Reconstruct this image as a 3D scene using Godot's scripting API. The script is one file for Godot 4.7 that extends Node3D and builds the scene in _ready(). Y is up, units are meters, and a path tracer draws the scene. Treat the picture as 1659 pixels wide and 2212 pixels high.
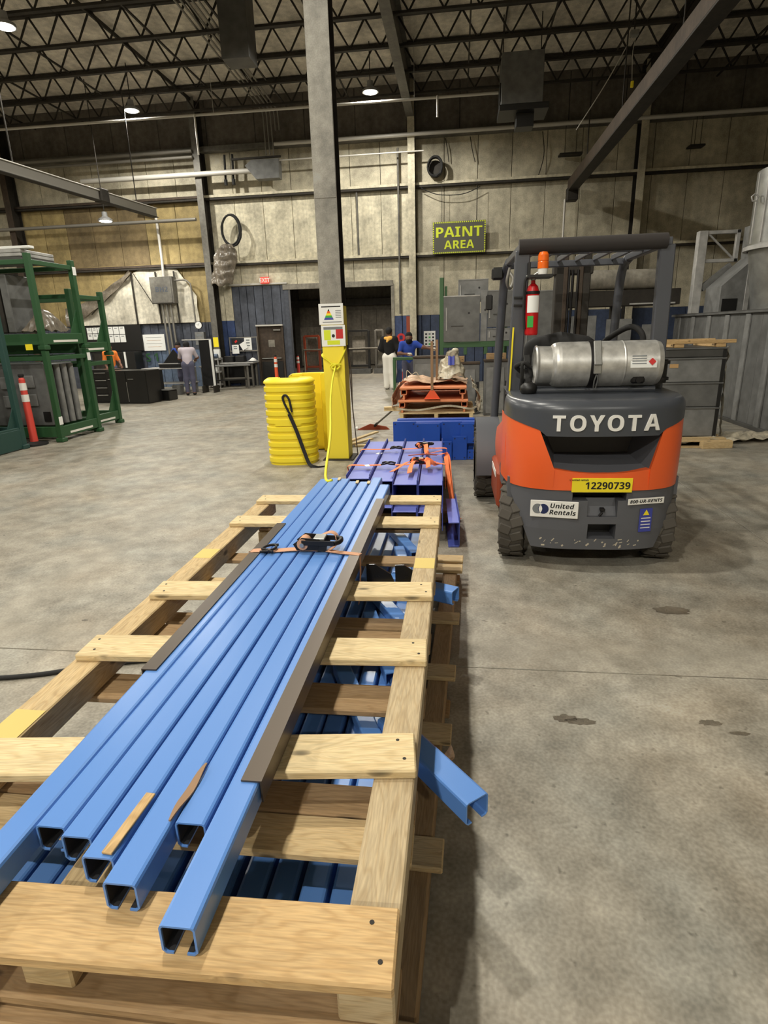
extends Node3D

var M := {}
var taken := {}
var cache := {}
var rng := RandomNumberGenerator.new()


# ---------------------------------------------------------------- mesh builder
class MB:
	var v := PackedVector3Array()
	var n := PackedVector3Array()
	var uv := PackedVector2Array()
	var T := Transform3D.IDENTITY

	func tri(a: Vector3, b: Vector3, c: Vector3) -> void:
		var k := (b - a).cross(c - a).normalized()
		tri_n(a, b, c, k, k, k)

	func tri_n(a: Vector3, b: Vector3, c: Vector3, na: Vector3, nb: Vector3, nc: Vector3) -> void:
		v.append(T * a); v.append(T * c); v.append(T * b)
		n.append((T.basis * na).normalized()); n.append((T.basis * nc).normalized()); n.append((T.basis * nb).normalized())

	func quad(a: Vector3, b: Vector3, c: Vector3, d: Vector3) -> void:
		var k := (c - a).cross(d - b)
		if k.length_squared() < 1e-16:
			return
		k = k.normalized()
		tri_n(a, b, c, k, k, k)
		tri_n(a, c, d, k, k, k)

	func quad_n(a: Vector3, b: Vector3, c: Vector3, d: Vector3, na: Vector3, nb: Vector3, nc: Vector3, nd: Vector3) -> void:
		tri_n(a, b, c, na, nb, nc)
		tri_n(a, c, d, na, nc, nd)

	# box by centre and size, edges chamfered by e
	func box(c: Vector3, s: Vector3, e := 0.0, B := Basis.IDENTITY) -> MB:
		var h := s * 0.5
		if e <= 0.0:
			for ax in 3:
				for sg in [-1.0, 1.0]:
					var a := Vector3.ZERO; a[ax] = h[ax] * sg
					var u := Vector3.ZERO; u[(ax + 1) % 3] = h[(ax + 1) % 3]
					var w := Vector3.ZERO; w[(ax + 2) % 3] = h[(ax + 2) % 3] * sg
					quad(c + B * (a - u - w), c + B * (a + u - w), c + B * (a + u + w), c + B * (a - u + w))
			return self
		e = minf(e, minf(h.x, minf(h.y, h.z)) * 0.95)
		for ax in 3:
			var i := (ax + 1) % 3
			var j := (ax + 2) % 3
			for sg in [-1.0, 1.0]:
				var a := Vector3.ZERO; a[ax] = h[ax] * sg
				var u := Vector3.ZERO; u[i] = h[i] - e
				var w := Vector3.ZERO; w[j] = (h[j] - e) * sg
				quad(c + B * (a - u - w), c + B * (a + u - w), c + B * (a + u + w), c + B * (a - u + w))
			for s1 in [-1.0, 1.0]:
				for s2 in [-1.0, 1.0]:
					var p := Vector3.ZERO; p[i] = h[i] * s1; p[j] = (h[j] - e) * s2
					var q := Vector3.ZERO; q[i] = (h[i] - e) * s1; q[j] = h[j] * s2
					var l := Vector3.ZERO; l[ax] = (h[ax] - e) * s1 * s2
					quad(c + B * (p - l), c + B * (p + l) , c + B * (q + l), c + B * (q - l))
		for sx in [-1.0, 1.0]:
			for sy in [-1.0, 1.0]:
				for sz in [-1.0, 1.0]:
					var a := Vector3(h.x * sx, (h.y - e) * sy, (h.z - e) * sz)
					var b := Vector3((h.x - e) * sx, h.y * sy, (h.z - e) * sz)
					var d := Vector3((h.x - e) * sx, (h.y - e) * sy, h.z * sz)
					if sx * sy * sz > 0:
						tri(c + B * a, c + B * b, c + B * d)
					else:
						tri(c + B * a, c + B * d, c + B * b)
		return self

	# a square-section bar from a to b, w wide (sideways) and h high
	func bar(a: Vector3, b: Vector3, w: float, h: float, e := 0.0, up := Vector3.UP) -> MB:
		var z := (b - a).normalized()
		if absf(z.dot(up)) > 0.99:
			up = Vector3.RIGHT if absf(z.x) < 0.9 else Vector3.BACK
		var x := up.cross(z).normalized()
		var y := z.cross(x)
		return box((a + b) * 0.5, Vector3(w, h, a.distance_to(b)), e, Basis(x, y, z))

	func cyl(a: Vector3, b: Vector3, r0: float, r1 := -1.0, seg := 12, caps := true) -> MB:
		if r1 < 0.0:
			r1 = r0
		var z := (b - a).normalized()
		var x := (Vector3.UP if absf(z.y) < 0.9 else Vector3.RIGHT).cross(z).normalized()
		var y := z.cross(x)
		var sl := (r0 - r1) / maxf(a.distance_to(b), 1e-6)
		for i in seg:
			var t0 := TAU * i / seg
			var t1 := TAU * (i + 1) / seg
			var d0 := x * cos(t0) + y * sin(t0)
			var d1 := x * cos(t1) + y * sin(t1)
			var n0 := (d0 + z * sl).normalized()
			var n1 := (d1 + z * sl).normalized()
			quad_n(a + d0 * r0, a + d1 * r0, b + d1 * r1, b + d0 * r1, n0, n1, n1, n0)
			if caps:
				tri_n(a, a + d1 * r0, a + d0 * r0, -z, -z, -z)
				tri_n(b, b + d0 * r1, b + d1 * r1, z, z, z)
		return self

	func tube(p: Array, r: float, seg := 8, closed := false) -> MB:
		var m := p.size()
		var rings := []
		var side := Vector3.ZERO
		for i in m:
			var t: Vector3
			if closed:
				t = (p[(i + 1) % m] - p[(i - 1 + m) % m]).normalized()
			else:
				t = (p[mini(i + 1, m - 1)] - p[maxi(i - 1, 0)]).normalized()
			if side == Vector3.ZERO:
				side = (Vector3.UP if absf(t.y) < 0.9 else Vector3.RIGHT).cross(t).normalized()
			side = (side - t * side.dot(t)).normalized()
			var up := t.cross(side)
			var ring := []
			for k in seg:
				var an := TAU * k / seg
				ring.append(side * cos(an) + up * sin(an))
			rings.append(ring)
		var last := m if closed else m - 1
		for i in last:
			var j := (i + 1) % m
			for k in seg:
				var l := (k + 1) % seg
				var a0: Vector3 = rings[i][k]; var a1: Vector3 = rings[i][l]
				var b0: Vector3 = rings[j][k]; var b1: Vector3 = rings[j][l]
				quad_n(p[i] + a0 * r, p[i] + a1 * r, p[j] + b1 * r, p[j] + b0 * r, a0, a1, b1, b0)
		if not closed:
			for k in seg:
				var l := (k + 1) % seg
				tri(p[0], p[0] + rings[0][l] * r, p[0] + rings[0][k] * r)
				tri(p[m - 1], p[m - 1] + rings[m - 1][k] * r, p[m - 1] + rings[m - 1][l] * r)
		return self

	# profile of Vector2(radius, y) turned round y at point o; soft > 0 smooths between segments
	func lathe(o: Vector3, prof: Array, seg := 24, sx := 1.0, sz := 1.0) -> MB:
		for i in prof.size() - 1:
			var a: Vector2 = prof[i]
			var b: Vector2 = prof[i + 1]
			var d := b - a
			var nr := Vector2(d.y, -d.x).normalized()
			for k in seg:
				var t0 := TAU * k / seg
				var t1 := TAU * (k + 1) / seg
				var c0 := Vector3(cos(t0) * sx, 0, sin(t0) * sz)
				var c1 := Vector3(cos(t1) * sx, 0, sin(t1) * sz)
				var n0 := Vector3(cos(t0) * nr.x, nr.y, sin(t0) * nr.x)
				var n1 := Vector3(cos(t1) * nr.x, nr.y, sin(t1) * nr.x)
				quad_n(o + c0 * a.x + Vector3.UP * a.y, o + c0 * b.x + Vector3.UP * b.y, o + c1 * b.x + Vector3.UP * b.y, o + c1 * a.x + Vector3.UP * a.y, n0, n0, n1, n1)
		return self

	# polygon in x, y carried from z0 to z1
	func prism(poly: Array, z0: float, z1: float) -> MB:
		var pk := PackedVector2Array(poly)
		if not Geometry2D.is_polygon_clockwise(pk):
			pass
		else:
			pk.reverse()
		var ix := Geometry2D.triangulate_polygon(pk)
		for i in range(0, ix.size(), 3):
			var a := pk[ix[i]]; var b := pk[ix[i + 1]]; var c := pk[ix[i + 2]]
			if (b - a).cross(c - a) < 0:
				var q := b; b = c; c = q
			tri(Vector3(a.x, a.y, z1), Vector3(b.x, b.y, z1), Vector3(c.x, c.y, z1))
			tri(Vector3(a.x, a.y, z0), Vector3(c.x, c.y, z0), Vector3(b.x, b.y, z0))
		for i in pk.size():
			var a := pk[i]; var b := pk[(i + 1) % pk.size()]
			quad(Vector3(a.x, a.y, z0), Vector3(b.x, b.y, z0), Vector3(b.x, b.y, z1), Vector3(a.x, a.y, z1))
		return self

	# a skin f(u, v) with thickness: the back lies at f - off
	func patch(nu: int, nv: int, f: Callable, off: Vector3) -> MB:
		var g := []
		for i in nu + 1:
			var row := []
			for j in nv + 1:
				row.append(f.call(float(i) / nu, float(j) / nv))
			g.append(row)
		var nr := []
		for i in nu + 1:
			var row := []
			for j in nv + 1:
				var du: Vector3 = g[mini(i + 1, nu)][j] - g[maxi(i - 1, 0)][j]
				var dv: Vector3 = g[i][mini(j + 1, nv)] - g[i][maxi(j - 1, 0)]
				row.append(du.cross(dv).normalized())
			nr.append(row)
		for i in nu:
			for j in nv:
				quad_n(g[i][j], g[i + 1][j], g[i + 1][j + 1], g[i][j + 1], nr[i][j], nr[i + 1][j], nr[i + 1][j + 1], nr[i][j + 1])
				if off != Vector3.ZERO:
					quad_n(g[i][j] - off, g[i][j + 1] - off, g[i + 1][j + 1] - off, g[i + 1][j] - off, -nr[i][j], -nr[i][j + 1], -nr[i + 1][j + 1], -nr[i + 1][j])
		if off != Vector3.ZERO:
			for i in nu:
				quad(g[i][0] - off, g[i + 1][0] - off, g[i + 1][0], g[i][0])
				quad(g[i][nv], g[i + 1][nv], g[i + 1][nv] - off, g[i][nv] - off)
			for j in nv:
				quad(g[0][j], g[0][j + 1], g[0][j + 1] - off, g[0][j] - off)
				quad(g[nu][j] - off, g[nu][j + 1] - off, g[nu][j + 1], g[nu][j])
		return self

	func ball(c: Vector3, r: Vector3, seg := 12, rows := 8) -> MB:
		for i in rows:
			var a0 := PI * i / rows - PI / 2
			var a1 := PI * (i + 1) / rows - PI / 2
			for k in seg:
				var t0 := TAU * k / seg
				var t1 := TAU * (k + 1) / seg
				var q := []
				for w in [[a0, t0], [a1, t0], [a1, t1], [a0, t1]]:
					q.append(Vector3(cos(w[0]) * cos(w[1]), sin(w[0]), cos(w[0]) * sin(w[1])))
				quad_n(c + q[0] * r, c + q[1] * r, c + q[2] * r, c + q[3] * r, (q[0] / r).normalized(), (q[1] / r).normalized(), (q[2] / r).normalized(), (q[3] / r).normalized())
		return self

	func mesh() -> ArrayMesh:
		var a := []
		a.resize(Mesh.ARRAY_MAX)
		a[Mesh.ARRAY_VERTEX] = v
		a[Mesh.ARRAY_NORMAL] = n
		if uv.size() == v.size():
			a[Mesh.ARRAY_TEX_UV] = uv
		var m := ArrayMesh.new()
		m.add_surface_from_arrays(Mesh.PRIMITIVE_TRIANGLES, a)
		return m


# ---------------------------------------------------------------- nodes
func numbered(called: String) -> String:
	var k: int = taken.get(called, 0)
	taken[called] = k + 1
	return called if k == 0 else "%s_%03d" % [called, k]


func V(x: float, y: float, z: float) -> Vector3:
	return Vector3(x, y, z)


func thing(called: String, label: String, category: String, at := Vector3.ZERO, turn := 0.0, group := "") -> Node3D:
	var o := Node3D.new()
	o.name = numbered(called)
	add_child(o, true)
	o.position = at
	o.rotation_degrees.y = turn
	return tag(o, label, category, group)


func tag(o: Node3D, label: String, category: String, group := "") -> Node3D:
	o.set_meta("label", label)
	o.set_meta("category", category)
	if group != "":
		o.set_meta("group", group)
	return o


func part(parent: Node3D, called: String, what, mat: Material, at := Vector3.ZERO, B := Basis.IDENTITY, label := "") -> MeshInstance3D:
	var o := MeshInstance3D.new()
	o.name = called
	o.mesh = what.mesh() if what is MB else what
	o.material_override = mat
	o.transform = Transform3D(B, at)
	o.cast_shadow = GeometryInstance3D.SHADOW_CASTING_SETTING_ON
	parent.add_child(o, true)
	if label != "":
		o.set_meta("label", label)
	return o


func solo(called: String, label: String, category: String, what, mat: Material, at := Vector3.ZERO, turn := 0.0, group := "") -> MeshInstance3D:
	var o := part(self, numbered(called), what, mat, at)
	o.rotation_degrees.y = turn
	tag(o, label, category, group)
	return o


func struct(called: String, what, mat: Material, at := Vector3.ZERO) -> Node3D:
	var o: Node3D
	if what == null:
		o = Node3D.new()
		o.name = called
		add_child(o, true)
		o.position = at
	else:
		o = part(self, called, what, mat, at)
	o.set_meta("kind", "structure")
	return o


func cbox(s: Vector3, e := 0.003) -> ArrayMesh:
	var k := "b%.3f_%.3f_%.3f_%.4f" % [s.x, s.y, s.z, e]
	if not cache.has(k):
		cache[k] = MB.new().box(Vector3.ZERO, s, e).mesh()
	return cache[k]


# timber with its grain along its own x; from a to b (centre line), t thick (up), w wide
func timber(parent: Node3D, called: String, a: Vector3, b: Vector3, t: float, w: float, mat: Material, roll := 0.0) -> MeshInstance3D:
	var x := (b - a).normalized()
	var up := Vector3.UP if absf(x.y) < 0.9 else Vector3.BACK
	var z := x.cross(up).normalized()
	var y := z.cross(x)
	var B := Basis(x, y, z) * Basis(Vector3.RIGHT, roll)
	return part(parent, called, cbox(Vector3(snappedf(a.distance_to(b), 0.001), t, w), 0.004), mat, (a + b) * 0.5, B)


func lettering(parent: Node3D, called: String, text: String, height: float, mat: Material, at: Vector3, B := Basis.IDENTITY, depth := 0.004, bold := true, stretch := 1.0) -> MeshInstance3D:
	var f := SystemFont.new()
	f.font_names = PackedStringArray(["Droid Sans"])
	f.font_weight = 700 if bold else 400
	var m := TextMesh.new()
	m.font = f
	m.text = text
	m.font_size = 64
	m.depth = depth
	m.pixel_size = height / 46.0
	m.curve_step = 2.0
	return part(parent, called, m, mat, at, B * Basis.from_scale(V(stretch, 1, 1)))


func curve_pts(pts: Array, steps := 6) -> Array:
	var out := []
	for i in pts.size() - 1:
		var a: Vector3 = pts[maxi(i - 1, 0)]
		var b: Vector3 = pts[i]
		var c: Vector3 = pts[i + 1]
		var d: Vector3 = pts[mini(i + 2, pts.size() - 1)]
		for k in steps:
			out.append(b.cubic_interpolate(c, a, d, float(k) / steps))
	out.append(pts[-1])
	return out


# ---------------------------------------------------------------- materials
func noise(freq: float, sd: int, oct := 4, type := FastNoiseLite.TYPE_SIMPLEX_SMOOTH) -> FastNoiseLite:
	var f := FastNoiseLite.new()
	f.noise_type = type
	f.seed = sd
	f.frequency = freq
	f.fractal_octaves = oct
	return f


# a grey picture (mean about 1/2 of the byte range) as floats, wrapping round
func field(w: int, h: int, freq: float, sd: int, oct := 4) -> PackedByteArray:
	var im := noise(freq, sd, oct).get_seamless_image(w, h)
	im.convert(Image.FORMAT_L8)
	return im.get_data()


func tinted(w: int, h: int, f: Callable) -> ImageTexture:
	var d := PackedByteArray()
	d.resize(w * h * 3)
	var k := 0
	for y in h:
		for x in w:
			var c: Color = f.call(x, y, y * w + x)
			d[k] = clampi(int(c.r * 255.0), 0, 255)
			d[k + 1] = clampi(int(c.g * 255.0), 0, 255)
			d[k + 2] = clampi(int(c.b * 255.0), 0, 255)
			k += 3
	return ImageTexture.create_from_image(Image.create_from_data(w, h, false, Image.FORMAT_RGB8, d))


func mat(called: String, col: Color, rough := 0.6, metal := 0.0, tex: Texture2D = null, scale := 1.0, world := false, offset := Vector3.ZERO) -> StandardMaterial3D:
	var m := StandardMaterial3D.new()
	m.resource_name = called
	m.albedo_color = col
	m.roughness = rough
	m.metallic = metal
	if tex:
		m.albedo_texture = tex
		m.uv1_triplanar = true
		m.uv1_world_triplanar = world
		m.uv1_scale = Vector3.ONE * scale
		m.uv1_offset = offset
		m.uv1_triplanar_sharpness = 8.0
	M[called] = m
	return m


func rgb(r: int, g: int, b: int) -> Color:
	return Color8(r, g, b)


func make_materials() -> void:
	# wood: grain along u; one picture is one metre each way, finer across the grain
	var SW := 320
	var SH := 1024
	var g1 := noise(1.0, 11, 3)
	var g2 := noise(1.0, 12, 3)
	var knots := []
	rng.seed = 5
	for i in 5:
		knots.append(Vector3(rng.randf(), rng.randf(), 0.007 + rng.randf() * 0.007))
	var wood := tinted(SW, SH, func(x: int, y: int, _i: int) -> Color:
		var warp := 0.0
		var dark := 0.0
		var fx := float(x) / SW
		var fy := float(y) / SH
		for kn in knots:
			var dy: float = fposmod(fy - kn.y + 0.5, 1.0) - 0.5
			if absf(dy) > 0.09:
				continue
			var dx: float = fposmod(fx - kn.x + 0.5, 1.0) - 0.5
			var q := dx * dx / 6.0 + dy * dy
			var r2: float = kn.z * kn.z
			warp += 0.03 * signf(dy) * exp(-q / (r2 * 5.0)) * minf(absf(dy) / kn.z, 1.0)
			if q < r2:
				dark = maxf(dark, 1.0 - q / r2)
		var a := cos(TAU * fx) * 0.3
		var b := sin(TAU * fx) * 0.3
		var yy := fy + warp
		var ring := g1.get_noise_3d(a, b, yy * 11.0)
		var fine := g2.get_noise_3d(a * 8.0, b * 8.0, yy * 230.0)
		var band := 0.5 + 0.5 * sin((yy * 44.0 + ring * 4.0) * TAU)
		band = pow(band, 3.0)
		var t := 0.94 + 0.08 * ring + 0.12 * fine - 0.055 * band - 0.4 * dark
		return Color(t, t * (0.985 - 0.02 * band), t * (0.955 - 0.05 * band)))
	var tones := {"pine": rgb(208, 184, 142), "pine_pale": rgb(228, 208, 166), "pine_brown": rgb(168, 140, 104), "pine_grey": rgb(194, 176, 144), "pine_gold": rgb(208, 176, 128)}
	var k := 0
	for t in tones:
		for q in 3:
			mat("%s%d" % [t, q], tones[t], 0.78, 0.0, wood, 1.0, false, V(0.31 * q + 0.07 * k, 0.17 * q, 0.37 * q + 0.11 * k))
		k += 1
	# concrete: 6 m a picture, with trowel clouds, blotches, pits and a little drift in hue
	var N := 1536
	var c1 := field(N, N, 0.003, 21, 5)
	var c2 := field(N, N, 0.014, 22, 5)
	var c3 := field(N, N, 0.22, 23, 2)
	var c4 := field(N, N, 0.05, 24, 4)
	var c5 := field(N, N, 0.005, 25, 3)
	var cd := PackedByteArray()
	cd.resize(N * N * 3)
	for px in N * N:
		var b := c4[px]
		var t := 150 + int((c1[px] - 128) * 0.16 + (c2[px] - 128) * 0.26 + (c3[px] - 128) * 0.2 + (b - 128) * 0.12)
		t += 68
		if b > 202:
			t -= (b - 202) * 2
		var hue := (c5[px] - 128) / 22
		cd[px * 3] = clampi(t + hue, 0, 255)
		cd[px * 3 + 1] = clampi(t - 3, 0, 255)
		cd[px * 3 + 2] = clampi(t - 11 - hue, 0, 255)
	var conc := ImageTexture.create_from_image(Image.create_from_data(N, N, false, Image.FORMAT_RGB8, cd))
	mat("concrete", rgb(174, 169, 159), 0.62, 0.0, conc, 1.0 / 6.1, true)
	M.concrete.roughness = 0.55
	# grime for painted walls: upright streaks and clouds; 4 m a picture
	var w1 := field(512, 512, 0.006, 31, 4)
	var w2 := field(512, 512, 0.03, 32, 4)
	var w3 := field(512, 512, 0.2, 33, 2)
	var grime := tinted(512, 512, func(x: int, y: int, i: int) -> Color:
		var s := w1[(y / 7) * 512 + (x * 3) % 512] / 255.0
		var t := 0.88 + (w1[i] / 255.0 - 0.5) * 0.22 + (w2[i] / 255.0 - 0.5) * 0.16 + (s - 0.5) * 0.12 + (w3[i] / 255.0 - 0.5) * 0.14
		return Color(t, t * 0.985, t * 0.95))
	mat("cream_wall", rgb(204, 198, 180), 0.75, 0.0, grime, 0.25, true)
	mat("cream_paint", rgb(218, 212, 192), 0.7, 0.0, grime, 0.5, true)
	mat("yellow_wall", rgb(168, 150, 104), 0.75, 0.0, grime, 0.3, true, V(0.2, 0.3, 0))  # dull yellow-brown panel colour
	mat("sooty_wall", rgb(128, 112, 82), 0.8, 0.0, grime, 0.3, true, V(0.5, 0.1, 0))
	mat("dark_upper_wall", rgb(112, 106, 100), 0.85, 0.0, grime, 0.4, true)
	mat("roof_deck", rgb(240, 235, 226), 0.85, 0.0, grime, 0.3, true)
	mat("blue_wall", rgb(62, 76, 108), 0.55, 0.0, grime, 0.5, true)
	mat("slate_wall", rgb(80, 86, 102), 0.55, 0.0, grime, 0.5, true)
	mat("bright_blue_wall", rgb(58, 78, 128), 0.5, 0.0, grime, 0.5, true)
	mat("pale_blue_wall", rgb(98, 116, 146), 0.5, 0.0, grime, 0.5, true)
	mat("booth_wall", rgb(128, 124, 116), 0.7, 0.0, grime, 0.4, true)
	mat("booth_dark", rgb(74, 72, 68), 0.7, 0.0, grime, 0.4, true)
	mat("overspray_grey", rgb(150, 146, 138), 0.7, 0.0, grime, 0.6, true)
	mat("steel_dark", rgb(54, 50, 45), 0.7, 0.2, grime, 0.6, true)
	mat("steel_brown", rgb(78, 66, 56), 0.7, 0.2, grime, 0.6, true)
	mat("steel_grey", rgb(112, 110, 106), 0.6, 0.1, grime, 0.5, true)
	mat("column_grey", rgb(158, 156, 150), 0.62, 0.0, grime, 0.5, true)
	mat("pipe_pale", rgb(196, 192, 184), 0.5, 0.2)
	mat("pipe_grey", rgb(128, 124, 116), 0.55, 0.3)
	# sheet metal: faint brushed clouds
	var m1 := field(512, 512, 0.01, 41, 4)
	var m2 := field(512, 512, 0.12, 42, 2)
	var sheet := tinted(512, 512, func(x: int, y: int, i: int) -> Color:
		var t := 0.9 + (m1[i] / 255.0 - 0.5) * 0.18 + (m2[(y * 512 + (x * 5) % 512)] / 255.0 - 0.5) * 0.07
		return Color(t, t, t))
	mat("sheet_grey", rgb(138, 138, 136), 0.5, 0.1, sheet, 0.8)
	mat("sheet_mid", rgb(116, 116, 114), 0.5, 0.15, sheet, 0.7)
	mat("sheet_dark", rgb(86, 85, 82), 0.5, 0.15, sheet, 0.7)
	mat("sheet_pale", rgb(188, 186, 182), 0.5, 0.1, sheet, 0.8)
	mat("galvanised", rgb(176, 176, 172), 0.38, 0.75, sheet, 0.6)
	mat("aluminium", rgb(226, 224, 218), 0.4, 0.65, sheet, 2.0)
	mat("weathered_steel", rgb(92, 88, 82), 0.6, 0.3)
	# paints
	mat("tube_blue", rgb(94, 140, 208), 0.3, 0.0)
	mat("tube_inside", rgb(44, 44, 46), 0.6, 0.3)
	mat("royal_blue", rgb(26, 74, 172), 0.42, 0.0)
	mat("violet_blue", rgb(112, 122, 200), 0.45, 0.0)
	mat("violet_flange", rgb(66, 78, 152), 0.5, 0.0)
	mat("angle_steel", rgb(84, 74, 64), 0.42, 0.5)
	mat("safety_yellow", rgb(246, 224, 60), 0.5, 0.0)
	mat("plastic_yellow", rgb(248, 224, 52), 0.42, 0.0)
	mat("crayon", rgb(212, 188, 112), 0.8)
	mat("rope_yellow", rgb(236, 226, 52), 0.7)
	mat("rack_green", rgb(42, 82, 48), 0.5, 0.0)
	mat("rack_teal", rgb(38, 70, 64), 0.5, 0.0)
	mat("machine_green", rgb(64, 98, 62), 0.6, 0.0)
	mat("cone_orange", rgb(232, 92, 48), 0.5)
	mat("cone_red", rgb(216, 74, 62), 0.5)
	mat("white_tape", rgb(232, 228, 220), 0.5)
	mat("black_rubber", rgb(30, 29, 28), 0.8, 0.0)
	mat("tyre", rgb(78, 73, 66), 0.85, 0.0)
	mat("black_paint", rgb(24, 23, 22), 0.45)
	mat("black_gloss", rgb(20, 20, 20), 0.3)
	mat("foam_black", rgb(50, 46, 44), 0.95)
	mat("fork_orange", rgb(238, 98, 40), 0.34, 0.0)
	M.fork_orange.clearcoat_enabled = true
	M.fork_orange.clearcoat = 0.4
	mat("fork_grey", rgb(90, 91, 96), 0.5, 0.0)
	mat("fork_cap", rgb(70, 73, 79), 0.3, 0.0)
	mat("fork_post", rgb(82, 84, 90), 0.4, 0.1)
	mat("chip", rgb(188, 178, 158), 0.8)
	mat("white_print", rgb(236, 234, 228), 0.55)
	mat("paper", rgb(236, 236, 232), 0.8)
	mat("black_print", rgb(22, 22, 24), 0.6)
	mat("yellow_print", rgb(248, 226, 40), 0.5)
	mat("lime_print", rgb(214, 226, 44), 0.55)
	mat("sign_grey", rgb(84, 82, 72), 0.6)
	mat("blue_print", rgb(64, 72, 158), 0.5)
	mat("navy_print", rgb(28, 40, 84), 0.5)
	mat("slate_print", rgb(66, 72, 82), 0.6)
	mat("grey_print", rgb(120, 124, 126), 0.5)
	mat("green_print", rgb(60, 170, 70), 0.5)
	mat("red_print", rgb(196, 36, 34), 0.5)
	mat("red_paint", rgb(188, 22, 26), 0.3)
	mat("amber", rgb(240, 108, 30), 0.25)
	mat("strap_orange", rgb(255, 138, 84), 0.8)
	mat("strap_faded", rgb(206, 156, 124), 0.85)
	mat("strap_black", rgb(28, 27, 28), 0.8)
	mat("iron_black", rgb(38, 36, 36), 0.45, 0.5)
	mat("rust_orange", rgb(230, 146, 100), 0.6, 0.0)
	mat("rust_dark", rgb(150, 66, 38), 0.65, 0.0)
	mat("wrap_pink", rgb(232, 196, 170), 0.35, 0.0, grime, 1.5)
	mat("wrap_white", rgb(222, 214, 196), 0.35, 0.0, grime, 1.5)
	mat("film_grey", rgb(132, 124, 114), 0.25, 0.0, grime, 1.2)
	mat("film_white", rgb(226, 222, 210), 0.6, 0.0, grime, 0.5)
	mat("tan_cardboard", rgb(196, 158, 108), 0.9)
	mat("denim", rgb(84, 84, 104), 0.95)
	mat("lilac_shirt", rgb(190, 180, 188), 0.9)
	mat("white_cloth", rgb(228, 224, 214), 0.9, 0.0)
	mat("black_cloth", rgb(22, 21, 22), 0.95)
	mat("blue_cloth", rgb(44, 74, 168), 0.9)
	mat("orange_cloth", rgb(238, 128, 52), 0.9)
	mat("gold_cloth", rgb(232, 176, 84), 0.9)
	mat("skin", rgb(112, 76, 58), 0.6)
	mat("hair", rgb(22, 20, 20), 0.8)
	mat("glove", rgb(208, 200, 186), 0.9)
	mat("wood_handle", rgb(150, 118, 88), 0.7)
	mat("exit_red", rgb(232, 96, 84), 0.5)
	M.exit_red.emission_enabled = true
	M.exit_red.emission = rgb(240, 60, 50)
	M.exit_red.emission_energy_multiplier = 0.35
	mat("stain", rgb(118, 111, 100), 0.5, 0.0, conc, 0.4, true)
	mat("joint", rgb(70, 66, 60), 0.9)
	var lm := mat("lamp_glow", Color.WHITE, 0.4)
	lm.emission_enabled = true
	lm.emission = Color(1.0, 0.97, 0.9)
	lm.emission_energy_multiplier = 30.0
	mat("lamp_shell", rgb(150, 150, 150), 0.5, 0.5)
	var fp := mat("clear_film", Color(0.95, 0.93, 0.9, 0.25), 0.15)
	fp.transparency = BaseMaterial3D.TRANSPARENCY_ALPHA
	fp.cull_mode = BaseMaterial3D.CULL_DISABLED


# ---------------------------------------------------------------- scene
func _ready() -> void:
	rng.seed = 7
	var cam := Camera3D.new()
	cam.name = "camera"
	cam.fov = rad_to_deg(2.0 * atan(1106.0 / 1260.0))
	cam.near = 0.05
	cam.far = 120.0
	cam.position = V(0, 1.6, 0)
	cam.rotation_order = EULER_ORDER_YXZ
	cam.rotation_degrees = V(-17.2, 7.4, -1.7)
	add_child(cam)
	cam.current = true
	var we := WorldEnvironment.new()
	we.name = "environment"
	var e := Environment.new()
	e.background_mode = Environment.BG_COLOR
	e.background_color = Color(0, 0, 0)
	e.tonemap_mode = Environment.TONE_MAPPER_LINEAR
	e.tonemap_exposure = 1.0
	e.sdfgi_enabled = true
	e.ssao_enabled = true
	e.ssil_enabled = true
	we.environment = e
	add_child(we)
	make_materials()
	build_lamps()
	build_shell()
	build_wall_things()
	build_roof()
	build_pallets()
	build_column()
	build_loads()
	build_forklift()
	build_right()
	build_left()
	build_people()


# ---------------------------------------------------------------- lamps
func high_bay(at: Vector3, energy: float, label: String, group := "") -> void:
	var t := thing("high_bay_lamp", label, "lamp", at, 0.0, group)
	part(t, "housing", MB.new().lathe(Vector3.ZERO, [Vector2(0.0, 0.24), Vector2(0.07, 0.24), Vector2(0.08, 0.12), Vector2(0.19, 0.05), Vector2(0.2, 0.0), Vector2(0.17, 0.0), Vector2(0.165, 0.012), Vector2(0.0, 0.012)], 20), M.lamp_shell)
	part(t, "lens", MB.new().lathe(Vector3.ZERO, [Vector2(0.165, 0.01), Vector2(0.15, -0.01), Vector2(0.0, -0.018)], 20), M.lamp_glow)
	part(t, "hanging_rod", MB.new().cyl(V(0, 0.24, 0), V(0, 8.26 - at.y, 0), 0.012, 0.012, 6), M.steel_dark)
	var l := SpotLight3D.new()
	l.name = "lamp_light"
	l.light_energy = energy
	l.light_color = Color(1.0, 0.985, 0.94)
	l.light_size = 0.1
	l.spot_angle = 86.0
	l.spot_angle_attenuation = 0.35
	l.spot_range = 60.0
	l.spot_attenuation = 2.0
	l.shadow_enabled = true
	l.rotation_degrees.x = -90.0
	l.position.y = -0.03
	t.add_child(l)


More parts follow.
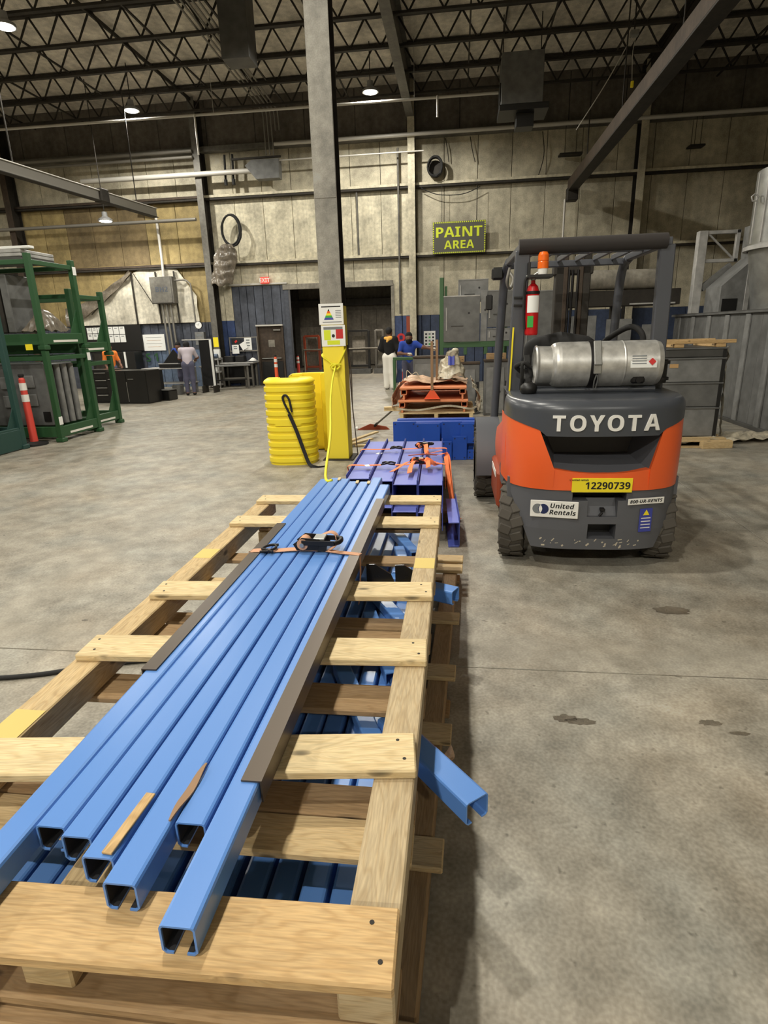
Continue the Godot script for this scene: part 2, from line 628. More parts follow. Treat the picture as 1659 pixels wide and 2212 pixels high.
func build_lamps() -> void:
	var e := 25.5
	high_bay(V(-2.18, 7.2, -16.55), e * 0.9, "bright high bay lamp hanging just right of the grey column top")
	high_bay(V(-8.38, 7.2, -16.5), e * 0.95, "bright high bay lamp hanging over the welding benches on the left")
	high_bay(V(-9.96, 4.81, -17.2), e * 0.45, "low small bay lamp under the left crane beam near the dull yellow wall")
	for s in [[-2.1, -12.1, 1.0, "high bay lamp above the frame between the column and the far wall"], [-2.1, -7.8, 0.8, "high bay lamp above the frame near the grey column's top"], [-1.85, -3.5, 1.0, "high bay lamp above the frame over the strapped blue tubes"], [-1.85, 0.8, 1.0, "high bay lamp overhead just behind the camera"], [-8.4, -12.1, 0.5, "high bay lamp at the upper left corner over the green racks"], [-14.7, -11.0, 1.3, "added fill lamp far left outside the frame, nearer the wall"], [-14.7, -3.0, 1.1, "added fill lamp far left outside the frame, nearer the camera"], [-8.4, 3.5, 0.7, "added fill lamp behind the camera on the left"], [-8.4, -5.0, 0.4, "high bay lamp outside the frame over the floor on the left"], [4.3, 7.0, 0.8, "added fill lamp behind the camera on the right"], [-2.1, 7.0, 2.4, "strong added fill lamp behind the camera in line with the tubes"]]:  # far-left lamps and those well behind the camera are added, unseen fill
		high_bay(V(s[0], 7.2, s[1]), e * s[2], s[3], "high bay lamps above the aisle")


# ---------------------------------------------------------------- floor and walls
func panels(parent: Node3D, called: String, x0: float, x1: float, y0: float, y1: float, step: float, m: Material, z := -19.2, thick := 0.05, gap := 0.014) -> void:
	var n := maxi(1, roundi((x1 - x0) / step))
	var w := (x1 - x0) / n
	for i in n:
		part(parent, called, cbox(V(snappedf(w - gap, 0.001), snappedf(y1 - y0, 0.001), thick), 0.006), m, V(x0 + w * (i + 0.5), (y0 + y1) * 0.5, z - thick * 0.5))


func build_shell() -> void:
	# floor: slabs cast between sawn joints
	var fl := struct("floor", null, null)
	var xs := [-24.0, -15.9, -6.8, 2.32, 8.2, 15.0]
	var zs := [-30.0, -19.2, -11.6, -2.56, 4.0, 12.0]
	for i in xs.size() - 1:
		for j in zs.size() - 1:
			var w: float = xs[i + 1] - xs[i] - 0.007
			var d: float = zs[j + 1] - zs[j] - 0.007
			part(fl, "slab", MB.new().box(Vector3.ZERO, V(w, 0.2, d), 0.002), M.concrete, V((xs[i] + xs[i + 1]) * 0.5, -0.1, (zs[j] + zs[j + 1]) * 0.5))
	part(fl, "subgrade", MB.new().box(Vector3.ZERO, V(39.0, 0.2, 42.0)), M.joint, V(-4.5, -0.12, -9.0))
	# old oil marks on the slabs
	for s in [[0.47, -2.19, 0.05, 0.028], [0.53, -2.175, 0.06, 0.022], [1.06, -2.21, 0.045, 0.018], [1.15, -2.15, 0.04, 0.012], [1.25, -3.25, 0.10, 0.05], [-1.62, -3.05, 0.025, 0.02], [-2.2, -2.9, 0.02, 0.012]]:
		var poly := []
		var nz := noise(1.3, int(s[0] * 100) + 50, 2)
		for k in 26:
			var a := TAU * k / 26.0
			var r := 1.0 + 0.3 * nz.get_noise_2d(cos(a) * 2.0, sin(a) * 2.0)
			poly.append(Vector2(cos(a) * s[2] * r, sin(a) * s[3] * r))
		part(fl, "oil_stain", MB.new().prism(poly, 0.0, 0.0008), M.stain, V(s[0], 0.0, s[1]), Basis(Vector3.RIGHT, -PI / 2))
	# the far wall
	var wb := struct("wall_back", null, null)
	var Z := -19.2
	for r in [[-24.0, -5.45, 0.0, 8.6], [-5.45, -2.06, 3.1, 8.6], [-2.06, 15.0, 0.0, 8.6]]:
		part(wb, "backing", MB.new().box(V((r[0] + r[1]) * 0.5, (r[2] + r[3]) * 0.5, Z - 0.16), V(r[1] - r[0], r[3] - r[2], 0.2)), M.steel_dark)
	panels(wb, "upper_wall_panel", -24.0, 15.0, 6.93, 8.25, 1.5, M.dark_upper_wall)  # darker panels fill the strip above the eave
	# left of the dark column
	panels(wb, "wall_panel", -24.0, -14.05, 2.05, 5.62, 0.9, M.cream_wall)
	panels(wb, "wall_panel", -24.0, -14.05, 5.62, 6.93, 0.9, M.cream_wall)
	panels(wb, "blue_panel", -24.0, -12.6, 0.0, 2.05, 0.3, M.slate_wall)
	panels(wb, "wall_panel", -14.05, -12.5, 2.05, 5.62, 0.9, M.yellow_wall)
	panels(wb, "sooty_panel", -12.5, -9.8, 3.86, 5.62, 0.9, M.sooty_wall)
	panels(wb, "wall_panel", -12.5, -9.8, 2.05, 3.86, 0.9, M.yellow_wall)
	panels(wb, "wall_panel", -9.8, -7.75, 2.05, 5.62, 1.0, M.yellow_wall)
	panels(wb, "wall_panel", -14.05, -7.75, 5.62, 6.93, 0.9, M.cream_wall)
	panels(wb, "blue_panel", -12.6, -10.4, 0.0, 2.05, 0.28, M.slate_wall)
	panels(wb, "blue_panel", -10.4, -8.45, 1.2, 2.05, 0.28, M.slate_wall)
	panels(wb, "pale_blue_panel", -10.4, -8.45, 0.0, 1.2, 0.28, M.pale_blue_wall)
	panels(wb, "blue_panel", -8.45, -7.75, 0.0, 2.05, 0.28, M.slate_wall)
	# between the columns
	panels(wb, "wall_panel", -7.75, -7.2, 2.07, 3.1, 0.3, M.cream_paint)
	panels(wb, "bright_blue_panel", -7.75, -7.2, 0.0, 2.07, 0.28, M.bright_blue_wall)
	panels(wb, "slate_panel", -7.2, -6.47, 0.0, 3.1, 0.27, M.slate_wall)
	panels(wb, "slate_panel", -6.47, -5.6, 1.92, 3.1, 0.27, M.slate_wall)
	panels(wb, "slate_panel", -5.6, -5.45, 0.0, 3.1, 0.27, M.slate_wall)
	panels(wb, "wall_panel", -7.75, -1.4, 3.1, 5.62, 0.9, M.cream_paint)
	panels(wb, "wall_panel", -7.75, -1.4, 5.62, 6.93, 0.9, M.cream_wall)
	panels(wb, "wall_panel", -2.06, -1.4, 2.05, 3.1, 0.3, M.cream_paint)
	panels(wb, "blue_panel", -2.06, -1.4, 0.0, 2.05, 0.28, M.bright_blue_wall)
	panels(wb, "wall_panel", -1.4, 15.0, 2.05, 5.62, 0.95, M.cream_wall)
	panels(wb, "wall_panel", -1.4, 15.0, 5.62, 6.93, 0.95, M.cream_wall)
	panels(wb, "blue_panel", -1.4, 3.0, 0.0, 2.05, 0.28, M.blue_wall)
	panels(wb, "blue_panel", 3.0, 15.0, 0.0, 2.05, 0.9, M.blue_wall)
	part(wb, "door_flashing", MB.new().box(V(-6.3, 3.14, Z + 0.03), V(1.9, 0.05, 0.08), 0.005), M.pipe_pale)
	part(wb, "bay_header", MB.new().box(V(-3.75, 3.02, Z + 0.02), V(3.5, 0.16, 0.1), 0.005), M.overspray_grey)
	part(wb, "bay_jamb", MB.new().box(V(-2.02, 1.5, Z - 0.06), V(0.1, 3.0, 0.22), 0.005), M.overspray_grey)
	part(wb, "bay_jamb", MB.new().box(V(-5.4, 1.5, Z - 0.06), V(0.14, 3.0, 0.22), 0.005), M.slate_wall)
	# girts with a pale upper lip
	for y in [3.78, 5.66]:
		for x in [-24.0, -14.05, -7.75, -1.4, 4.95, 11.3]:
			var x1: float = {-24.0: -14.05, -14.05: -7.75, -7.75: -1.4, -1.4: 4.95, 4.95: 11.3, 11.3: 15.0}[x]
			part(wb, "girt", MB.new().box(V((x + x1) * 0.5, y - 0.06, Z + 0.09), V(x1 - x - 0.02, 0.05, 0.18), 0.004), M.steel_dark)
			part(wb, "girt_lip", MB.new().box(V((x + x1) * 0.5, y + 0.01, Z + 0.09), V(x1 - x - 0.02, 0.07, 0.19), 0.004), M.cream_paint if x > -8.0 else M.steel_brown)
	part(wb, "eave_strut", MB.new().box(V(-4.5, 6.92, Z + 0.12), V(39.0, 0.14, 0.24), 0.01), M.steel_grey)
	# wall columns, rolled sections
	for c in [[-14.05, "steel_brown"], [-7.72, "steel_grey"], [-1.36, "cream_paint"], [4.95, "cream_wall"], [11.3, "cream_wall"]]:
		var m: Material = M[c[1]]
		var x: float = c[0]
		part(wb, "column_flange", MB.new().box(V(x, 4.1, Z + 0.44), V(0.2, 8.2, 0.02), 0.003), m)
		part(wb, "column_web", MB.new().box(V(x, 4.1, Z + 0.22), V(0.015, 8.2, 0.42)), M.steel_dark)
		part(wb, "column_flange", MB.new().box(V(x, 4.1, Z + 0.02), V(0.2, 8.2, 0.02), 0.003), M.steel_dark)
	part(wb, "yellow_guard", MB.new().box(V(-7.72, 1.42, Z + 0.455), V(0.17, 0.3, 0.012), 0.003), M.yellow_print)
	# other walls of the hall
	struct("wall_left", MB.new().box(Vector3.ZERO, V(0.3, 8.8, 31.5)), M.cream_wall, V(-24.15, 4.4, -3.6))
	struct("wall_right", MB.new().box(Vector3.ZERO, V(0.3, 8.8, 31.5)), M.cream_wall, V(15.15, 4.4, -3.6))
	struct("wall_front", MB.new().box(Vector3.ZERO, V(39.6, 8.8, 0.3)), M.cream_wall, V(-4.5, 4.4, 12.15))
	# the paint bay beyond the opening
	var pb := struct("wall_bay", null, null)
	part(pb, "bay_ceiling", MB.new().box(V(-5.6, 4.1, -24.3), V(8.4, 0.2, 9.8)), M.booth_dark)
	part(pb, "bay_back", MB.new().box(V(-5.6, 2.0, -29.1), V(8.4, 4.2, 0.2)), M.booth_wall)
	part(pb, "bay_side", MB.new().box(V(-9.7, 2.0, -24.3), V(0.2, 4.2, 9.8)), M.booth_wall)
	part(pb, "bay_side", MB.new().box(V(-1.55, 2.0, -24.3), V(0.2, 4.2, 9.8)), M.booth_wall)
	for x in [-7.7, -5.4, -3.0]:
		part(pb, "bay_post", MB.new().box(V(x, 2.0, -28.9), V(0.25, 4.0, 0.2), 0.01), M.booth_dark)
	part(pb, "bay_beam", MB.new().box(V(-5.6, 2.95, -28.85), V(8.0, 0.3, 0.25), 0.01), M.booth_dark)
	panels(pb, "bay_sheet", -7.6, -5.5, 0.1, 1.9, 0.7, M.overspray_grey, -28.9, 0.04)
	panels(pb, "bay_sheet", -5.3, -3.1, 0.1, 2.6, 0.7, M.booth_wall, -28.9, 0.04)
	var l := SpotLight3D.new()
	var bl := thing("bay_lamp", "small bright lamp under the ceiling inside the paint bay", "lamp", V(-3.3, 3.75, -23.2))
	part(bl, "housing", MB.new().box(V(0, 0.1, 0), V(0.5, 0.1, 0.18), 0.01), M.lamp_shell)
	part(bl, "lens", MB.new().box(V(0, 0.045, 0), V(0.44, 0.012, 0.14), 0.003), M.lamp_glow)
	l.name = "bay_lamp_light"
	l.light_energy = 15.0
	l.light_color = Color(1.0, 0.96, 0.9)
	l.light_size = 0.15
	l.spot_angle = 85.0
	l.spot_angle_attenuation = 0.3
	l.spot_range = 40.0
	l.spot_attenuation = 2.0
	l.shadow_enabled = true
	l.rotation_degrees.x = -90.0
	bl.add_child(l)


# ---------------------------------------------------------------- roof
func build_roof() -> void:
	var rf := struct("ceiling", null, null)
	part(rf, "deck", MB.new().box(V(-4.5, 8.33, -3.6), V(39.6, 0.16, 31.5)), M.roof_deck)
	for x in [-14.05, -7.72]:
		part(rf, "purlin_beam", MB.new().box(V(x, 8.14, -3.6), V(0.05, 0.08, 31.0), 0.004), M.steel_dark)
	for x in [-1.38, 4.95, 11.3]:
		var g := MB.new()
		g.box(V(x, 7.31, -3.6), V(0.22, 0.025, 31.0), 0.004)
		g.box(V(x, 7.76, -3.6), V(0.016, 0.9, 31.0))
		g.box(V(x, 8.22, -3.6), V(0.22, 0.025, 31.0), 0.004)
		part(rf, "girder", g, M.steel_grey if absf(x + 1.38) < 0.1 else M.steel_dark)
	# open-web joists, one thing per bay and line
	var chord := cbox(V(6.32, 0.05, 0.1), 0.004)
	var rod := MB.new().cyl(V(0, -0.31, 0), V(0, 0.31, 0), 0.02, 0.024, 6, false).mesh()
	var bays := [-17.22, -10.88, -4.55, 1.78, 8.12]
	var lines := [-18.1, -16.7, -15.33, -13.95, -12.58, -11.2]
	var names := ["nearest the far wall", "second from the far wall", "third from the far wall", "fourth from the far wall", "fifth from the far wall", "sixth from the far wall", "seventh from the far wall"]
	var where := ["in the far left bay", "over the welding benches", "left of the grey column", "right of the grey column", "in the dark right bay"]
	for b in bays.size():
		for i in lines.size():
			if (b == 0 or b == 4) and i > 3:
				continue
			var t := thing("roof_joist", "dark open-web steel roof joist %s, %s" % [where[b], names[i]], "joist", V(bays[b], 7.6, lines[i]), 0.0, "open-web roof joists")
			part(t, "bottom_chord", chord, M.steel_dark, V(0, 0.025, 0))
			part(t, "top_chord", chord, M.steel_dark, V(0, 0.6, 0))
			for k in 9:
				var x := -2.8 + 0.7 * k
				for s in [-1.0, 1.0]:
					part(t, "web_rod", rod, M.steel_dark, V(x + 0.17 * s, 0.31, 0), Basis(Vector3.BACK, -s * 0.56))
	# bridging angles running along the hall
	for x in [-12.6, -10.9, -9.2, -6.4, -4.8, -3.0, 0.2, 1.9, 3.6, 6.6, 8.4]:
		part(rf, "bridging_angle", MB.new().box(V(x, 7.67, -13.9), V(0.035, 0.035, 9.6)), M.steel_dark)
	for x in [-11.8, -5.6, 1.0, 7.4]:
		part(rf, "bridging_angle", MB.new().box(V(x, 8.17, -13.9), V(0.035, 0.035, 9.6)), M.steel_dark)
	# conduits along the roof, dropping at the wall
	for k in 5:
		var x := -5.12 - 0.11 * k
		solo("conduit", "%s of the grey conduits running along under the roof deck" % ["first", "second", "third", "fourth", "last"][k], "conduit", MB.new().tube([V(x + 0.25, 7.72, -10.5), V(x, 7.66, -18.6), V(x - 0.02, 7.55, -18.74), V(x - 0.02, 6.6 if k > 1 else 7.2, -18.76)], 0.022, 6), M.pipe_grey, Vector3.ZERO, 0.0, "roof conduits")
	# sprinkler main with its drops
	var sp := thing("sprinkler_pipe", "long white sprinkler pipe hanging under the roof joists", "pipe", V(-5.0, 7.0, -16.4))
	part(sp, "main_pipe", MB.new().cyl(V(-16.0, 0.0, 0.05), V(6.4, 0.0, -0.22), 0.032, 0.032, 8), M.pipe_pale)
	for d in [[-1.7, 0.9, 0.05], [4.46, 0.45, 0.03]]:
		part(sp, "drop_pipe", MB.new().cyl(V(d[0], 0, -0.08), V(d[0], -d[1], -0.08), 0.024, 0.024, 8), M.pipe_pale)
	for x in [-12.0, -8.4, -1.2, 3.9, 6.0]:
		part(sp, "hanger", MB.new().cyl(V(x, 0.0, -0.1), V(x, 1.4, -0.1), 0.006, 0.006, 5), M.pipe_pale)
	# square shaft hanging from the deck
	solo("roof_shaft", "square grey sheet-metal shaft hanging from the roof left of the column", "duct", MB.new().box(V(-4.33, 7.5, -13.25), V(0.56, 1.5, 0.5), 0.006), M.sheet_dark)
	# unit heater and its fan box
	var hv := thing("air_handler", "big grey air handling box hung under the roof above the paint sign", "air handler", V(1.38, 6.4, -15.9))
	part(hv, "cabinet", MB.new().box(V(0, 0.5, 0), V(0.92, 1.0, 0.8), 0.01), M.sheet_mid)
	part(hv, "intake", MB.new().box(V(-0.47, 0.28, 0.05), V(0.04, 0.36, 0.5), 0.004), M.black_paint)
	part(hv, "bottom_plenum", MB.new().box(V(0.05, -0.06, 0), V(1.1, 0.12, 0.84), 0.006), M.black_paint)
	part(hv, "fan_box", MB.new().box(V(0.1, -0.26, 0), V(0.4, 0.28, 0.4), 0.006), M.black_paint)
	for s in [-0.42, 0.42]:
		part(hv, "hanger", MB.new().cyl(V(s, 1.0, 0), V(s, 2.0, 0), 0.012, 0.012, 5), M.steel_dark)
	# crane rail on the right, in line with the hall
	var cr := thing("monorail", "long grey box beam running overhead to the wall on the right", "beam", V(3.08, 5.32, -18.6))
	part(cr, "beam", MB.new().box(V(0, 0, 5.5), V(0.2, 0.26, 11.0), 0.008), M.steel_brown)
	part(cr, "bottom_flange", MB.new().box(V(0.02, -0.15, 5.5), V(0.26, 0.03, 11.0), 0.004), M.steel_dark)
	part(cr, "end_block", MB.new().box(V(0.03, -0.24, 0.02), V(0.3, 0.34, 0.3), 0.02), M.steel_dark)
	part(cr, "drop_pipe", MB.new().cyl(V(-0.15, -0.35, 0), V(-0.15, -2.6, 0), 0.03, 0.03, 8), M.pipe_pale)
	for z in [2.0, 5.2, 8.4]:
		part(cr, "hanger", MB.new().cyl(V(0, 0.13, z), V(0, 2.0, z), 0.014, 0.014, 5), M.steel_dark)
	# crane rail on the left
	var cl := thing("crane_rail", "pale steel crane rail slanting overhead on the left", "beam", V(-8.72, 4.92, -14.1), -6.4)
	part(cl, "rail", MB.new().box(V(0, 0, 0), V(0.1, 0.2, 6.0), 0.006), M.pipe_grey)
	part(cl, "rail_flange", MB.new().box(V(0, 0.11, 0), V(0.18, 0.02, 6.0), 0.004), M.pipe_pale)
	part(cl, "rail_flange", MB.new().box(V(0, -0.11, 0), V(0.18, 0.02, 6.0), 0.004), M.steel_dark)
	for z in [-2.2, 1.8]:
		part(cl, "hanger", MB.new().cyl(V(0, 0.11, z), V(0, 2.7, z), 0.014, 0.014, 5), M.steel_dark)
	part(cl, "trolley", MB.new().box(V(0, 0.02, -0.8), V(0.24, 0.3, 0.3), 0.02), M.steel_dark)
	# cord reel and pendant on the right
	var rl := thing("cord_reel", "small bright cord reel under the dark roof on the right", "reel", V(3.57, 7.34, -15.0))
	part(rl, "reel_body", MB.new().box(V(0, 0, 0), V(0.17, 0.1, 0.14), 0.01), M.galvanised)
	part(rl, "stem", MB.new().cyl(V(0, 0.05, 0), V(0, 1.0, 0), 0.015, 0.015, 6), M.steel_dark)
	part(rl, "slanting_cord", MB.new().tube(curve_pts([V(-0.04, -0.05, 0), V(-0.5, -0.85, 0), V(-1.05, -1.67, 0.0)]), 0.012, 6), M.pipe_pale)
	part(rl, "hanging_cord", MB.new().tube(curve_pts([V(0.05, -0.05, 0), V(0.0, -0.3, 0), V(0.03, -0.82, 0.0)]), 0.007, 6), M.pipe_pale)
	part(rl, "pendant", MB.new().box(V(0.04, -0.9, 0), V(0.06, 0.12, 0.05), 0.01), M.yellow_print)


# ---------------------------------------------------------------- things on the far wall
func hose_coil(called: String, label: String, c: Vector3, rx: float, ry: float, turns: int, r: float) -> void:
	var p := []
	for k in turns * 26 + 1:
		var a := TAU * k / 26.0
		var w := 1.0 + 0.05 * sin(a * 0.37) + 0.04 * sin(a * 1.31 + 1.0)
		p.append(c + V(cos(a) * rx * w, sin(a) * ry * w, 0.05 * sin(a * 0.21) + 0.01 * (k % 3)))
	solo(called, label, "hose", MB.new().tube(p, r, 6), M.black_rubber)


func build_wall_things() -> void:
	var Z := -19.2
	# hanging sign
	var sg := thing("paint_sign", "grey hanging sign with yellow letters PAINT AREA and striped border", "sign", V(0.01, 4.18, -18.9))
	part(sg, "board", MB.new().box(Vector3.ZERO, V(1.54, 0.86, 0.03), 0.003), M.sign_grey)
	for i in 26:
		for s in [-1.0, 1.0]:
			part(sg, "border_mark", cbox(V(0.034, 0.034, 0.006), 0.0), M.lime_print, V(-0.74 + 0.0592 * i, 0.407 * s, 0.016))
	for i in 13:
		for s in [-1.0, 1.0]:
			part(sg, "border_mark", cbox(V(0.034, 0.034, 0.006), 0.0), M.lime_print, V(0.748 * s, -0.36 + 0.06 * i, 0.016))
	lettering(sg, "letters", "PAINT", 0.27, M.lime_print, V(-0.02, 0.14, 0.018), Basis.IDENTITY, 0.012, true, 1.25)
	lettering(sg, "letters", "AREA", 0.22, M.lime_print, V(0.0, -0.2, 0.018), Basis.IDENTITY, 0.012, true, 1.15)
	for s in [-0.5, 0.5]:
		part(sg, "chain", MB.new().cyl(V(s, 0.43, 0), V(s, 1.4, 0.0), 0.008, 0.008, 5), M.steel_dark)
	# exit sign
	var ex := thing("exit_sign", "small lit red exit sign above the dark door", "sign", V(-6.05, 3.24, Z + 0.08))
	part(ex, "case", MB.new().box(Vector3.ZERO, V(0.28, 0.2, 0.08), 0.01), M.exit_red)
	lettering(ex, "letters", "EXIT", 0.12, M.white_print, V(0, 0, 0.042), Basis.IDENTITY, 0.004)
	# door
	var d := struct("door_1", null, null)
	part(d, "door_frame", MB.new().box(V(-6.45, 0.95, Z - 0.01), V(0.06, 1.9, 0.14), 0.005).box(V(-5.62, 0.95, Z - 0.01), V(0.06, 1.9, 0.14), 0.005), M.steel_brown)
	part(d, "door_head", MB.new().box(V(-6.035, 1.89, Z + 0.02), V(0.9, 0.05, 0.16), 0.005), M.pipe_pale)
	part(d, "door_leaf", MB.new().box(V(-6.035, 0.94, Z - 0.03), V(0.78, 1.84, 0.045), 0.004), M.steel_brown)
	part(d, "push_bar", MB.new().box(V(-6.04, 0.86, Z + 0.03), V(0.66, 0.035, 0.05), 0.005), M.galvanised)
	part(d, "kick_plate", MB.new().box(V(-6.035, 0.4, Z - 0.002), V(0.72, 0.72, 0.012), 0.003), M.black_paint)
	part(d, "door_closer", MB.new().box(V(-5.8, 1.74, Z + 0.02), V(0.24, 0.05, 0.06), 0.005), M.pipe_grey)
	part(d, "door_notice", MB.new().box(V(-6.02, 1.33, Z - 0.004), V(0.21, 0.22, 0.006)), M.overspray_grey)
	# switch panel
	var pn := thing("electrical_panel", "large grey electrical panel lettered BH2 high on the wall", "panel", V(-9.35, 3.05, -18.95))
	part(pn, "cabinet", MB.new().box(V(0, 0, 0), V(0.76, 0.8, 0.3), 0.01), M.steel_grey)
	part(pn, "cover", MB.new().box(V(-0.02, 0, 0.155), V(0.7, 0.76, 0.015), 0.004), M.steel_grey)
	lettering(pn, "letters", "BH2", 0.15, M.slate_print, V(0, 0.02, 0.165), Basis.IDENTITY, 0.004, true, 1.1)
	for k in 3:
		part(pn, "conduit", MB.new().cyl(V(-0.12 + 0.14 * k, -0.4, 0), V(-0.08 + 0.14 * k, -2.0, 0.0), 0.035, 0.035, 8), M.pipe_grey)
	part(pn, "riser", MB.new().tube([V(0.05, 0.4, 0), V(0.07, 1.0, 0), V(0.05, 2.2, 0), V(-0.1, 2.36, 0.0), V(-0.5, 2.42, 0)], 0.045, 8), M.pipe_pale)
	part(pn, "side_conduit", MB.new().tube(curve_pts([V(0.38, 0.28, 0), V(0.7, 0.29, 0), V(0.86, 0.2, 0), V(0.92, 0.0, 0), V(0.94, -1.2, 0.0)]), 0.028, 8), M.pipe_grey)
	# clock and breaker box
	var ck := thing("wall_clock", "round white wall clock beside the dark wall column", "clock", V(-8.3, 1.96, -18.93))
	part(ck, "rim", MB.new().cyl(V(0, 0, 0), V(0, 0, 0.05), 0.12, 0.12, 20), M.black_paint)
	part(ck, "face", MB.new().cyl(V(0, 0, 0.05), V(0, 0, 0.056), 0.108, 0.108, 20), M.paper)
	part(ck, "hand", MB.new().bar(V(0, 0, 0.06), V(0.03, 0.06, 0.06), 0.008, 0.004), M.black_print)
	part(ck, "hand", MB.new().bar(V(0, 0, 0.06), V(-0.05, 0.03, 0.06), 0.006, 0.004), M.black_print)
	var bx := thing("breaker_box", "narrow grey breaker box on the wall below the clock", "box", V(-8.3, 1.55, -18.95))
	part(bx, "cabinet", MB.new().box(V(0, 0, 0), V(0.3, 0.4, 0.18), 0.008), M.sheet_grey)
	part(bx, "label_strip", MB.new().box(V(0, 0.1, 0.092), V(0.18, 0.06, 0.004)), M.grey_print)
	part(bx, "lower_box", MB.new().box(V(0.14, -0.32, 0.0), V(0.16, 0.3, 0.14), 0.008), M.sheet_grey)
	# plastic sheeting hung on the wall
	var pl := MB.new()
	pl.patch(22, 14, func(u: float, w: float) -> Vector3:
		var top := 2.5 + 1.25 * pow(minf(u / 0.55, 1.0), 1.15) - (0.05 if u > 0.5 else 0.0)
		if u > 0.86:
			top -= (u - 0.86) * 6.0
		var y := lerpf(2.06, top, w)
		return V(-12.5 + 4.15 * u, y, Z + 0.09 + 0.03 * sin(u * 31.0 + w * 3.0) + 0.02 * sin(u * 13.0 - w * 9.0)), V(0, 0, 0.012))
	var ps := thing("plastic_sheet", "pale plastic sheeting draped in a triangle over the left wall", "sheeting")
	part(ps, "sheet", pl, M.film_white)
	for b in [[-10.45, 3.66], [-9.62, 3.62], [-9.0, 3.62]]:
		part(ps, "batten", MB.new().box(V(b[0], (b[1] + 2.06) * 0.5, Z + 0.15), V(0.05, b[1] - 2.06, 0.03), 0.004), M.steel_dark)
	var gs := MB.new()
	gs.patch(16, 6, func(u: float, w: float) -> Vector3:
		var top := 2.55 + 1.08 * pow(u, 1.5)
		return V(-12.9 + 2.45 * u, top - lerpf(0.5 - 0.42 * u, -0.06, w), Z + 0.23 + 0.04 * sin(u * 21.0 + w * 5.0)), V(0, 0, 0.012))
	solo("grey_tarpaulin", "grey tarpaulin edge sagging along the top of the pale sheeting", "tarpaulin", gs, M.film_grey)
	for s in [[-12.0, 2.4, -10.4, 3.6], [-10.35, 3.6, -9.84, 2.7]]:
		solo("sheet_rope", "thin rope slanting across the pale sheeting " + ("up to its peak" if s[0] < -11 else "down toward the conduits"), "rope", MB.new().cyl(V(s[0], s[1], Z + 0.18), V(s[2], s[3], Z + 0.18), 0.012, 0.012, 6), M.steel_dark)
	# hoses and the grey bag
	hose_coil("hose_coil", "coil of dark hose hung high on the cream wall above the grey bag", V(-6.9, 4.68, -18.88), 0.29, 0.42, 4, 0.022)
	hose_coil("cable_coil", "round dark coil hung on the wall above the paint sign", V(-0.69, 6.05, -18.88), 0.2, 0.24, 9, 0.022)
	solo("coil_board", "dark round backing board behind the coil above the paint sign", "board", MB.new().cyl(V(-0.69, 6.03, -19.1), V(-0.69, 6.03, -19.04), 0.22, 0.22, 20), M.steel_dark)
	var bag := MB.new()
	bag.patch(14, 16, func(u: float, w: float) -> Vector3:
		var hw := lerpf(0.32, 0.36, sin(w * PI)) * (1.0 if w < 0.85 else 1.0 - (w - 0.85) * 3.5)
		return V(-7.18 + 0.3 * (w - 0.5) + (u - 0.5) * 2.0 * hw, 3.12 + 1.15 * w + 0.05 * sin(u * 9.0) * (1.0 - w), -18.74 + 0.16 * sin(u * PI) + 0.05 * sin(u * 17.0 + w * 11.0) + 0.03 * sin(w * 29.0)), V(0, 0, 0.06))
	solo("hanging_bag", "crumpled grey plastic bag hanging on the wall below a hose coil", "bag", bag, M.film_grey)
	# pipes along the wall
	var pipes := [[-11.4, -6.0, 6.2, 0.07, "thick white pipe along the wall left of the column", "pipe_pale"], [-16.0, -7.8, 6.66, 0.04, "grey conduit along the wall above the thick white pipe", "pipe_grey"], [-16.0, -7.8, 6.82, 0.05, "upper dark conduit along the wall top on the left", "pipe_grey"], [-5.3, 15.0, 6.84, 0.05, "pale pipe along the wall top right of the column", "pipe_pale"], [-5.2, -1.0, 6.42, 0.02, "thin wire conduit between the columns below the wall top", "pipe_pale"], [-16.0, -7.9, 5.0, 0.05, "dark pipe along the sooty left wall", "pipe_grey"]]
	for p in pipes:
		solo("wall_pipe", p[4], "pipe", MB.new().cyl(V(p[0], p[2], -18.68), V(p[1], p[2], -18.68), p[3], p[3], 10), M[p[5]])
	solo("downpipe", "thin dark downpipe on the cream wall beside the pale column", "pipe", MB.new().cyl(V(-1.76, 6.6, -18.96), V(-1.77, 2.1, -18.96), 0.03, 0.03, 8), M.steel_grey)
	solo("downpipe", "thin dark downpipe just right of the grey column", "pipe", MB.new().cyl(V(-3.02, 5.58, -19.1), V(-3.02, 3.85, -19.1), 0.03, 0.03, 8), M.steel_grey)
	var gb := thing("grey_hood", "small grey sheet-metal hood hung high on the cream wall", "hood", V(-5.7, 6.2, -18.75))
	part(gb, "hood", MB.new().prism([Vector2(-0.5, 0.12), Vector2(-0.3, 0.26), Vector2(0.52, 0.26), Vector2(0.5, -0.24), Vector2(-0.2, -0.24)], -0.15, 0.15), M.sheet_mid)
	part(gb, "bracket", MB.new().box(V(-0.2, 0.34, 0), V(1.5, 0.05, 0.06)), M.steel_dark)
	for k in 2:
		var hh := thing("hanging_cable", "%s of two short dark cables hanging beside the grey hood" % ["left", "right"][k], "cable", V(-6.88 + 0.24 * k, 6.7, -18.85), 0.0, "cables by the grey hood")
		part(hh, "cable", MB.new().cyl(V(0, 0, 0), V(-0.03, -0.65, 0), 0.035, 0.035, 8), M.black_rubber)
		part(hh, "plug", MB.new().cyl(V(-0.03, -0.65, 0), V(-0.03, -0.8, 0), 0.055, 0.05, 8), M.black_rubber)
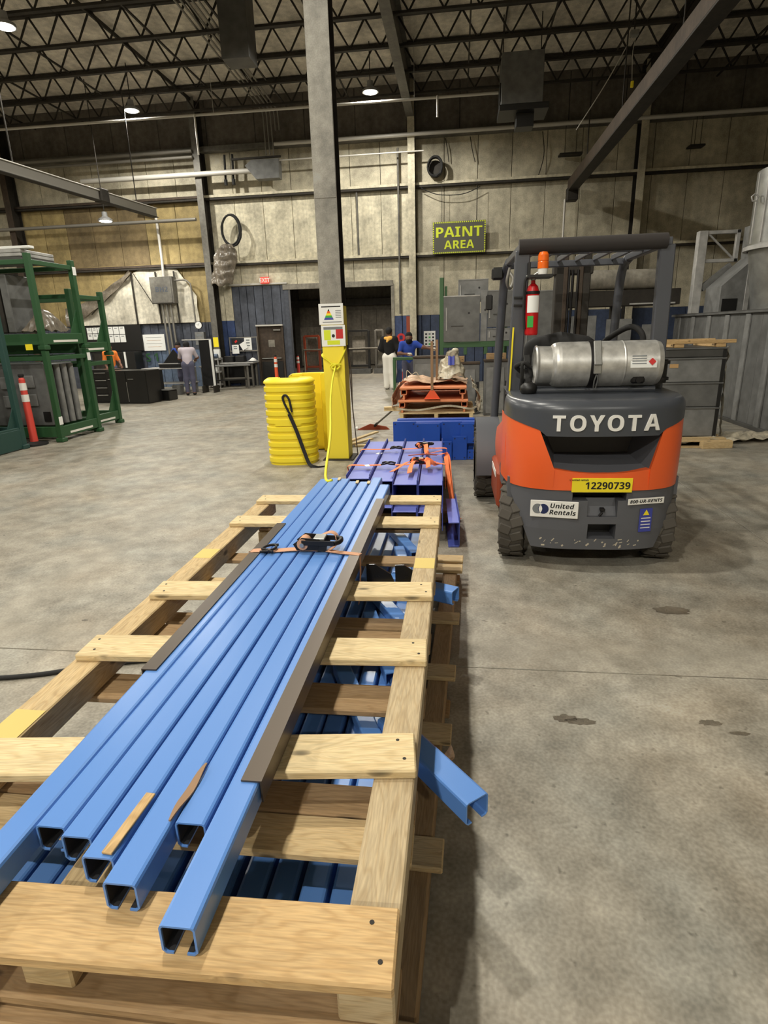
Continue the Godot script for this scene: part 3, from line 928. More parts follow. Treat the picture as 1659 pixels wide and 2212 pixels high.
	for k in 2:
		solo("hoist_bracket", "short dark bracket on the wall " + ["beside the slanting beam", "far right of the slanting beam"][k], "bracket", MB.new().box(V([3.06, 6.36][k], 6.15, -18.95), V([0.62, 0.4][k], 0.05, 0.3), 0.01).cyl(V([2.9, 6.3][k], 6.15, -18.9), V([2.9, 6.3][k], 6.85, -18.9), 0.008, 0.008, 5).cyl(V([3.2, 6.45][k], 6.15, -18.9), V([3.2, 6.45][k], 6.85, -18.9), 0.008, 0.008, 5), M.steel_dark)
	for c in [[-0.4, 6.8, -0.3, 6.2], [0.3, 6.8, 0.45, 6.15], [2.3, 6.8, 2.2, 5.6]]:
		solo("loose_wire", "thin loose wire hanging on the wall near x mark", "wire", MB.new().tube(curve_pts([V(c[0], c[1], -19.1), V(c[0] + 0.06, (c[1] + c[3]) / 2, -19.08), V(c[2], c[3], -19.1)]), 0.012, 5), M.steel_dark)
	var wires := []
	for k in get_children():
		if str(k.name).begins_with("loose_wire"):
			wires.append(k)
	for k in wires.size():
		wires[k].set_meta("label", ["thin loose wire hanging just above the paint sign's left", "thin loose wire hanging above the paint sign's right", "thin loose wire hanging left of the slanting beam"][k])
	# sagging cable swag under the girt
	solo("cable_swag", "thin black cables sagging under the girt above the paint sign", "cable", MB.new().tube(curve_pts([V(-1.1, 5.55, -19.0), V(-0.6, 5.35, -18.98), V(0.1, 5.33, -18.98), V(0.6, 5.5, -19.0)]), 0.012, 5), M.black_rubber)
	# notice sheets near the pale column
	var nt := thing("safety_notice", "white safety notice with rows of symbols right of the pale column", "notice", V(-0.88, 1.34, Z + 0.03))
	part(nt, "sheet", MB.new().box(Vector3.ZERO, V(0.36, 0.46, 0.012)), M.paper)
	for i in 3:
		for j in 4:
			part(nt, "symbol", cbox(V(0.06, 0.05, 0.003), 0.0), [M.black_print, M.grey_print, M.black_print, M.green_print][(i + j * 2) % 4], V(-0.11 + 0.11 * i, 0.14 - 0.1 * j, 0.008))
	var rd := thing("round_notice", "round red notice on the blue panel beside the bay", "notice", V(-1.78, 1.4, Z + 0.03))
	part(rd, "disc", MB.new().cyl(V(0, 0, 0), V(0, 0, 0.01), 0.13, 0.13, 18), M.red_print)
	part(rd, "symbol", MB.new().box(V(0, 0, 0.012), V(0.1, 0.12, 0.006)), M.navy_print)
	part(rd, "lower_plate", MB.new().box(V(0.28, 0.15, 0.23), V(0.17, 0.95, 0.01)), M.rust_dark)
	# things standing in the paint bay
	for r in [[-5.85, 0.6, 1.35, "rust_dark", "narrow dark rack with brown bars in the paint bay, left"], [-5.0, 0.5, 1.4, "black_paint", "dark rack in the paint bay behind the column"], [-3.95, 0.85, 1.5, "black_paint", "black door-sized frame standing in the paint bay"], [-3.1, 0.3, 1.5, "steel_grey", "narrow grey frame at the right end of the paint bay"]]:
		var t := thing("bay_rack", r[4], "rack", V(r[0], 0, -24.0))
		for s in [-1.0, 1.0]:
			part(t, "post", MB.new().box(V(r[1] * 0.5 * s, r[2] * 0.5 + 0.15, 0), V(0.09, r[2], 0.09), 0.005), M[r[3]])
		for y in [0.3, 0.95, r[2] + 0.15]:
			part(t, "rail", MB.new().box(V(0, y, 0), V(r[1], 0.08, 0.08), 0.005), M[r[3]])
		part(t, "panel", MB.new().box(V(0.0, 0.85, -0.1), V(r[1] * 0.62, 1.2, 0.03), 0.004), M.overspray_grey)
		part(t, "base", MB.new().box(V(0, 0.09, 0), V(r[1] + 0.16, 0.18, 0.6), 0.01), M.sheet_mid)
	solo("bay_handrail", "thin pale rail across the paint bay racks", "rail", MB.new().cyl(V(-6.1, 0.98, -23.6), V(-2.6, 0.98, -23.6), 0.03, 0.03, 8).cyl(V(-6.1, 0.0, -23.6), V(-6.1, 0.98, -23.6), 0.03, 0.03, 8).cyl(V(-2.6, 0.0, -23.6), V(-2.6, 0.98, -23.6), 0.03, 0.03, 8), M.overspray_grey)


# ---------------------------------------------------------------- the near load: skid, tubes, straps
# open channel with lips, w wide and h high, mouth down, from z = 0 to z = len
func channel_mesh(w: float, h: float, lip: float, len: float, t := 0.004) -> ArrayMesh:
	var k := "c%.3f_%.3f_%.3f_%.3f" % [w, h, lip, len]
	if cache.has(k):
		return cache[k]
	var a := w * 0.5
	var c := minf(0.008, h * 0.12)
	var p := [
		Vector2(-a + lip, 0), Vector2(-a + c, 0), Vector2(-a, c), Vector2(-a, h - c), Vector2(-a + c * 0.3, h - c * 0.3), Vector2(-a + c, h), Vector2(a - c, h), Vector2(a - c * 0.3, h - c * 0.3), Vector2(a, h - c), Vector2(a, c), Vector2(a - c, 0), Vector2(a - lip, 0),
		Vector2(a - lip, t), Vector2(a - c, t), Vector2(a - t, c), Vector2(a - t, h - c), Vector2(a - c, h - t), Vector2(-a + c, h - t), Vector2(-a + t, h - c), Vector2(-a + t, c), Vector2(-a + c, t), Vector2(-a + lip, t)]
	cache[k] = MB.new().prism(p, 0.0, len).mesh()
	return cache[k]


func wood(tone: String) -> Material:
	return M[tone + str(rng.randi() % 3)]


func nail(parent: Node3D, x: float, y: float, z: float) -> void:
	if not cache.has("nail"):
		cache["nail"] = MB.new().cyl(V(0, -0.004, 0), V(0, 0.0008, 0), 0.0045, 0.0045, 8).mesh()
	part(parent, "nail_head", cache["nail"], M.steel_dark, V(x, y, z))


func ratchet(called: String, label: String, at: Vector3, turn: float, s: float, web: Material) -> void:
	var t := thing(called, label, "ratchet", at, turn)
	for q in [-1.0, 1.0]:
		part(t, "side_plate", MB.new().prism([Vector2(-0.055, 0.0), Vector2(0.05, 0.0), Vector2(0.062, 0.022), Vector2(0.03, 0.046), Vector2(-0.03, 0.042), Vector2(-0.06, 0.02)], -0.0015, 0.0015), M.iron_black, V(0, 0, 0.026 * q) * s, Basis.from_scale(Vector3.ONE * s))
	part(t, "spool", MB.new().cyl(V(0.028, 0.022, -0.03) * s, V(0.028, 0.022, 0.03) * s, 0.02 * s, 0.02 * s, 12), web)
	part(t, "spool", MB.new().cyl(V(-0.02, 0.018, -0.03) * s, V(-0.02, 0.018, 0.03) * s, 0.011 * s, 0.011 * s, 10), M.iron_black)
	for q in [-1.0, 1.0]:
		part(t, "handle_arm", MB.new().bar(V(0.03, 0.03, 0.033 * q) * s, V(-0.085, 0.028, 0.03 * q) * s, 0.004 * s, 0.018 * s, 0.001), M.iron_black)
	part(t, "handle_grip", MB.new().tube([V(-0.085, 0.028, -0.03) * s, V(-0.1, 0.03, -0.02) * s, V(-0.104, 0.03, 0.0) * s, V(-0.1, 0.03, 0.02) * s, V(-0.085, 0.028, 0.03) * s], 0.009 * s, 8), M.iron_black)
	part(t, "pawl", MB.new().box(V(-0.03, 0.04, 0) * s, V(0.04, 0.008, 0.05) * s, 0.002), M.galvanised)
	part(t, "axle", MB.new().cyl(V(0.028, 0.022, -0.04) * s, V(0.028, 0.022, 0.04) * s, 0.008 * s, 0.008 * s, 8), M.galvanised)


func ribbon(pts: Array, width: float, thick: float, side: Vector3) -> MB:
	var p := curve_pts(pts, 5)
	var m := MB.new()
	for i in p.size() - 1:
		var a: Vector3 = p[i]
		var b: Vector3 = p[i + 1]
		var t := (b - a).normalized()
		var sd := (side - t * side.dot(t)).normalized() * width * 0.5
		var up := t.cross(sd).normalized() * thick
		m.quad(a - sd + up, a + sd + up, b + sd + up, b - sd + up)
		m.quad(a + sd, a - sd, b - sd, b + sd)
		m.quad(a - sd, a - sd + up, b - sd + up, b - sd)
		m.quad(a + sd + up, a + sd, b + sd, b + sd + up)
	return m


func build_pallets() -> void:
	rng.seed = 31
	# --- lower pallet, a little skew, its right edge showing
	var lp := thing("lower_pallet", "long weathered wooden pallet on the floor under the blue load", "pallet", V(-0.02, 0, -2.2), -1.9)
	for x in [-0.06, -0.55, -1.05]:
		timber(lp, "stringer", V(x, 0.07, 1.55), V(x, 0.07, -1.5), 0.096, 0.085, wood("pine_brown"))
	for z in [-1.46, -1.3, -0.62, -0.1, 0.32, 0.86, 1.36, 1.53]:
		timber(lp, "deck_board", V(-1.12, 0.129, z), V(0.02, 0.129, z), 0.022, 0.11, wood("pine"))
	for z in [-1.4, 0.0, 1.45]:
		timber(lp, "base_board", V(-1.1, 0.011, z), V(0.0, 0.011, z), 0.022, 0.11, wood("pine_brown"))
	# --- blue tubes of the buried layer
	for layer in 3:
		for i in 14:
			if layer < 2 and (i > 1 and i < 12):
				continue
			var x := -1.13 + 0.0735 * i + rng.randf_range(-0.003, 0.003)
			var y := 0.1405 + 0.0785 * layer
			solo("buried_tube", "%s blue tube from the left in the %s layer between the pallets" % [["first", "second", "third", "fourth", "fifth", "sixth", "seventh", "eighth", "ninth", "tenth", "eleventh", "twelfth", "thirteenth", "fourteenth"][i], ["lowest", "middle", "top"][layer]], "tube", channel_mesh(0.062, 0.075, 0.018, 3.0), M.tube_blue, V(x, y, -3.62 + rng.randf_range(-0.06, 0.1)), 0.0, "blue tubes between the two pallets")
	# tubes that stick out at the side, resting on the layer
	for s in [[V(0.06, 0.377, -1.23), 40.0, 0.42, "blue channel offcut sticking out sideways from the load near its front"], [V(0.0, 0.377, -2.5), 64.0, 0.36, "short blue tube sticking out sideways from the load near its middle"]]:
		var o := solo("side_channel", s[3], "channel", channel_mesh(0.075, 0.07, 0.02, s[2]), M.tube_blue, s[0], s[1] + 180.0 + 90.0 * 0.0)
		o.rotation_degrees = V(0, 180.0 + s[1], 0)
	for i in 5:
		var o := solo("loose_channel", "askew blue channel under the wooden skid, %s from its front end" % ["first", "second", "third", "fourth", "last"][i], "channel", channel_mesh(0.06, 0.05, 0.016, 0.5), M.tube_blue, V(-0.33, 0.377, -1.42 - 0.4 * i), 0.0, "askew blue channels under the skid")
		o.rotation_degrees = V(0, 180.0 + [24, 18, 28, 12, 22][i] - 200.0 * 0.0, 0)
		o.position.x = -0.22
	# --- dunnage between load and skid
	for z in [-0.66, -2.1, -3.3]:
		var dn := thing("dunnage", {-0.66: "timber dunnage plank and blocks under the front of the skid", -2.1: "timber dunnage plank under the middle of the skid", -3.3: "timber dunnage plank under the far end of the skid"}[z], "dunnage", V(0, 0, z))
		timber(dn, "plank", V(-1.2, 0.463, 0.0), V(-0.1, 0.463, 0.0), 0.02, 0.09, wood("pine_brown"))
		for x in [-1.15, -0.72, -0.15]:
			timber(dn, "block", V(x, 0.412 if z < -1 else 0.412, -0.05), V(x, 0.412, 0.06), 0.08, 0.1, wood("pine"))
	# --- upper skid
	var sk := thing("wooden_skid", "long pale wooden skid carrying the strapped blue tubes", "pallet", Vector3.ZERO)
	var top := 0.62
	for x in [-0.14, -0.71, -1.2]:
		timber(sk, "stringer", V(x, top - 0.025 - 0.045, -0.66), V(x, top - 0.07, -3.48), 0.09, 0.096, M["pine_grey" + ("1" if x > -0.5 else "0")] if x > -0.5 else M["pine2"])
	# deck boards: right end x, z right far/near; left end x, z left far/near
	for b in [[-0.09, -3.435, -1.235, -3.42], [-0.09, -3.0, -1.24, -2.982], [-0.091, -2.125, -1.225, -2.07], [-0.09, -1.664, -1.238, -1.613], [-0.094, -1.186, -1.235, -1.07], [-0.092, -0.711, -1.24, -0.685]]:
		timber(sk, "deck_board", V(b[2], top - 0.0125, b[3]), V(b[0], top - 0.0125, b[1]), 0.025, 0.137, wood("pine_pale" if b[1] < -1.0 else "pine_gold"))
		for s in [[b[0] - 0.035, b[1]], [b[2] + 0.04, b[3]]]:
			for q in [-0.035, 0.03]:
				nail(sk, s[0] + q * 0.35, top, s[1] + q)
	# boards underneath the stringers, browner tone standing in for the shade there
	for z in [[-3.3, 0.1, "pine_brown"], [-2.72, 0.1, "pine_brown"], [-2.4, 0.1, "pine"], [-1.92, 0.13, "pine_brown"], [-1.56, 0.14, "pine_brown"], [-1.14, 0.1, "pine_brown"], [-1.03, 0.11, "pine"], [-0.7, 0.12, "pine_brown"]]:
		timber(sk, "under_board", V(-1.24, 0.491, z[0]), V(-0.09, 0.491, z[0]), 0.022, z[1], wood(z[2]))
	# a patch of yellow crayon on the right stringer and one on the left
	part(sk, "crayon_mark", MB.new().box(V(-0.14, 0.5955, -2.45), V(0.09, 0.001, 0.12)), M.crayon)
	part(sk, "crayon_mark", MB.new().box(V(-1.2, 0.5955, -2.52), V(0.09, 0.001, 0.12)), M.crayon)
	part(sk, "crayon_mark", MB.new().box(V(-1.2, 0.5955, -1.23), V(0.09, 0.001, 0.12)), M.crayon)
	for k in 2:
		solo("gusset_plate", ["left of two black gusset plates lying under the skid's far end", "right of two black gusset plates lying under the skid's far end"][k], "plate", MB.new().prism([Vector2(-0.06, 0.0), Vector2(0.07, 0.0), Vector2(0.05, 0.05), Vector2(-0.02, 0.1), Vector2(-0.06, 0.1)], -0.004, 0.004).cyl(V(-0.01, 0.04, 0.004), V(-0.01, 0.04, 0.006), 0.008, 0.008, 8), M.black_gloss, V(-0.34 + 0.13 * k, 0.5025, -2.41), 8.0, "black gusset plates")
	# --- blue tubes on the skid
	var ends := [[-0.86, -0.42, -3.66], [-0.794, -0.83, -3.69], [-0.727, -0.812, -3.67], [-0.657, -0.771, -3.6], [-0.586, -0.724, -3.59], [-0.518, -0.863, -3.7], [-0.448, -0.659, -3.52]]
	var said := ["leftmost long blue tube of the seven on the skid", "second long blue tube from the left on the skid", "third long blue tube from the left on the skid", "middle long blue tube under the tan wood strip", "long blue tube right of the tan wood strip on the skid", "short set-back blue tube beside the rightmost one", "rightmost long blue tube reaching nearest to the camera"]
	for i in 7:
		var e: Array = ends[i]
		var ln := snappedf(e[1] - e[2], 0.001)
		var tb := thing("blue_tube", said[i], "tube", V(e[0], top + 0.0005, e[1] - ln), 0.0, "blue tubes strapped on the skid")
		part(tb, "shell", channel_mesh(0.0635, 0.062, 0.02, ln), M.tube_blue)
		part(tb, "dark_lining", channel_mesh(0.0552, 0.0535, 0.0155, ln - 0.004, 0.0012), M.tube_inside, V(0, 0.0042, 0.001))  # thin dark lining set inside the shell
	# --- steel edge angles over the outer tubes
	var h := top + 0.063
	var ar := MB.new()
	ar.prism([Vector2(-0.04, 0.0), Vector2(0.006, 0.0), Vector2(0.006, -0.055), Vector2(0.002, -0.055), Vector2(0.002, -0.004), Vector2(-0.04, -0.004)].map(func(p): return p + Vector2(0, 0.0045)), 0.0, 2.2)
	solo("edge_angle", "dark steel edge angle over the right side of the blue tubes", "angle", ar, M.angle_steel, V(-0.415, h, -3.18), 0.0, "steel edge angles")
	var al := MB.new()
	al.prism([Vector2(0.04, 0.0), Vector2(-0.006, 0.0), Vector2(-0.006, -0.055), Vector2(-0.002, -0.055), Vector2(-0.002, -0.004), Vector2(0.04, -0.004)].map(func(p): return p + Vector2(0, 0.0045)), 0.0, 1.34)
	solo("edge_angle", "dark steel edge angle over the left side of the blue tubes", "angle", al, M.angle_steel, V(-0.8955, h, -2.72), 0.0, "steel edge angles")
	# --- ratchet strap across
	var y := h + 0.0055
	var st := thing("load_strap", "faded salmon ratchet strap running over the blue tubes", "strap", Vector3.ZERO)
	part(st, "webbing", ribbon([V(-0.905, 0.5, -2.32), V(-0.903, 0.66, -2.325), V(-0.896, y, -2.33), V(-0.8, y + 0.001, -2.335), V(-0.7, y + 0.004, -2.35), V(-0.6, y + 0.004, -2.35)], 0.042, 0.002, V(0, 0, 1)), M.strap_faded)
	part(st, "webbing", ribbon([V(-0.56, y + 0.004, -2.34), V(-0.5, y + 0.002, -2.325), V(-0.418, y, -2.31), V(-0.409, y - 0.01, -2.305), V(-0.408, 0.6, -2.3), V(-0.42, 0.46, -2.3)], 0.03, 0.002, V(0, 0, 1)), M.strap_faded)
	part(st, "hook", MB.new().tube(curve_pts([V(-0.85, y + 0.006, -2.37), V(-0.81, y + 0.012, -2.375), V(-0.79, y + 0.012, -2.34), V(-0.81, y + 0.012, -2.3), V(-0.85, y + 0.006, -2.3)]), 0.006, 6).tube(curve_pts([V(-0.79, y + 0.01, -2.38), V(-0.83, y + 0.014, -2.36), V(-0.85, y + 0.01, -2.33), V(-0.83, y + 0.014, -2.31), V(-0.79, y + 0.01, -2.29)]), 0.006, 6), M.iron_black)
	ratchet("strap_ratchet", "big black ratchet buckle of the strap over the blue tubes", V(-0.63, y + 0.006, -2.36), 180.0, 1.25, M.strap_faded)
	part(st, "loose_loop", ribbon([V(-0.6, y + 0.05, -2.4), V(-0.56, y + 0.062, -2.42), V(-0.53, y + 0.05, -2.41), V(-0.525, y + 0.02, -2.37), V(-0.55, y + 0.004, -2.34)], 0.035, 0.002, V(0, 0, 1)), M.strap_faded)
	# --- wood slips lying on the tubes
	var w1 := solo("wood_strip", "flat tan wood strip lying on the middle blue tubes", "strip", cbox(V(0.15, 0.005, 0.021), 0.001), M.pine_gold1, V(-0.636, h + 0.0035, -0.852))
	w1.rotation_degrees = V(0, 86.5, 0)
	w1.material_override = M.pine_gold1
	var w2 := solo("bark_strip", "dark splintered bark strip lodged between two blue tubes", "strip", MB.new().patch(10, 2, func(u: float, w: float) -> Vector3: return V((u - 0.5) * 0.16, 0.003 + 0.003 * sin(u * 9.0), (w - 0.5) * 0.014 * (0.3 + sin(u * PI))), V(0, 0.004, 0)), M.wood_handle, V(-0.553, h + 0.0045, -0.94))
	w2.rotation_degrees = V(0, 87.0, 0)
	for s in [[-0.628, -3.56, "small pale wood chip on the far end of the blue tubes, middle"], [-0.553, -3.55, "small wood chip wedged at the far end of the blue tubes, right"], [-0.76, -3.64, "small wood chip wedged at the far end of the blue tubes, left"]]:
		solo("wood_chip", s[2], "wood chip", MB.new().box(Vector3.ZERO, V(0.02, 0.008, 0.06), 0.002), M.pine_pale0, V(s[0], h + 0.005, s[1]), 4.0, "wood chips on the blue tubes")
	# --- clear film scrap on the right side of the lower load
	var fs := MB.new()
	fs.patch(8, 10, func(u: float, w: float) -> Vector3: return V(-0.07 + 0.06 * u + 0.012 * sin(w * 7.0), 0.33 - 0.12 * w + 0.012 * sin(u * 8.0 + w * 5.0), -1.5 - 0.05 * u + 0.015 * sin(w * 9.0)), V(0, 0, 0.002))
	solo("film_scrap", "crumpled pinkish stretch film hanging at the right side of the load", "film", fs, M.wrap_pink, V(0.0, -0.075, -0.1))
	# cord on the floor at the left
	solo("power_cable", "dark cord lying on the concrete left of the skid", "cord", MB.new().tube(curve_pts([V(-2.6, 0.012, -2.2), V(-2.1, 0.012, -2.3), V(-1.8, 0.012, -2.42), V(-1.5, 0.012, -2.5), V(-1.3, 0.012, -2.55)]), 0.012, 6), M.black_rubber)


# ---------------------------------------------------------------- the column and what stands by it
func cone_post(label: String, at: Vector3, h: float, m: Material, group := "") -> void:
	var t := thing("delineator_post", label, "traffic post", at, 0.0, group)
	part(t, "rubber_base", MB.new().lathe(Vector3.ZERO, [Vector2(0.0, 0.001), Vector2(0.2, 0.001), Vector2(0.2, 0.03), Vector2(0.1, 0.05), Vector2(0.06, 0.06), Vector2(0.0, 0.06)], 12), M.black_rubber)
	part(t, "post", MB.new().lathe(Vector3.ZERO, [Vector2(0.062, 0.05), Vector2(0.055, h * 0.5), Vector2(0.046, h - 0.08), Vector2(0.03, h - 0.05), Vector2(0.0, h - 0.05)], 14), m)
	for k in 2:
		part(t, "white_band", MB.new().lathe(Vector3.ZERO, [Vector2(0.058 - 0.004 * k, h * (0.62 + 0.16 * k)), Vector2(0.0565 - 0.004 * k, h * (0.72 + 0.16 * k))], 14), M.white_tape)
	part(t, "handle", MB.new().lathe(Vector3.ZERO, [Vector2(0.03, h - 0.06), Vector2(0.045, h - 0.02), Vector2(0.04, h), Vector2(0.0, h)], 12), M.black_rubber)


# one half of a plastic column guard: ribbed D-shaped shell, mouth at the back
func guard_half(label: String, at: Vector3, turn: float, ribs: bool) -> void:
	var t := thing("column_guard_half", label, "column guard", at, turn)
	var H := 1.08
	var shell := MB.new()
	var n := 220
	var ring := func(y: float, q: float) -> Vector3:
		# q in 0..1 round the convex side; squarish front
		var a := lerpf(-1.72, 1.72, q)
		var r := 0.0
		if ribs and y > 0.04 and y < H - 0.06:
			var k := fposmod(y / 0.098, 1.0)
			r = -0.02 if k < 0.34 else 0.0
			if k > 0.34 and k < 0.39 or k < 0.05:
				r = -0.01
			if y > 0.5 and y < 0.565 and absf(q - 0.5) < 0.16:
				r = 0.0
		if y < 0.03:
			r -= 0.012
		if y > H - 0.05:
			r -= 0.05 * pow((y - H + 0.05) / 0.05, 2.0)
		var c := cos(a)
		var s := sin(a)
		var e := pow(pow(absf(c), 3.2) + pow(absf(s), 3.2), -1.0 / 3.2)
		return V(s * e * 0.315 * (1.0 + r / 0.315), y, (c * e * 0.3 * (1.0 + r / 0.3)))
	shell.patch(30, n, func(u: float, w: float) -> Vector3: return ring.call(w * H, u), V(0, 0, 0.0))
	part(t, "shell", shell, M.plastic_yellow)
	# rim on top and the hollow for the column at the back
	var rim := []
	for k in 31:
		var p: Vector3 = ring.call(H - 0.001, k / 30.0)
		rim.append(Vector2(p.x, p.z))
	for p in [Vector2(0.13, -0.05), Vector2(0.13, 0.11), Vector2(-0.13, 0.11), Vector2(-0.13, -0.05)]:
		rim.append(p)
	var lid := MB.new()
	lid.T = Transform3D(Basis(V(1, 0, 0), V(0, 0, 1), V(0, -1, 0)), Vector3.ZERO)
	lid.prism(rim, -H, -H + 0.03)
	part(t, "top_rim", lid, M.plastic_yellow)
	var back := MB.new()
	for s in [-1.0, 1.0]:
		back.box(V(0.215 * s, H * 0.5, -0.045), V(0.17, H - 0.03, 0.012))
		back.box(V(0.13 * s, H * 0.5, 0.03), V(0.012, H - 0.03, 0.16))
	back.box(V(0, H * 0.5, 0.11), V(0.26, H - 0.03, 0.012))
	part(t, "inner_wall", back, M.plastic_yellow)


func build_column() -> void:
	var c := struct("trim_1", null, null, V(-1.543, 0, -7.43))
	var w := 0.268
	# rolled section, painted grey above and cased in yellow below
	part(c, "front_flange", MB.new().box(V(0, 4.85, -0.012), V(w, 5.9, 0.024), 0.003), M.column_grey)
	part(c, "web", MB.new().box(V(0, 4.85, -0.14), V(0.014, 5.9, 0.25)), M.steel_dark)
	part(c, "rear_flange", MB.new().box(V(0, 4.85, -0.27), V(w, 5.9, 0.024), 0.003), M.steel_dark)
	part(c, "splice_plate", MB.new().box(V(0, 3.6, 0.002), V(w - 0.01, 1.0, 0.008), 0.001), M.column_grey)
	part(c, "yellow_casing", MB.new().box(V(0, 0.96, -0.14), V(w + 0.004, 1.92, 0.29), 0.004), M.safety_yellow)
	part(c, "base_plate", MB.new().box(V(0, 0.008, -0.14), V(0.4, 0.016, 0.42), 0.003), M.steel_dark)
	# two posters
	var p1 := thing("pyramid_poster", "white poster with coloured pyramid on the yellow column", "poster", V(-1.545, 1.82, -7.418))
	part(p1, "sheet", MB.new().box(Vector3.ZERO, V(0.305, 0.245, 0.006), 0.001), M.paper)
	part(p1, "title_bar", MB.new().box(V(0.0, 0.087, 0.004), V(0.24, 0.012, 0.002)), M.black_print)
	part(p1, "foot_bar", MB.new().box(V(0.01, -0.092, 0.004), V(0.24, 0.008, 0.002)), M.grey_print)
	var tiers := [M.black_print, M.amber, M.yellow_print, M.green_print, M.blue_print]
	for k in 5:
		var y0 := 0.06 - 0.025 * k
		var a0 := 0.012 * k + 0.002
		var a1 := 0.012 * (k + 1)
		part(p1, "pyramid_tier", MB.new().prism([Vector2(-0.03 - a1, y0 - 0.025), Vector2(-0.03 + a1, y0 - 0.025), Vector2(-0.03 + a0, y0), Vector2(-0.03 - a0, y0)], 0.003, 0.0055), tiers[k])
	for k in 5:
		part(p1, "text_line", cbox(V(0.07, 0.006, 0.002), 0.0), M.grey_print, V(0.09, 0.04 - 0.02 * k, 0.004))
	var p2 := thing("color_poster", "white poster with yellow and red blocks below the pyramid poster", "poster", V(-1.53, 1.565, -7.418))
	part(p2, "sheet", MB.new().box(Vector3.ZERO, V(0.3, 0.25, 0.006), 0.001), M.paper)
	part(p2, "title_bar", MB.new().box(V(0.0, 0.09, 0.004), V(0.24, 0.03, 0.002)), M.grey_print)
	part(p2, "yellow_block", MB.new().box(V(-0.075, 0.01, 0.004), V(0.085, 0.12, 0.002)), M.lime_print)
	part(p2, "red_block", MB.new().box(V(0.078, 0.02, 0.004), V(0.09, 0.11, 0.002)), M.red_print)
	part(p2, "lower_block", MB.new().box(V(0.0, -0.08, 0.004), V(0.16, 0.05, 0.002)), M.lime_print)
	part(p2, "symbol", MB.new().cyl(V(0.0, 0.0, 0.003), V(0, 0, 0.006), 0.02, 0.02, 10), M.black_print)
	# rope tied round, running down to the load
	var rp := thing("yellow_rope", "bright yellow rope knotted round the column and hanging to the load", "rope", Vector3.ZERO)
	var yk := 1.2
	var fx := -1.515
	part(rp, "loop", MB.new().tube(curve_pts([V(-1.685, 1.36, -7.6), V(-1.69, 1.33, -7.43), V(-1.6, 1.26, -7.41), V(fx, yk, -7.405), V(-1.45, 1.28, -7.41), V(-1.4, 1.38, -7.43), V(-1.395, 1.46, -7.6)]), 0.011, 7), M.rope_yellow)
	part(rp, "knot", MB.new().tube(curve_pts([V(fx - 0.07, yk + 0.0, -7.4), V(fx - 0.02, yk + 0.03, -7.38), V(fx + 0.05, yk + 0.0, -7.385), V(fx + 0.01, yk - 0.04, -7.375), V(fx - 0.05, yk - 0.02, -7.385), V(fx, yk + 0.02, -7.37), V(fx + 0.07, yk + 0.02, -7.39)]), 0.013, 7), M.rope_yellow)
	part(rp, "tail", MB.new().tube(curve_pts([V(fx, yk, -7.38), V(-1.4, 1.08, -6.6), V(-1.26, 0.94, -5.8), V(-1.06, 0.78, -4.8), V(-0.87, 0.69, -3.72), V(-0.8, 0.688, -3.6)]), 0.01, 7), M.rope_yellow)
	for k in 2:
		solo("hanging_rope", ["longer thin cord hanging down the right side of the column", "shorter thin cord hanging down the right side of the column"][k], "cord", MB.new().tube(curve_pts([V(-1.38, 1.45, -7.5 - 0.05 * k), V(-1.36 + 0.02 * k, 1.1, -7.5), V(-1.34, 0.7, -7.48), V(-1.32 + 0.03 * (1 - k), 0.06 + 0.4 * k, -7.45)]), 0.007, 6), M.steel_brown)
	guard_half("ribbed yellow plastic column guard half standing left of the column", V(-2.12, 0.0, -7.38), 4.0, true)
	guard_half("second yellow column guard half standing behind the ribbed one", V(-1.98, 0.0, -7.98), 196.0, true)
	# black sling draped on the guard
	var sl := thing("black_sling", "black lifting sling leaning on the ribbed yellow guard", "sling", Vector3.ZERO)
	part(sl, "strap", ribbon([V(-2.06, 0.66, -7.045), V(-1.98, 0.45, -7.04), V(-1.9, 0.2, -7.03), V(-1.84, 0.05, -7.0), V(-1.78, 0.012, -6.96), V(-1.7, 0.01, -6.97), V(-1.62, 0.01, -7.05)], 0.045, 0.008, V(1, 0.35, 0)), M.strap_black)
	part(sl, "eye", MB.new().tube(curve_pts([V(-2.055, 0.66, -7.05), V(-2.11, 0.78, -7.052), V(-2.13, 0.86, -7.055), V(-2.09, 0.885, -7.055), V(-2.05, 0.83, -7.052), V(-2.025, 0.68, -7.048)]), 0.014, 7), M.strap_black)
	# traffic posts
	cone_post("orange traffic post in front of the dark door", V(-5.75, 0, -18.6), 0.98, M.cone_orange)
	cone_post("faded red traffic post at the edge of the paint bay", V(-6.1, 0, -22.6), 0.85, M.cone_red)
	cone_post("orange traffic post half hidden behind the yellow column", V(-2.33, 0, -9.75), 0.95, M.cone_orange)
	cone_post("orange traffic post beside the man in white trousers", V(-1.56, 0, -17.5), 0.75, M.cone_red)


# ---------------------------------------------------------------- loads beyond the skid
func crumple(nu: int, nv: int, f: Callable, amp: float, sd: int, off := Vector3(0, 0, 0.004)) -> MB:
	var nz := noise(3.5, sd, 3)
	return MB.new().patch(nu, nv, func(u: float, w: float) -> Vector3:
		var p: Vector3 = f.call(u, w)
		return p + V(nz.get_noise_3d(p.x * 2.0, p.y * 2.0, p.z * 2.0), nz.get_noise_3d(p.y * 2.0 + 9.0, p.z * 2.0, p.x * 2.0), nz.get_noise_3d(p.z * 2.0 + 4.0, p.x * 2.0 + 3.0, p.y * 2.0)) * amp, off)


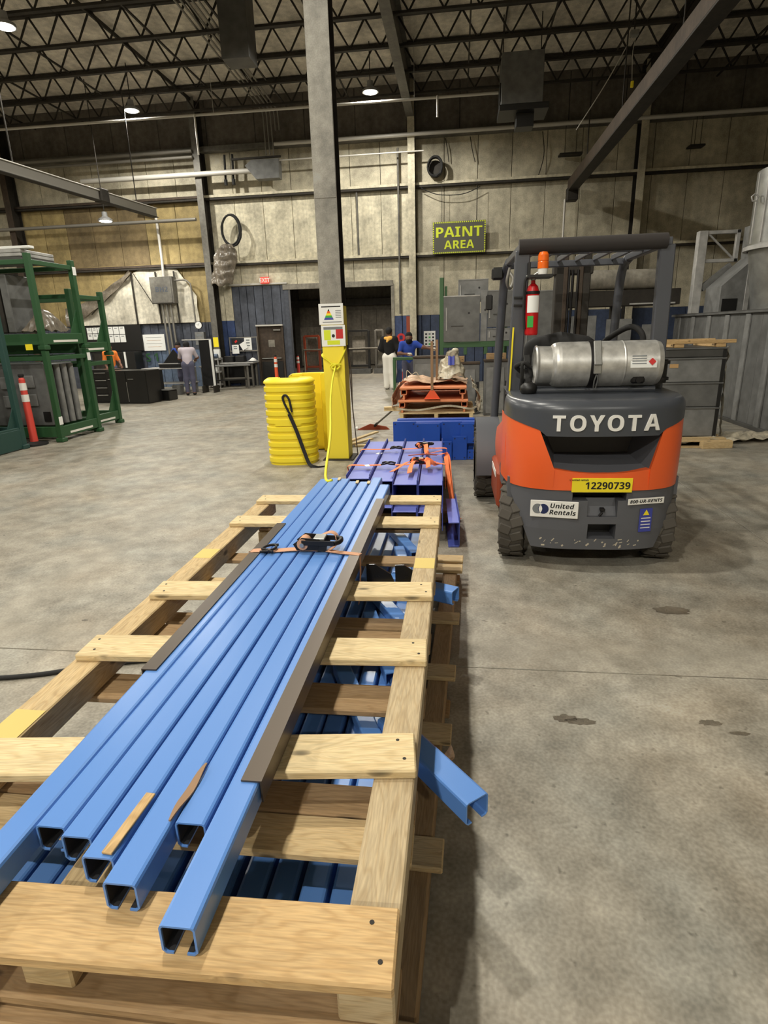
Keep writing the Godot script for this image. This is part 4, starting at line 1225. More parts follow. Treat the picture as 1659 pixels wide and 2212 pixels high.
func pallet(label: String, at: Vector3, turn: float, wx: float, wz: float, h: float, tone: String) -> Node3D:
	var t := thing("pallet", label, "pallet", at, turn)
	for x in [-wx * 0.5 + 0.05, 0.0, wx * 0.5 - 0.05]:
		timber(t, "stringer", V(x, h * 0.5, wz * 0.5), V(x, h * 0.5, -wz * 0.5), h - 0.04, 0.06, wood(tone))
	var n := int(wz / 0.2)
	for i in n + 1:
		var z := -wz * 0.5 + wz * i / n
		z = clampf(z, -wz * 0.5 + 0.05, wz * 0.5 - 0.05)
		timber(t, "deck_board", V(-wx * 0.5, h - 0.01, z), V(wx * 0.5, h - 0.01, z), 0.02, 0.1, wood(tone))
	for z in [-wz * 0.5 + 0.05, 0.0, wz * 0.5 - 0.05]:
		timber(t, "base_board", V(-wx * 0.5, 0.01, z), V(wx * 0.5, 0.01, z), 0.02, 0.1, wood(tone))
	return t


func build_loads() -> void:
	rng.seed = 77
	# --- violet-blue beams laid flat
	for k in 2:
		var dn := thing("bearer", ["timber bearer under the near end of the violet beams", "timber bearer under the far end of the violet beams"][k], "timber", V(-0.58, 0.0, [-4.85, -6.1][k]))
		timber(dn, "beam", V(-0.5, 0.045, 0), V(0.52, 0.045, 0), 0.088, 0.09, wood("pine_brown"))
	var near := [-4.66, -4.58, -4.47, -4.46]
	var said := ["leftmost", "second from left", "third from left", "rightmost"]
	for layer in 2:
		for i in 4:
			var x := -0.84 + 0.203 * i
			var z0: float = near[i] + (0.12 if layer == 0 else 0.0)
			var ln := snappedf(z0 + 6.35, 0.001)
			var y := 0.092 + 0.19 * layer
			var t := thing("violet_channel", "%s violet-blue steel beam in the %s layer beyond the skid" % [said[i], ["lower", "upper"][layer]], "beam", V(x + 0.055 * 0.0, y, z0 - ln * 0.5), 1.6, "violet beams")
			part(t, "web", MB.new().box(V(0, 0.15, 0), V(0.186, 0.008, ln), 0.002), M.violet_blue)
			for s in [-1.0, 1.0]:
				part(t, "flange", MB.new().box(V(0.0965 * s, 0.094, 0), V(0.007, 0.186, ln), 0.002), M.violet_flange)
	var lowr := thing("stray_channel", "violet-blue beam end sticking out lowest at the right of the stack", "beam", V(-0.035, 0.0, -4.55), 3.0)
	part(lowr, "web", MB.new().box(V(0, 0.2, 0), V(0.08, 0.01, 0.65), 0.002), M.violet_blue)
	part(lowr, "flange", MB.new().box(V(0.043, 0.13, 0), V(0.006, 0.24, 0.65), 0.002), M.violet_flange)
	part(lowr, "foot", MB.new().box(V(0.0, 0.006, 0), V(0.08, 0.012, 0.65), 0.002), M.violet_flange)
	# straps round them
	var ys := 0.472
	for k in 2:
		var z: float = [-5.02, -5.74][k]
		var st := thing("orange_strap", ["nearer orange strap over the violet beams", "farther orange strap over the violet beams"][k], "strap", V(0, 0, z), 0.0, "orange straps")
		part(st, "webbing", ribbon([V(-0.955, 0.2, 0.03), V(-0.955, 0.4, 0.03), V(-0.95, ys, 0.03), V(-0.8, ys, 0.02), V(-0.66, ys, 0.0)], 0.04, 0.003, V(0, 0, 1)), M.strap_orange)
		part(st, "webbing", ribbon([V(-0.54, ys, 0.0), V(-0.45, ys + 0.002, 0.0), V(-0.36, ys + 0.006, -0.02)], 0.04, 0.003, V(0, 0, 1)), M.strap_orange)
		part(st, "webbing", ribbon([V(-0.33, ys + 0.006, -0.02), V(-0.22, ys, -0.03), V(-0.11, ys, -0.03), V(-0.098, ys - 0.04, -0.03), V(-0.096, 0.25, -0.03)], 0.04, 0.003, V(0, 0, 1)), M.strap_orange)
		part(st, "hook", MB.new().tube(curve_pts([V(-0.66, ys + 0.01, 0.03), V(-0.63, ys + 0.016, 0.045), V(-0.6, ys + 0.016, 0.0), V(-0.63, ys + 0.016, -0.04), V(-0.66, ys + 0.01, -0.03)]), 0.008, 6).tube(curve_pts([V(-0.54, ys + 0.01, 0.03), V(-0.58, ys + 0.016, 0.045), V(-0.62, ys + 0.016, 0.0), V(-0.58, ys + 0.016, -0.04), V(-0.54, ys + 0.01, -0.03)]), 0.008, 6), M.iron_black)
		ratchet("orange_strap_ratchet", ["black ratchet of the nearer orange strap amid loose webbing", "black ratchet of the farther orange strap"][k], V(-0.345, ys + 0.01, z - 0.02), 180.0 + 20.0 * k, 1.1, M.strap_orange)
	var lw := thing("loose_webbing", "tangle of loose orange webbing lying on the violet beams", "webbing", Vector3.ZERO)
	for p in [
		[V(-0.36, 0.5, -5.03), V(-0.42, 0.51, -4.95), V(-0.5, 0.48, -4.85), V(-0.54, 0.478, -4.72)],
		[V(-0.35, 0.5, -5.0), V(-0.37, 0.52, -4.93), V(-0.39, 0.485, -4.83), V(-0.385, 0.478, -4.68)],
		[V(-0.33, 0.5, -5.02), V(-0.26, 0.53, -4.97), V(-0.19, 0.5, -4.94), V(-0.15, 0.485, -4.98), V(-0.2, 0.478, -5.04), V(-0.3, 0.48, -5.05)],
		[V(-0.3, 0.5, -5.05), V(-0.25, 0.52, -4.95), V(-0.24, 0.485, -4.86)],
		[V(-0.33, 0.5, -5.8), V(-0.3, 0.53, -5.62), V(-0.28, 0.485, -5.48), V(-0.2, 0.49, -5.5), V(-0.14, 0.5, -5.52)],
		[V(-0.45, 0.485, -5.36), V(-0.3, 0.5, -5.34), V(-0.18, 0.49, -5.36), V(-0.09, 0.48, -5.4), V(-0.06, 0.3, -5.2), V(-0.03, 0.1, -5.0), V(0.0, 0.02, -4.9)],
		[V(-0.1, 0.48, -5.35), V(-0.06, 0.25, -5.1), V(-0.01, 0.03, -4.95), V(0.03, 0.015, -4.88)]]:
		part(lw, "webbing", ribbon(p, 0.042, 0.003, V(1, 0.25, 0.5)), M.strap_orange)
	solo("strap_tag", "white paper tag on the nearer orange strap", "tag", MB.new().box(V(0, 0, 0), V(0.04, 0.002, 0.07)), M.paper, V(-0.78, 0.478, -4.96), 20.0)
	solo("strap_tag", "white paper tag beside the farther orange strap", "tag", MB.new().box(V(0, 0, 0), V(0.05, 0.002, 0.06)), M.paper, V(-0.75, 0.465, -5.55), -20.0)
	# --- royal blue panels standing on edge
	var pans := [[-0.82, -0.52, 0.0, 0.49, -7.46], [-0.53, -0.21, 0.0, 0.47, -7.42], [-0.2, 0.06, 0.2, 0.485, -7.46], [0.04, 0.24, 0.21, 0.47, -7.41], [-0.2, -0.06, 0.0, 0.25, -7.37], [-0.06, 0.13, 0.0, 0.31, -7.4], [0.13, 0.25, 0.0, 0.13, -7.42]]
	var psaid := ["leftmost tall royal blue panel of the stack", "royal blue panel second from left in the stack", "royal blue panel right of the stack's dark gap", "upper rightmost royal blue panel beside the forklift wheel", "lower middle royal blue panel of the stack", "lower right royal blue panel with bolt hole", "lowest rightmost royal blue panel piece"]
	for i in pans.size():
		var p: Array = pans[i]
		var t := thing("royal_blue_plate", psaid[i], "panel", V((p[0] + p[1]) * 0.5, p[2], p[4]), 0.0, "royal blue panels")
		var s := V(p[1] - p[0] - 0.006, p[3] - p[2] - 0.004, 0.03)
		part(t, "sheet", MB.new().box(V(0, s.y * 0.5 + 0.002, 0), s, 0.004), M.royal_blue)
		for q in [[-1, 1], [1, 1], [-1, -1], [1, -1]]:
			part(t, "bolt_hole", MB.new().cyl(V(0, 0, 0.0145), V(0, 0, 0.0162), 0.011, 0.011, 8), M.navy_print, V((s.x * 0.5 - 0.03) * q[0], s.y * 0.5 + (s.y * 0.5 - 0.03) * q[1], 0))
	var bk := thing("blue_stack", "deep body of royal blue panels stacked behind the front ones", "panel stack", V(-0.285, 0, -7.75))
	for i in 5:
		part(bk, "sheet", MB.new().box(V(0, 0.235, 0.2 - 0.1 * i), V(1.03, 0.46 - 0.012 * (i % 3), 0.06), 0.004), M.royal_blue)
	# --- orange trays on pallets
	pallet("lower pale pallet under the orange trays", V(-0.36, 0.0, -10.05), 0.0, 1.16, 1.5, 0.15, "pine_brown")
	pallet("upper pale pallet directly under the orange trays", V(-0.33, 0.15, -10.05), 0.0, 1.2, 1.5, 0.2, "pine_pale")
	for k in 2:
		var y := 0.352 + 0.2 * k
		var t := thing("orange_tray", ["lower orange steel tray on the pallet", "upper orange steel tray with salmon top"][k], "tray", V(-0.38, y, -10.05), 0.0, "orange trays")
		part(t, "top_sheet", MB.new().box(V(0, 0.18, 0), V(1.1 - 0.05 * k, 0.036, 1.5), 0.006), M.rust_orange)
		for s in [-1.0, 1.0]:
			var x: float = (0.49 - 0.03 * k) * s
			var tb := MB.new()
			tb.box(V(x, 0.157, 0), V(0.09, 0.008, 1.48)).box(V(x, 0.082, 0), V(0.09, 0.008, 1.48)).box(V(x - 0.041, 0.12, 0), V(0.008, 0.08, 1.48)).box(V(x + 0.041, 0.12, 0), V(0.008, 0.08, 1.48))
			part(t, "side_tube", tb, M.rust_orange)
			part(t, "foot", MB.new().box(V(x, 0.04, 0), V(0.03, 0.078, 1.46), 0.003), M.rust_orange)
		part(t, "cross_plate", MB.new().box(V(0, 0.11, -0.15), V(0.86, 0.1, 0.02)), M.rust_dark)
	var sp := thing("sign_post", "grey post with orange triangular foot standing on the orange trays", "post", V(-0.392, 0.568, -9.28))
	part(sp, "triangle_foot", MB.new().prism([Vector2(-0.125, 0.0), Vector2(0.125, 0.0), Vector2(0.025, 0.14), Vector2(-0.025, 0.14)], -0.012, 0.012), M.cone_orange)
	part(sp, "foot_plate", MB.new().box(V(0, 0.004, 0.0), V(0.24, 0.008, 0.1), 0.002), M.cone_orange)
	part(sp, "post", MB.new().box(V(0, 0.5, 0.0), V(0.042, 0.74, 0.03), 0.004), M.wood_handle)
	solo("spare_post", "second bare grey post behind the orange-footed one", "post", MB.new().box(V(0, 0.34, 0), V(0.04, 0.68, 0.03), 0.004), M.wood_handle, V(-0.33, 0.77, -9.7))
	# plastic wrap round the trays
	solo("tray_wrap", "torn pinkish plastic wrap over the left side of the orange trays", "wrap", crumple(10, 10, func(u: float, w: float) -> Vector3: return V(lerpf(-0.92, -0.99, sin(w * PI * 0.7)) + 0.05 * (1.0 - w) , 0.79 - 0.36 * w, -9.27 - 1.4 * u), 0.05, 3, V(-0.004, 0, 0)), M.wrap_pink, V(-0.06, 0, 0))
	solo("tray_wrap", "torn cream plastic wrap hanging at the right side of the orange trays", "wrap", crumple(10, 12, func(u: float, w: float) -> Vector3: return V(0.2 + 0.12 * sin(w * 2.2), 0.79 - 0.42 * w, -9.25 - 1.4 * u), 0.06, 4, V(0.004, 0, 0)), M.wrap_white, V(0.04, 0, 0))
	solo("tray_wrap", "crumpled pinkish wrap lying on top of the orange trays", "wrap", crumple(16, 10, func(u: float, w: float) -> Vector3: return V(-0.88 + 1.04 * u, 0.785 + 0.02 * sin(u * 11.0), -9.5 - 1.1 * w), 0.05, 5, V(0, 0.004, 0)), M.wrap_pink, V(0, 0.03, 0))
	var bag := thing("plastic_bag", "tied clear plastic bag with blue label standing on the orange trays", "bag", V(-0.1, 0.86, -9.75))
	part(bag, "bag_film", crumple(22, 16, func(u: float, w: float) -> Vector3:
		var r := lerpf(0.24, 0.06, pow(w, 1.1)) * (1.0 if w < 0.9 else 1.4)
		return V(cos(u * TAU) * r, 0.4 * w, -sin(u * TAU) * r), 0.07, 8, Vector3.ZERO), M.wrap_white)
	part(bag, "blue_label", MB.new().patch(6, 6, func(u: float, w: float) -> Vector3: return V(-0.05 + 0.1 * u, 0.2 + 0.14 * w, 0.19 - 0.1 * w + 0.01 * sin(u * 7.0)), V(0, 0, 0.003)), M.blue_print)
	part(bag, "knot", MB.new().ball(V(0.06, 0.42, 0), V(0.06, 0.035, 0.04), 8, 6), M.wrap_white)
	solo("stretch_hoop", "loose loop of clear film on top of the orange trays", "film", MB.new().tube(curve_pts([V(-0.85, 0.8, -10.0), V(-0.84, 0.96, -10.0), V(-0.76, 0.9, -10.0), V(-0.68, 0.93, -10.0), V(-0.62, 0.8, -10.0)]), 0.006, 5), M.wrap_white)
	solo("packing_band", "loose cream packing band drooping across the tray fronts", "band", ribbon([V(-0.95, 0.42, -9.28), V(-0.6, 0.4, -9.26), V(-0.2, 0.46, -9.24), V(0.0, 0.45, -9.24), V(0.2, 0.41, -9.26), V(0.3, 0.44, -9.3)], 0.03, 0.003, V(0, 1, 0.2)), M.wrap_white)
	for i in 3:
		timber(thing("loose_lath", "%s pale slat sticking out left of the orange trays" % ["lowest", "middle", "topmost"][i], "slat", V(-1.02, 0.372 + 0.024 * i, -9.5), -6.0 + 5.0 * i, "pale slats by the orange trays"), "slat", V(-0.16, 0, 0), V(0.1, 0, 0), 0.02, 0.08, M.pine_pale1)
	# --- scraper and slats on the floor
	var sq := thing("floor_scraper", "long-handled floor scraper lying right of the yellow column", "scraper", V(-1.42, 0, -9.85), 4.0)
	part(sq, "blade", MB.new().prism([Vector2(-0.28, 0.0), Vector2(0.28, 0.0), Vector2(0.22, 0.05), Vector2(-0.05, 0.1), Vector2(-0.22, 0.03)], -0.02, 0.02), M.rust_dark)
	part(sq, "ferrule", MB.new().cyl(V(0.02, 0.06, 0), V(0.08, 0.12, 0.05), 0.025, 0.02, 8), M.iron_black)
	part(sq, "handle", MB.new().cyl(V(0.06, 0.1, 0.04), V(0.42, 0.42, 0.3), 0.016, 0.016, 8), M.steel_grey)
	part(sq, "knob", MB.new().ball(V(-0.28, 0.03, 0), V(0.03, 0.03, 0.03), 8, 6), M.paper)
	for i in 3:
		timber(thing("floor_lath", ["long pale slat lying beside the yellow column", "short slat under the long one beside the column", "pale block behind the yellow column foot"][i], "slat", V(-1.42 + 0.03 * i, 0.075 - 0.03 * i, -8.75 + 0.2 * i), [70.0, 60.0, 20.0][i], "slats by the column"), "slat", V([-0.45, -0.3, -0.12][i], 0, 0), V([0.45, 0.2, 0.12][i], 0, 0), 0.025, [0.07, 0.08, 0.09][i], M["pine_pale%d" % i])
	# --- green rack with grey steel sheets
	var gr := thing("sheet_rack", "green steel rack holding tall grey sheets beyond the orange trays", "rack", V(0.1, 0, -12.2))
	part(gr, "post", MB.new().box(V(-0.42, 1.28, 0.0), V(0.08, 2.56, 0.08), 0.006), M.machine_green)
	part(gr, "post", MB.new().box(V(0.86, 1.3, -0.5), V(0.08, 2.6, 0.08), 0.006), M.machine_green)
	part(gr, "short_post", MB.new().box(V(-0.34, 2.1, -0.1), V(0.05, 0.62, 0.06), 0.006), M.machine_green)
	part(gr, "gusset", MB.new().prism([Vector2(-0.4, 1.26), Vector2(-0.05, 1.26), Vector2(-0.05, 1.34), Vector2(-0.2, 1.55), Vector2(-0.4, 1.75)], -0.02, 0.02), M.machine_green)
	part(gr, "shelf_beam", MB.new().box(V(0.3, 1.3, 0.0), V(1.4, 0.1, 0.1), 0.006), M.machine_green)
	part(gr, "rear_beam", MB.new().box(V(0.3, 1.3, -0.6), V(1.4, 0.1, 0.1), 0.006), M.machine_green)
	for x in [0.05, 0.45, 0.78]:
		part(gr, "leg", MB.new().box(V(x, 1.18, 0.0), V(0.07, 0.14, 0.1), 0.006), M.machine_green)
	var sheets := [[-0.28, 0.42, 1.36, 2.22, -12.12, "large notched grey sheet at the rack's left", "sheet_mid"], [0.0, 0.58, 2.1, 2.52, -12.3, "upper grey sheet behind the notched one", "sheet_grey"], [0.44, 0.56, 1.36, 2.3, -12.16, "narrow grey upright strip between rack sheets", "sheet_grey"], [0.57, 1.1, 1.62, 2.3, -12.2, "grey framed sheet right of the upright strip", "sheet_mid"], [0.57, 1.1, 1.36, 1.6, -12.18, "low grey sheet under the framed one", "sheet_grey"], [1.3, 2.1, 0.002, 2.28, -12.5, "grey sheet seen through the forklift's cab", "sheet_mid"]]
	for s in sheets:
		var t := thing("steel_sheet", s[5], "sheet", V((s[0] + s[1]) * 0.5, s[2], s[4]), 0.0, "grey steel sheets")
		var sx: float = s[1] - s[0]
		var sy: float = s[3] - s[2]
		part(t, "sheet", MB.new().box(V(0, sy * 0.5, 0), V(sx, sy, 0.03), 0.003), M[s[6]])
		part(t, "hole", MB.new().cyl(V(sx * 0.2, sy * 0.62, 0.014), V(sx * 0.2, sy * 0.62, 0.0165), 0.02, 0.02, 10), M.black_paint)
		if sx > 0.4:
			part(t, "hem", MB.new().box(V(0, sy - 0.012, 0.012), V(sx, 0.024, 0.02), 0.003), M.sheet_pale if s[4] == -12.12 else M.sheet_grey)
			part(t, "rib", MB.new().box(V(-sx * 0.12, sy * 0.35, 0.02), V(sx * 0.34, 0.018, 0.016), 0.002), M.sheet_dark)
			part(t, "rib", MB.new().box(V(-sx * 0.42, sy * 0.5, 0.02), V(0.02, sy * 0.5, 0.016), 0.002), M.sheet_pale)
	# low cabinets in front of the rack
	var cabs := [[-0.86, -0.24, 0.0, 1.08, -11.7, "grey steel cabinet front left of the post with black slot"], [-0.2, 0.42, 0.0, 0.95, -11.62, "grey steel cabinet behind the plastic bag"], [0.5, 0.95, 0.0, 1.0, -11.4, "grey steel cabinet beside the forklift's front post"]]
	for c in cabs:
		var t := thing("steel_cabinet", c[5], "cabinet", V((c[0] + c[1]) * 0.5, 0, c[4] - 0.15), 0.0, "low steel cabinets")
		var sx: float = c[1] - c[0]
		part(t, "body", MB.new().box(V(0, c[3] * 0.5, 0), V(sx, c[3], 0.3), 0.01), M.sheet_mid)
		part(t, "front_sheet", MB.new().box(V(-0.02, c[3] * 0.47, 0.16), V(sx - 0.12, c[3] * 0.86, 0.02), 0.004), M.sheet_grey)
		part(t, "top_plate", MB.new().box(V(0, c[3] + 0.02, 0.0), V(sx + 0.02, 0.04, 0.34), 0.005), M.steel_brown)
		part(t, "slot", MB.new().box(V(sx * 0.5 - 0.04, c[3] * 0.35, 0.156), V(0.05, c[3] * 0.6, 0.01)), M.black_paint)
		part(t, "port", MB.new().cyl(V(0.05, c[3] * 0.45, 0.16), V(0.05, c[3] * 0.45, 0.173), 0.035, 0.035, 12), M.black_paint)
	for s in [[-0.02, 0.895, 0.3], [0.72, 0.946, 0.36]]:
		timber(thing("shelf_timber", ["short timber on the middle cabinet under the green beam", "brown timber on the cabinet beside the forklift"][0 if s[0] < 0 else 1], "timber", V(s[0], s[1] + 0.15, -11.77 if s[0] < 0.5 else -11.55)), "timber", V(-s[2] * 0.5, 0, 0), V(s[2] * 0.5, 0, 0), 0.11, 0.14, M.pine_brown1)


# ---------------------------------------------------------------- the right side of the hall
func build_right() -> void:
	rng.seed = 91
	# stacked grey panels on a pallet with timber on top
	pallet("pale pallet under the stacked grey panels at right", V(2.75, 0.0, -8.7), 0.0, 1.7, 1.2, 0.1, "pine")
	var lay := [[0.102, 0.5, "sheet_grey", "lowest grey panel box of the right stack"], [0.502, 0.83, "sheet_mid", "second grey panel box of the right stack"], [0.832, 1.15, "sheet_grey", "third grey panel box of the right stack"], [1.152, 1.28, "sheet_dark", "thin dark panel topping the right stack"]]
	for l in lay:
		var t := thing("panel_box", l[3], "panel", V(2.7, l[0], -8.85), 0.0, "stacked grey panels")
		var h: float = l[1] - l[0]
		part(t, "box", MB.new().box(V(0, h * 0.5, 0), V(1.62, h, 0.9), 0.012), M[l[2]])
		part(t, "hem", MB.new().box(V(0, h - 0.012, 0.455), V(1.62, 0.02, 0.02), 0.004), M.sheet_mid)
		part(t, "edge_strip", MB.new().box(V(0.775, h * 0.5, 0.456), V(0.045, h, 0.012), 0.003), M.black_paint)
	solo("panel_label", "small pale label on the third grey panel box", "label", MB.new().box(Vector3.ZERO, V(0.11, 0.05, 0.003)), M.tan_cardboard, V(2.86, 1.05, -8.395))
	var tm := thing("top_timbers", "yellow timber frame lying on the stacked grey panels", "timber", V(2.7, 1.282, -8.8))
	timber(tm, "long_board", V(-0.9, 0.07, 0.36), V(0.9, 0.07, 0.36), 0.045, 0.09, M.pine_gold0)
	timber(tm, "long_board", V(-0.9, 0.07, -0.3), V(0.9, 0.07, -0.3), 0.045, 0.09, M.pine_gold1)
	for x in [-0.5, 0.2, 0.72]:
		timber(tm, "cross_board", V(x, 0.022, -0.4), V(x, 0.022, 0.4), 0.044, 0.12, M.pine_gold2)
	solo("hanging_film", "white plastic film hanging down beside the stacked grey panels", "film", crumple(5, 18, func(u: float, w: float) -> Vector3: return V(3.56 + 0.05 * u + 0.06 * pow(w, 2.0), 1.28 - 1.2 * w, -8.5 - 0.18 * u), 0.035, 12, V(0, 0, 0.003)), M.wrap_white)
	solo("floor_film", "crumpled clear plastic film lying on the floor at right", "film", crumple(26, 10, func(u: float, w: float) -> Vector3: return V(2.6 + 1.9 * u, 0.04 + 0.045 * sin(u * 14.0 + w * 5.0) * sin(w * PI), -8.05 - 0.5 * w - 0.5 * u), 0.05, 13, V(0, 0.003, 0)), M.wrap_white, V(0, 0.03, 0))
	var ft := thing("floor_timber", "short dark timber end under the panel pallet at right", "timber", V(3.4, 0, -8.1), 8.0)
	timber(ft, "timber", V(-0.2, 0.045, 0), V(0.2, 0.045, 0), 0.09, 0.09, M.pine1)
	# ribbed enclosure
	var en := thing("ribbed_enclosure", "big grey sheet-metal enclosure with upright seams at right", "enclosure", V(4.5, 0, -13.5))
	for i in 11:
		part(en, "side_panel", MB.new().box(V(0.02, 0.87, 0.375 + 0.75 * i), V(0.04, 1.7, 0.742), 0.004), M.sheet_mid)
		part(en, "seam", MB.new().box(V(-0.014, 0.86, 0.33 + 0.75 * i), V(0.03, 1.68, 0.15), 0.006), M.sheet_grey)
	for i in 3:
		part(en, "end_panel", MB.new().box(V(0.4 + 0.76 * i, 0.87, 0.0), V(0.75, 1.7, 0.04), 0.004), M.sheet_mid)
	part(en, "top_sheet", MB.new().box(V(1.15, 1.73, 4.1), V(2.4, 0.03, 8.3), 0.004), M.sheet_mid)
	part(en, "top_rim", MB.new().box(V(-0.01, 1.735, 4.1), V(0.07, 0.05, 8.3), 0.005), M.sheet_dark)
	part(en, "base_rim", MB.new().box(V(-0.01, 0.03, 4.1), V(0.06, 0.06, 8.3), 0.005), M.sheet_dark)
	# white steel frame on the enclosure
	var fr := thing("lattice_tower", "white steel lattice frame standing on the ribbed enclosure", "frame", V(4.6, 1.762, -12.8))
	part(fr, "column", MB.new().box(V(0, 0.74, 0), V(0.16, 1.48, 0.16), 0.006), M.sheet_pale)
	part(fr, "top_bar", MB.new().box(V(0.35, 1.45, 0), V(0.66, 0.06, 0.08), 0.005), M.sheet_pale)
	part(fr, "mid_bar", MB.new().box(V(0.35, 0.95, 0), V(0.66, 0.06, 0.08), 0.005), M.sheet_pale)
	part(fr, "end_bar", MB.new().box(V(0.64, 1.2, 0), V(0.07, 0.56, 0.08), 0.005), M.sheet_pale)
	part(fr, "diagonal", MB.new().bar(V(0.12, 1.42, 0), V(0.6, 0.98, 0), 0.03, 0.03), M.sheet_pale)
	part(fr, "brace", MB.new().bar(V(0.09, 0.45, 0.0), V(0.58, 0.86, 0.0), 0.1, 0.12, 0.005), M.sheet_grey)
	# ducts behind the frame
	var hd := thing("duct_housing", "grey sloped duct housing behind the white lattice frame", "duct", V(5.2, 1.762, -12.4))
	part(hd, "body", MB.new().prism([Vector2(-0.45, 0.0), Vector2(0.9, 0.0), Vector2(0.9, 1.5), Vector2(0.1, 1.5), Vector2(0.1, 0.95), Vector2(-0.45, 0.45)], -0.3, 0.4), M.sheet_grey)
	part(hd, "rim", MB.new().box(V(0.35, 0.84, 0.43), V(0.5, 0.03, 0.06), 0.004), M.sheet_pale)
	part(hd, "opening", MB.new().box(V(-0.28, 0.12, 0.405), V(0.26, 0.22, 0.012)), M.black_paint)
	part(hd, "seam", MB.new().box(V(0.0, 0.4, 0.41), V(0.08, 0.78, 0.02), 0.004), M.sheet_pale)
	var cy := thing("round_stack", "large round galvanised stack with a flared collar at the right edge", "duct", V(5.32, 1.762, -10.7))
	part(cy, "cylinder", MB.new().lathe(Vector3.ZERO, [Vector2(0.72, 0.98), Vector2(0.72, 2.04), Vector2(0.68, 2.06), Vector2(0.68, 1.9)], 40), M.galvanised)
	part(cy, "collar", MB.new().lathe(Vector3.ZERO, [Vector2(0.72, 0.98), Vector2(0.78, 0.96), Vector2(0.78, 0.9), Vector2(0.72, 0.9)], 40), M.sheet_pale)
	part(cy, "hopper", MB.new().lathe(Vector3.ZERO, [Vector2(0.55, 0.0), Vector2(0.7, 0.9)], 40), M.galvanised)
	part(cy, "lifting_eye", MB.new().tube([V(-0.74, 1.66, 0.05), V(-0.8, 1.7, 0.05), V(-0.84, 1.66, 0.05), V(-0.82, 1.6, 0.05), V(-0.76, 1.6, 0.05)], 0.012, 6, true), M.sheet_pale)
	for k in 3:
		part(cy, "seam", MB.new().box(V(cos(2.5 + 0.35 * k) * 0.722, 1.5, sin(2.5 + 0.35 * k) * 0.722), V(0.02, 1.0, 0.03)), M.sheet_pale)
	# machinery seen past the forklift mast
	var rl := thing("film_roll", "long whitish roll lying on the dark machine behind the forklift", "roll", V(3.2, 2.46, -13.0))
	part(rl, "roll", MB.new().cyl(V(-0.75, 0, 0), V(0.85, -0.02, 0), 0.19, 0.19, 20), M.overspray_grey)
	part(rl, "core", MB.new().cyl(V(-0.8, 0, 0), V(-0.74, 0, 0), 0.06, 0.06, 12), M.tan_cardboard)
	var mc := thing("dark_machine", "long dark machine frame behind the forklift under the roll", "machine", V(3.1, 0, -13.2))
	part(mc, "upper_beam", MB.new().box(V(0.1, 2.1, 0.1), V(2.3, 0.3, 0.5), 0.01), M.steel_dark)
	part(mc, "bed", MB.new().box(V(0.1, 1.2, 0), V(2.3, 0.16, 0.7), 0.01), M.steel_dark)
	part(mc, "light_rail", MB.new().box(V(0.72, 1.98, 0.38), V(0.86, 0.03, 0.03), 0.004), M.sheet_pale)
	for x in [-0.9, 0.1, 1.1]:
		part(mc, "leg", MB.new().box(V(x, 0.6, 0), V(0.18, 1.2, 0.6), 0.01), M.steel_dark)
		part(mc, "upright", MB.new().box(V(x, 1.62, -0.1), V(0.12, 0.7, 0.2), 0.01), M.steel_dark)
	for p in [[-0.55, 0.5, 0.5, "large grey plate leaning on the machine behind the tank"], [0.15, 0.5, 0.42, "grey plate leaning on the machine right of the mast"], [0.78, 0.35, 0.3, "small pale block on the machine bed behind the forklift"]]:
		solo("leaning_plate", p[3], "plate", MB.new().box(V(0, p[2] * 0.5, 0), V(p[1], p[2], 0.04), 0.006), M.sheet_grey, V(3.1 + p[0], 1.285, -12.95), 0.0, "plates on the dark machine")


# ---------------------------------------------------------------- forklift
func cw_z(x: float, y: float, w := 0.585) -> float:
	var k := clampf(absf(x) / w, 0.0, 0.9999)
	var z := 0.36 - 0.5 * (1.0 - pow(1.0 - pow(k, 3.0), 1.0 / 3.0))
	if y < 0.3:
		z -= (0.3 - y) * 0.12
	return z


func cw_p(x: float, y: float) -> Vector3:
	return V(x, y, cw_z(x, y))


# four-cornered field on the curved rear, corners given as x, y (bottom left, bottom right, top right, top left)
func cw_field(m: MB, a: Vector2, b: Vector2, c: Vector2, d: Vector2, nu := 10, nv := 4, back := 0.05) -> void:
	m.patch(nu, nv, func(u: float, w: float) -> Vector3:
		var p := a.lerp(b, u).lerp(d.lerp(c, u), w)
		return cw_p(p.x, p.y), V(0, 0, back))


func cw_basis(x: float) -> Basis:
	var t := (cw_p(x + 0.01, 0.6) - cw_p(x - 0.01, 0.6)).normalized()
	return Basis(t, Vector3.UP, t.cross(Vector3.UP))


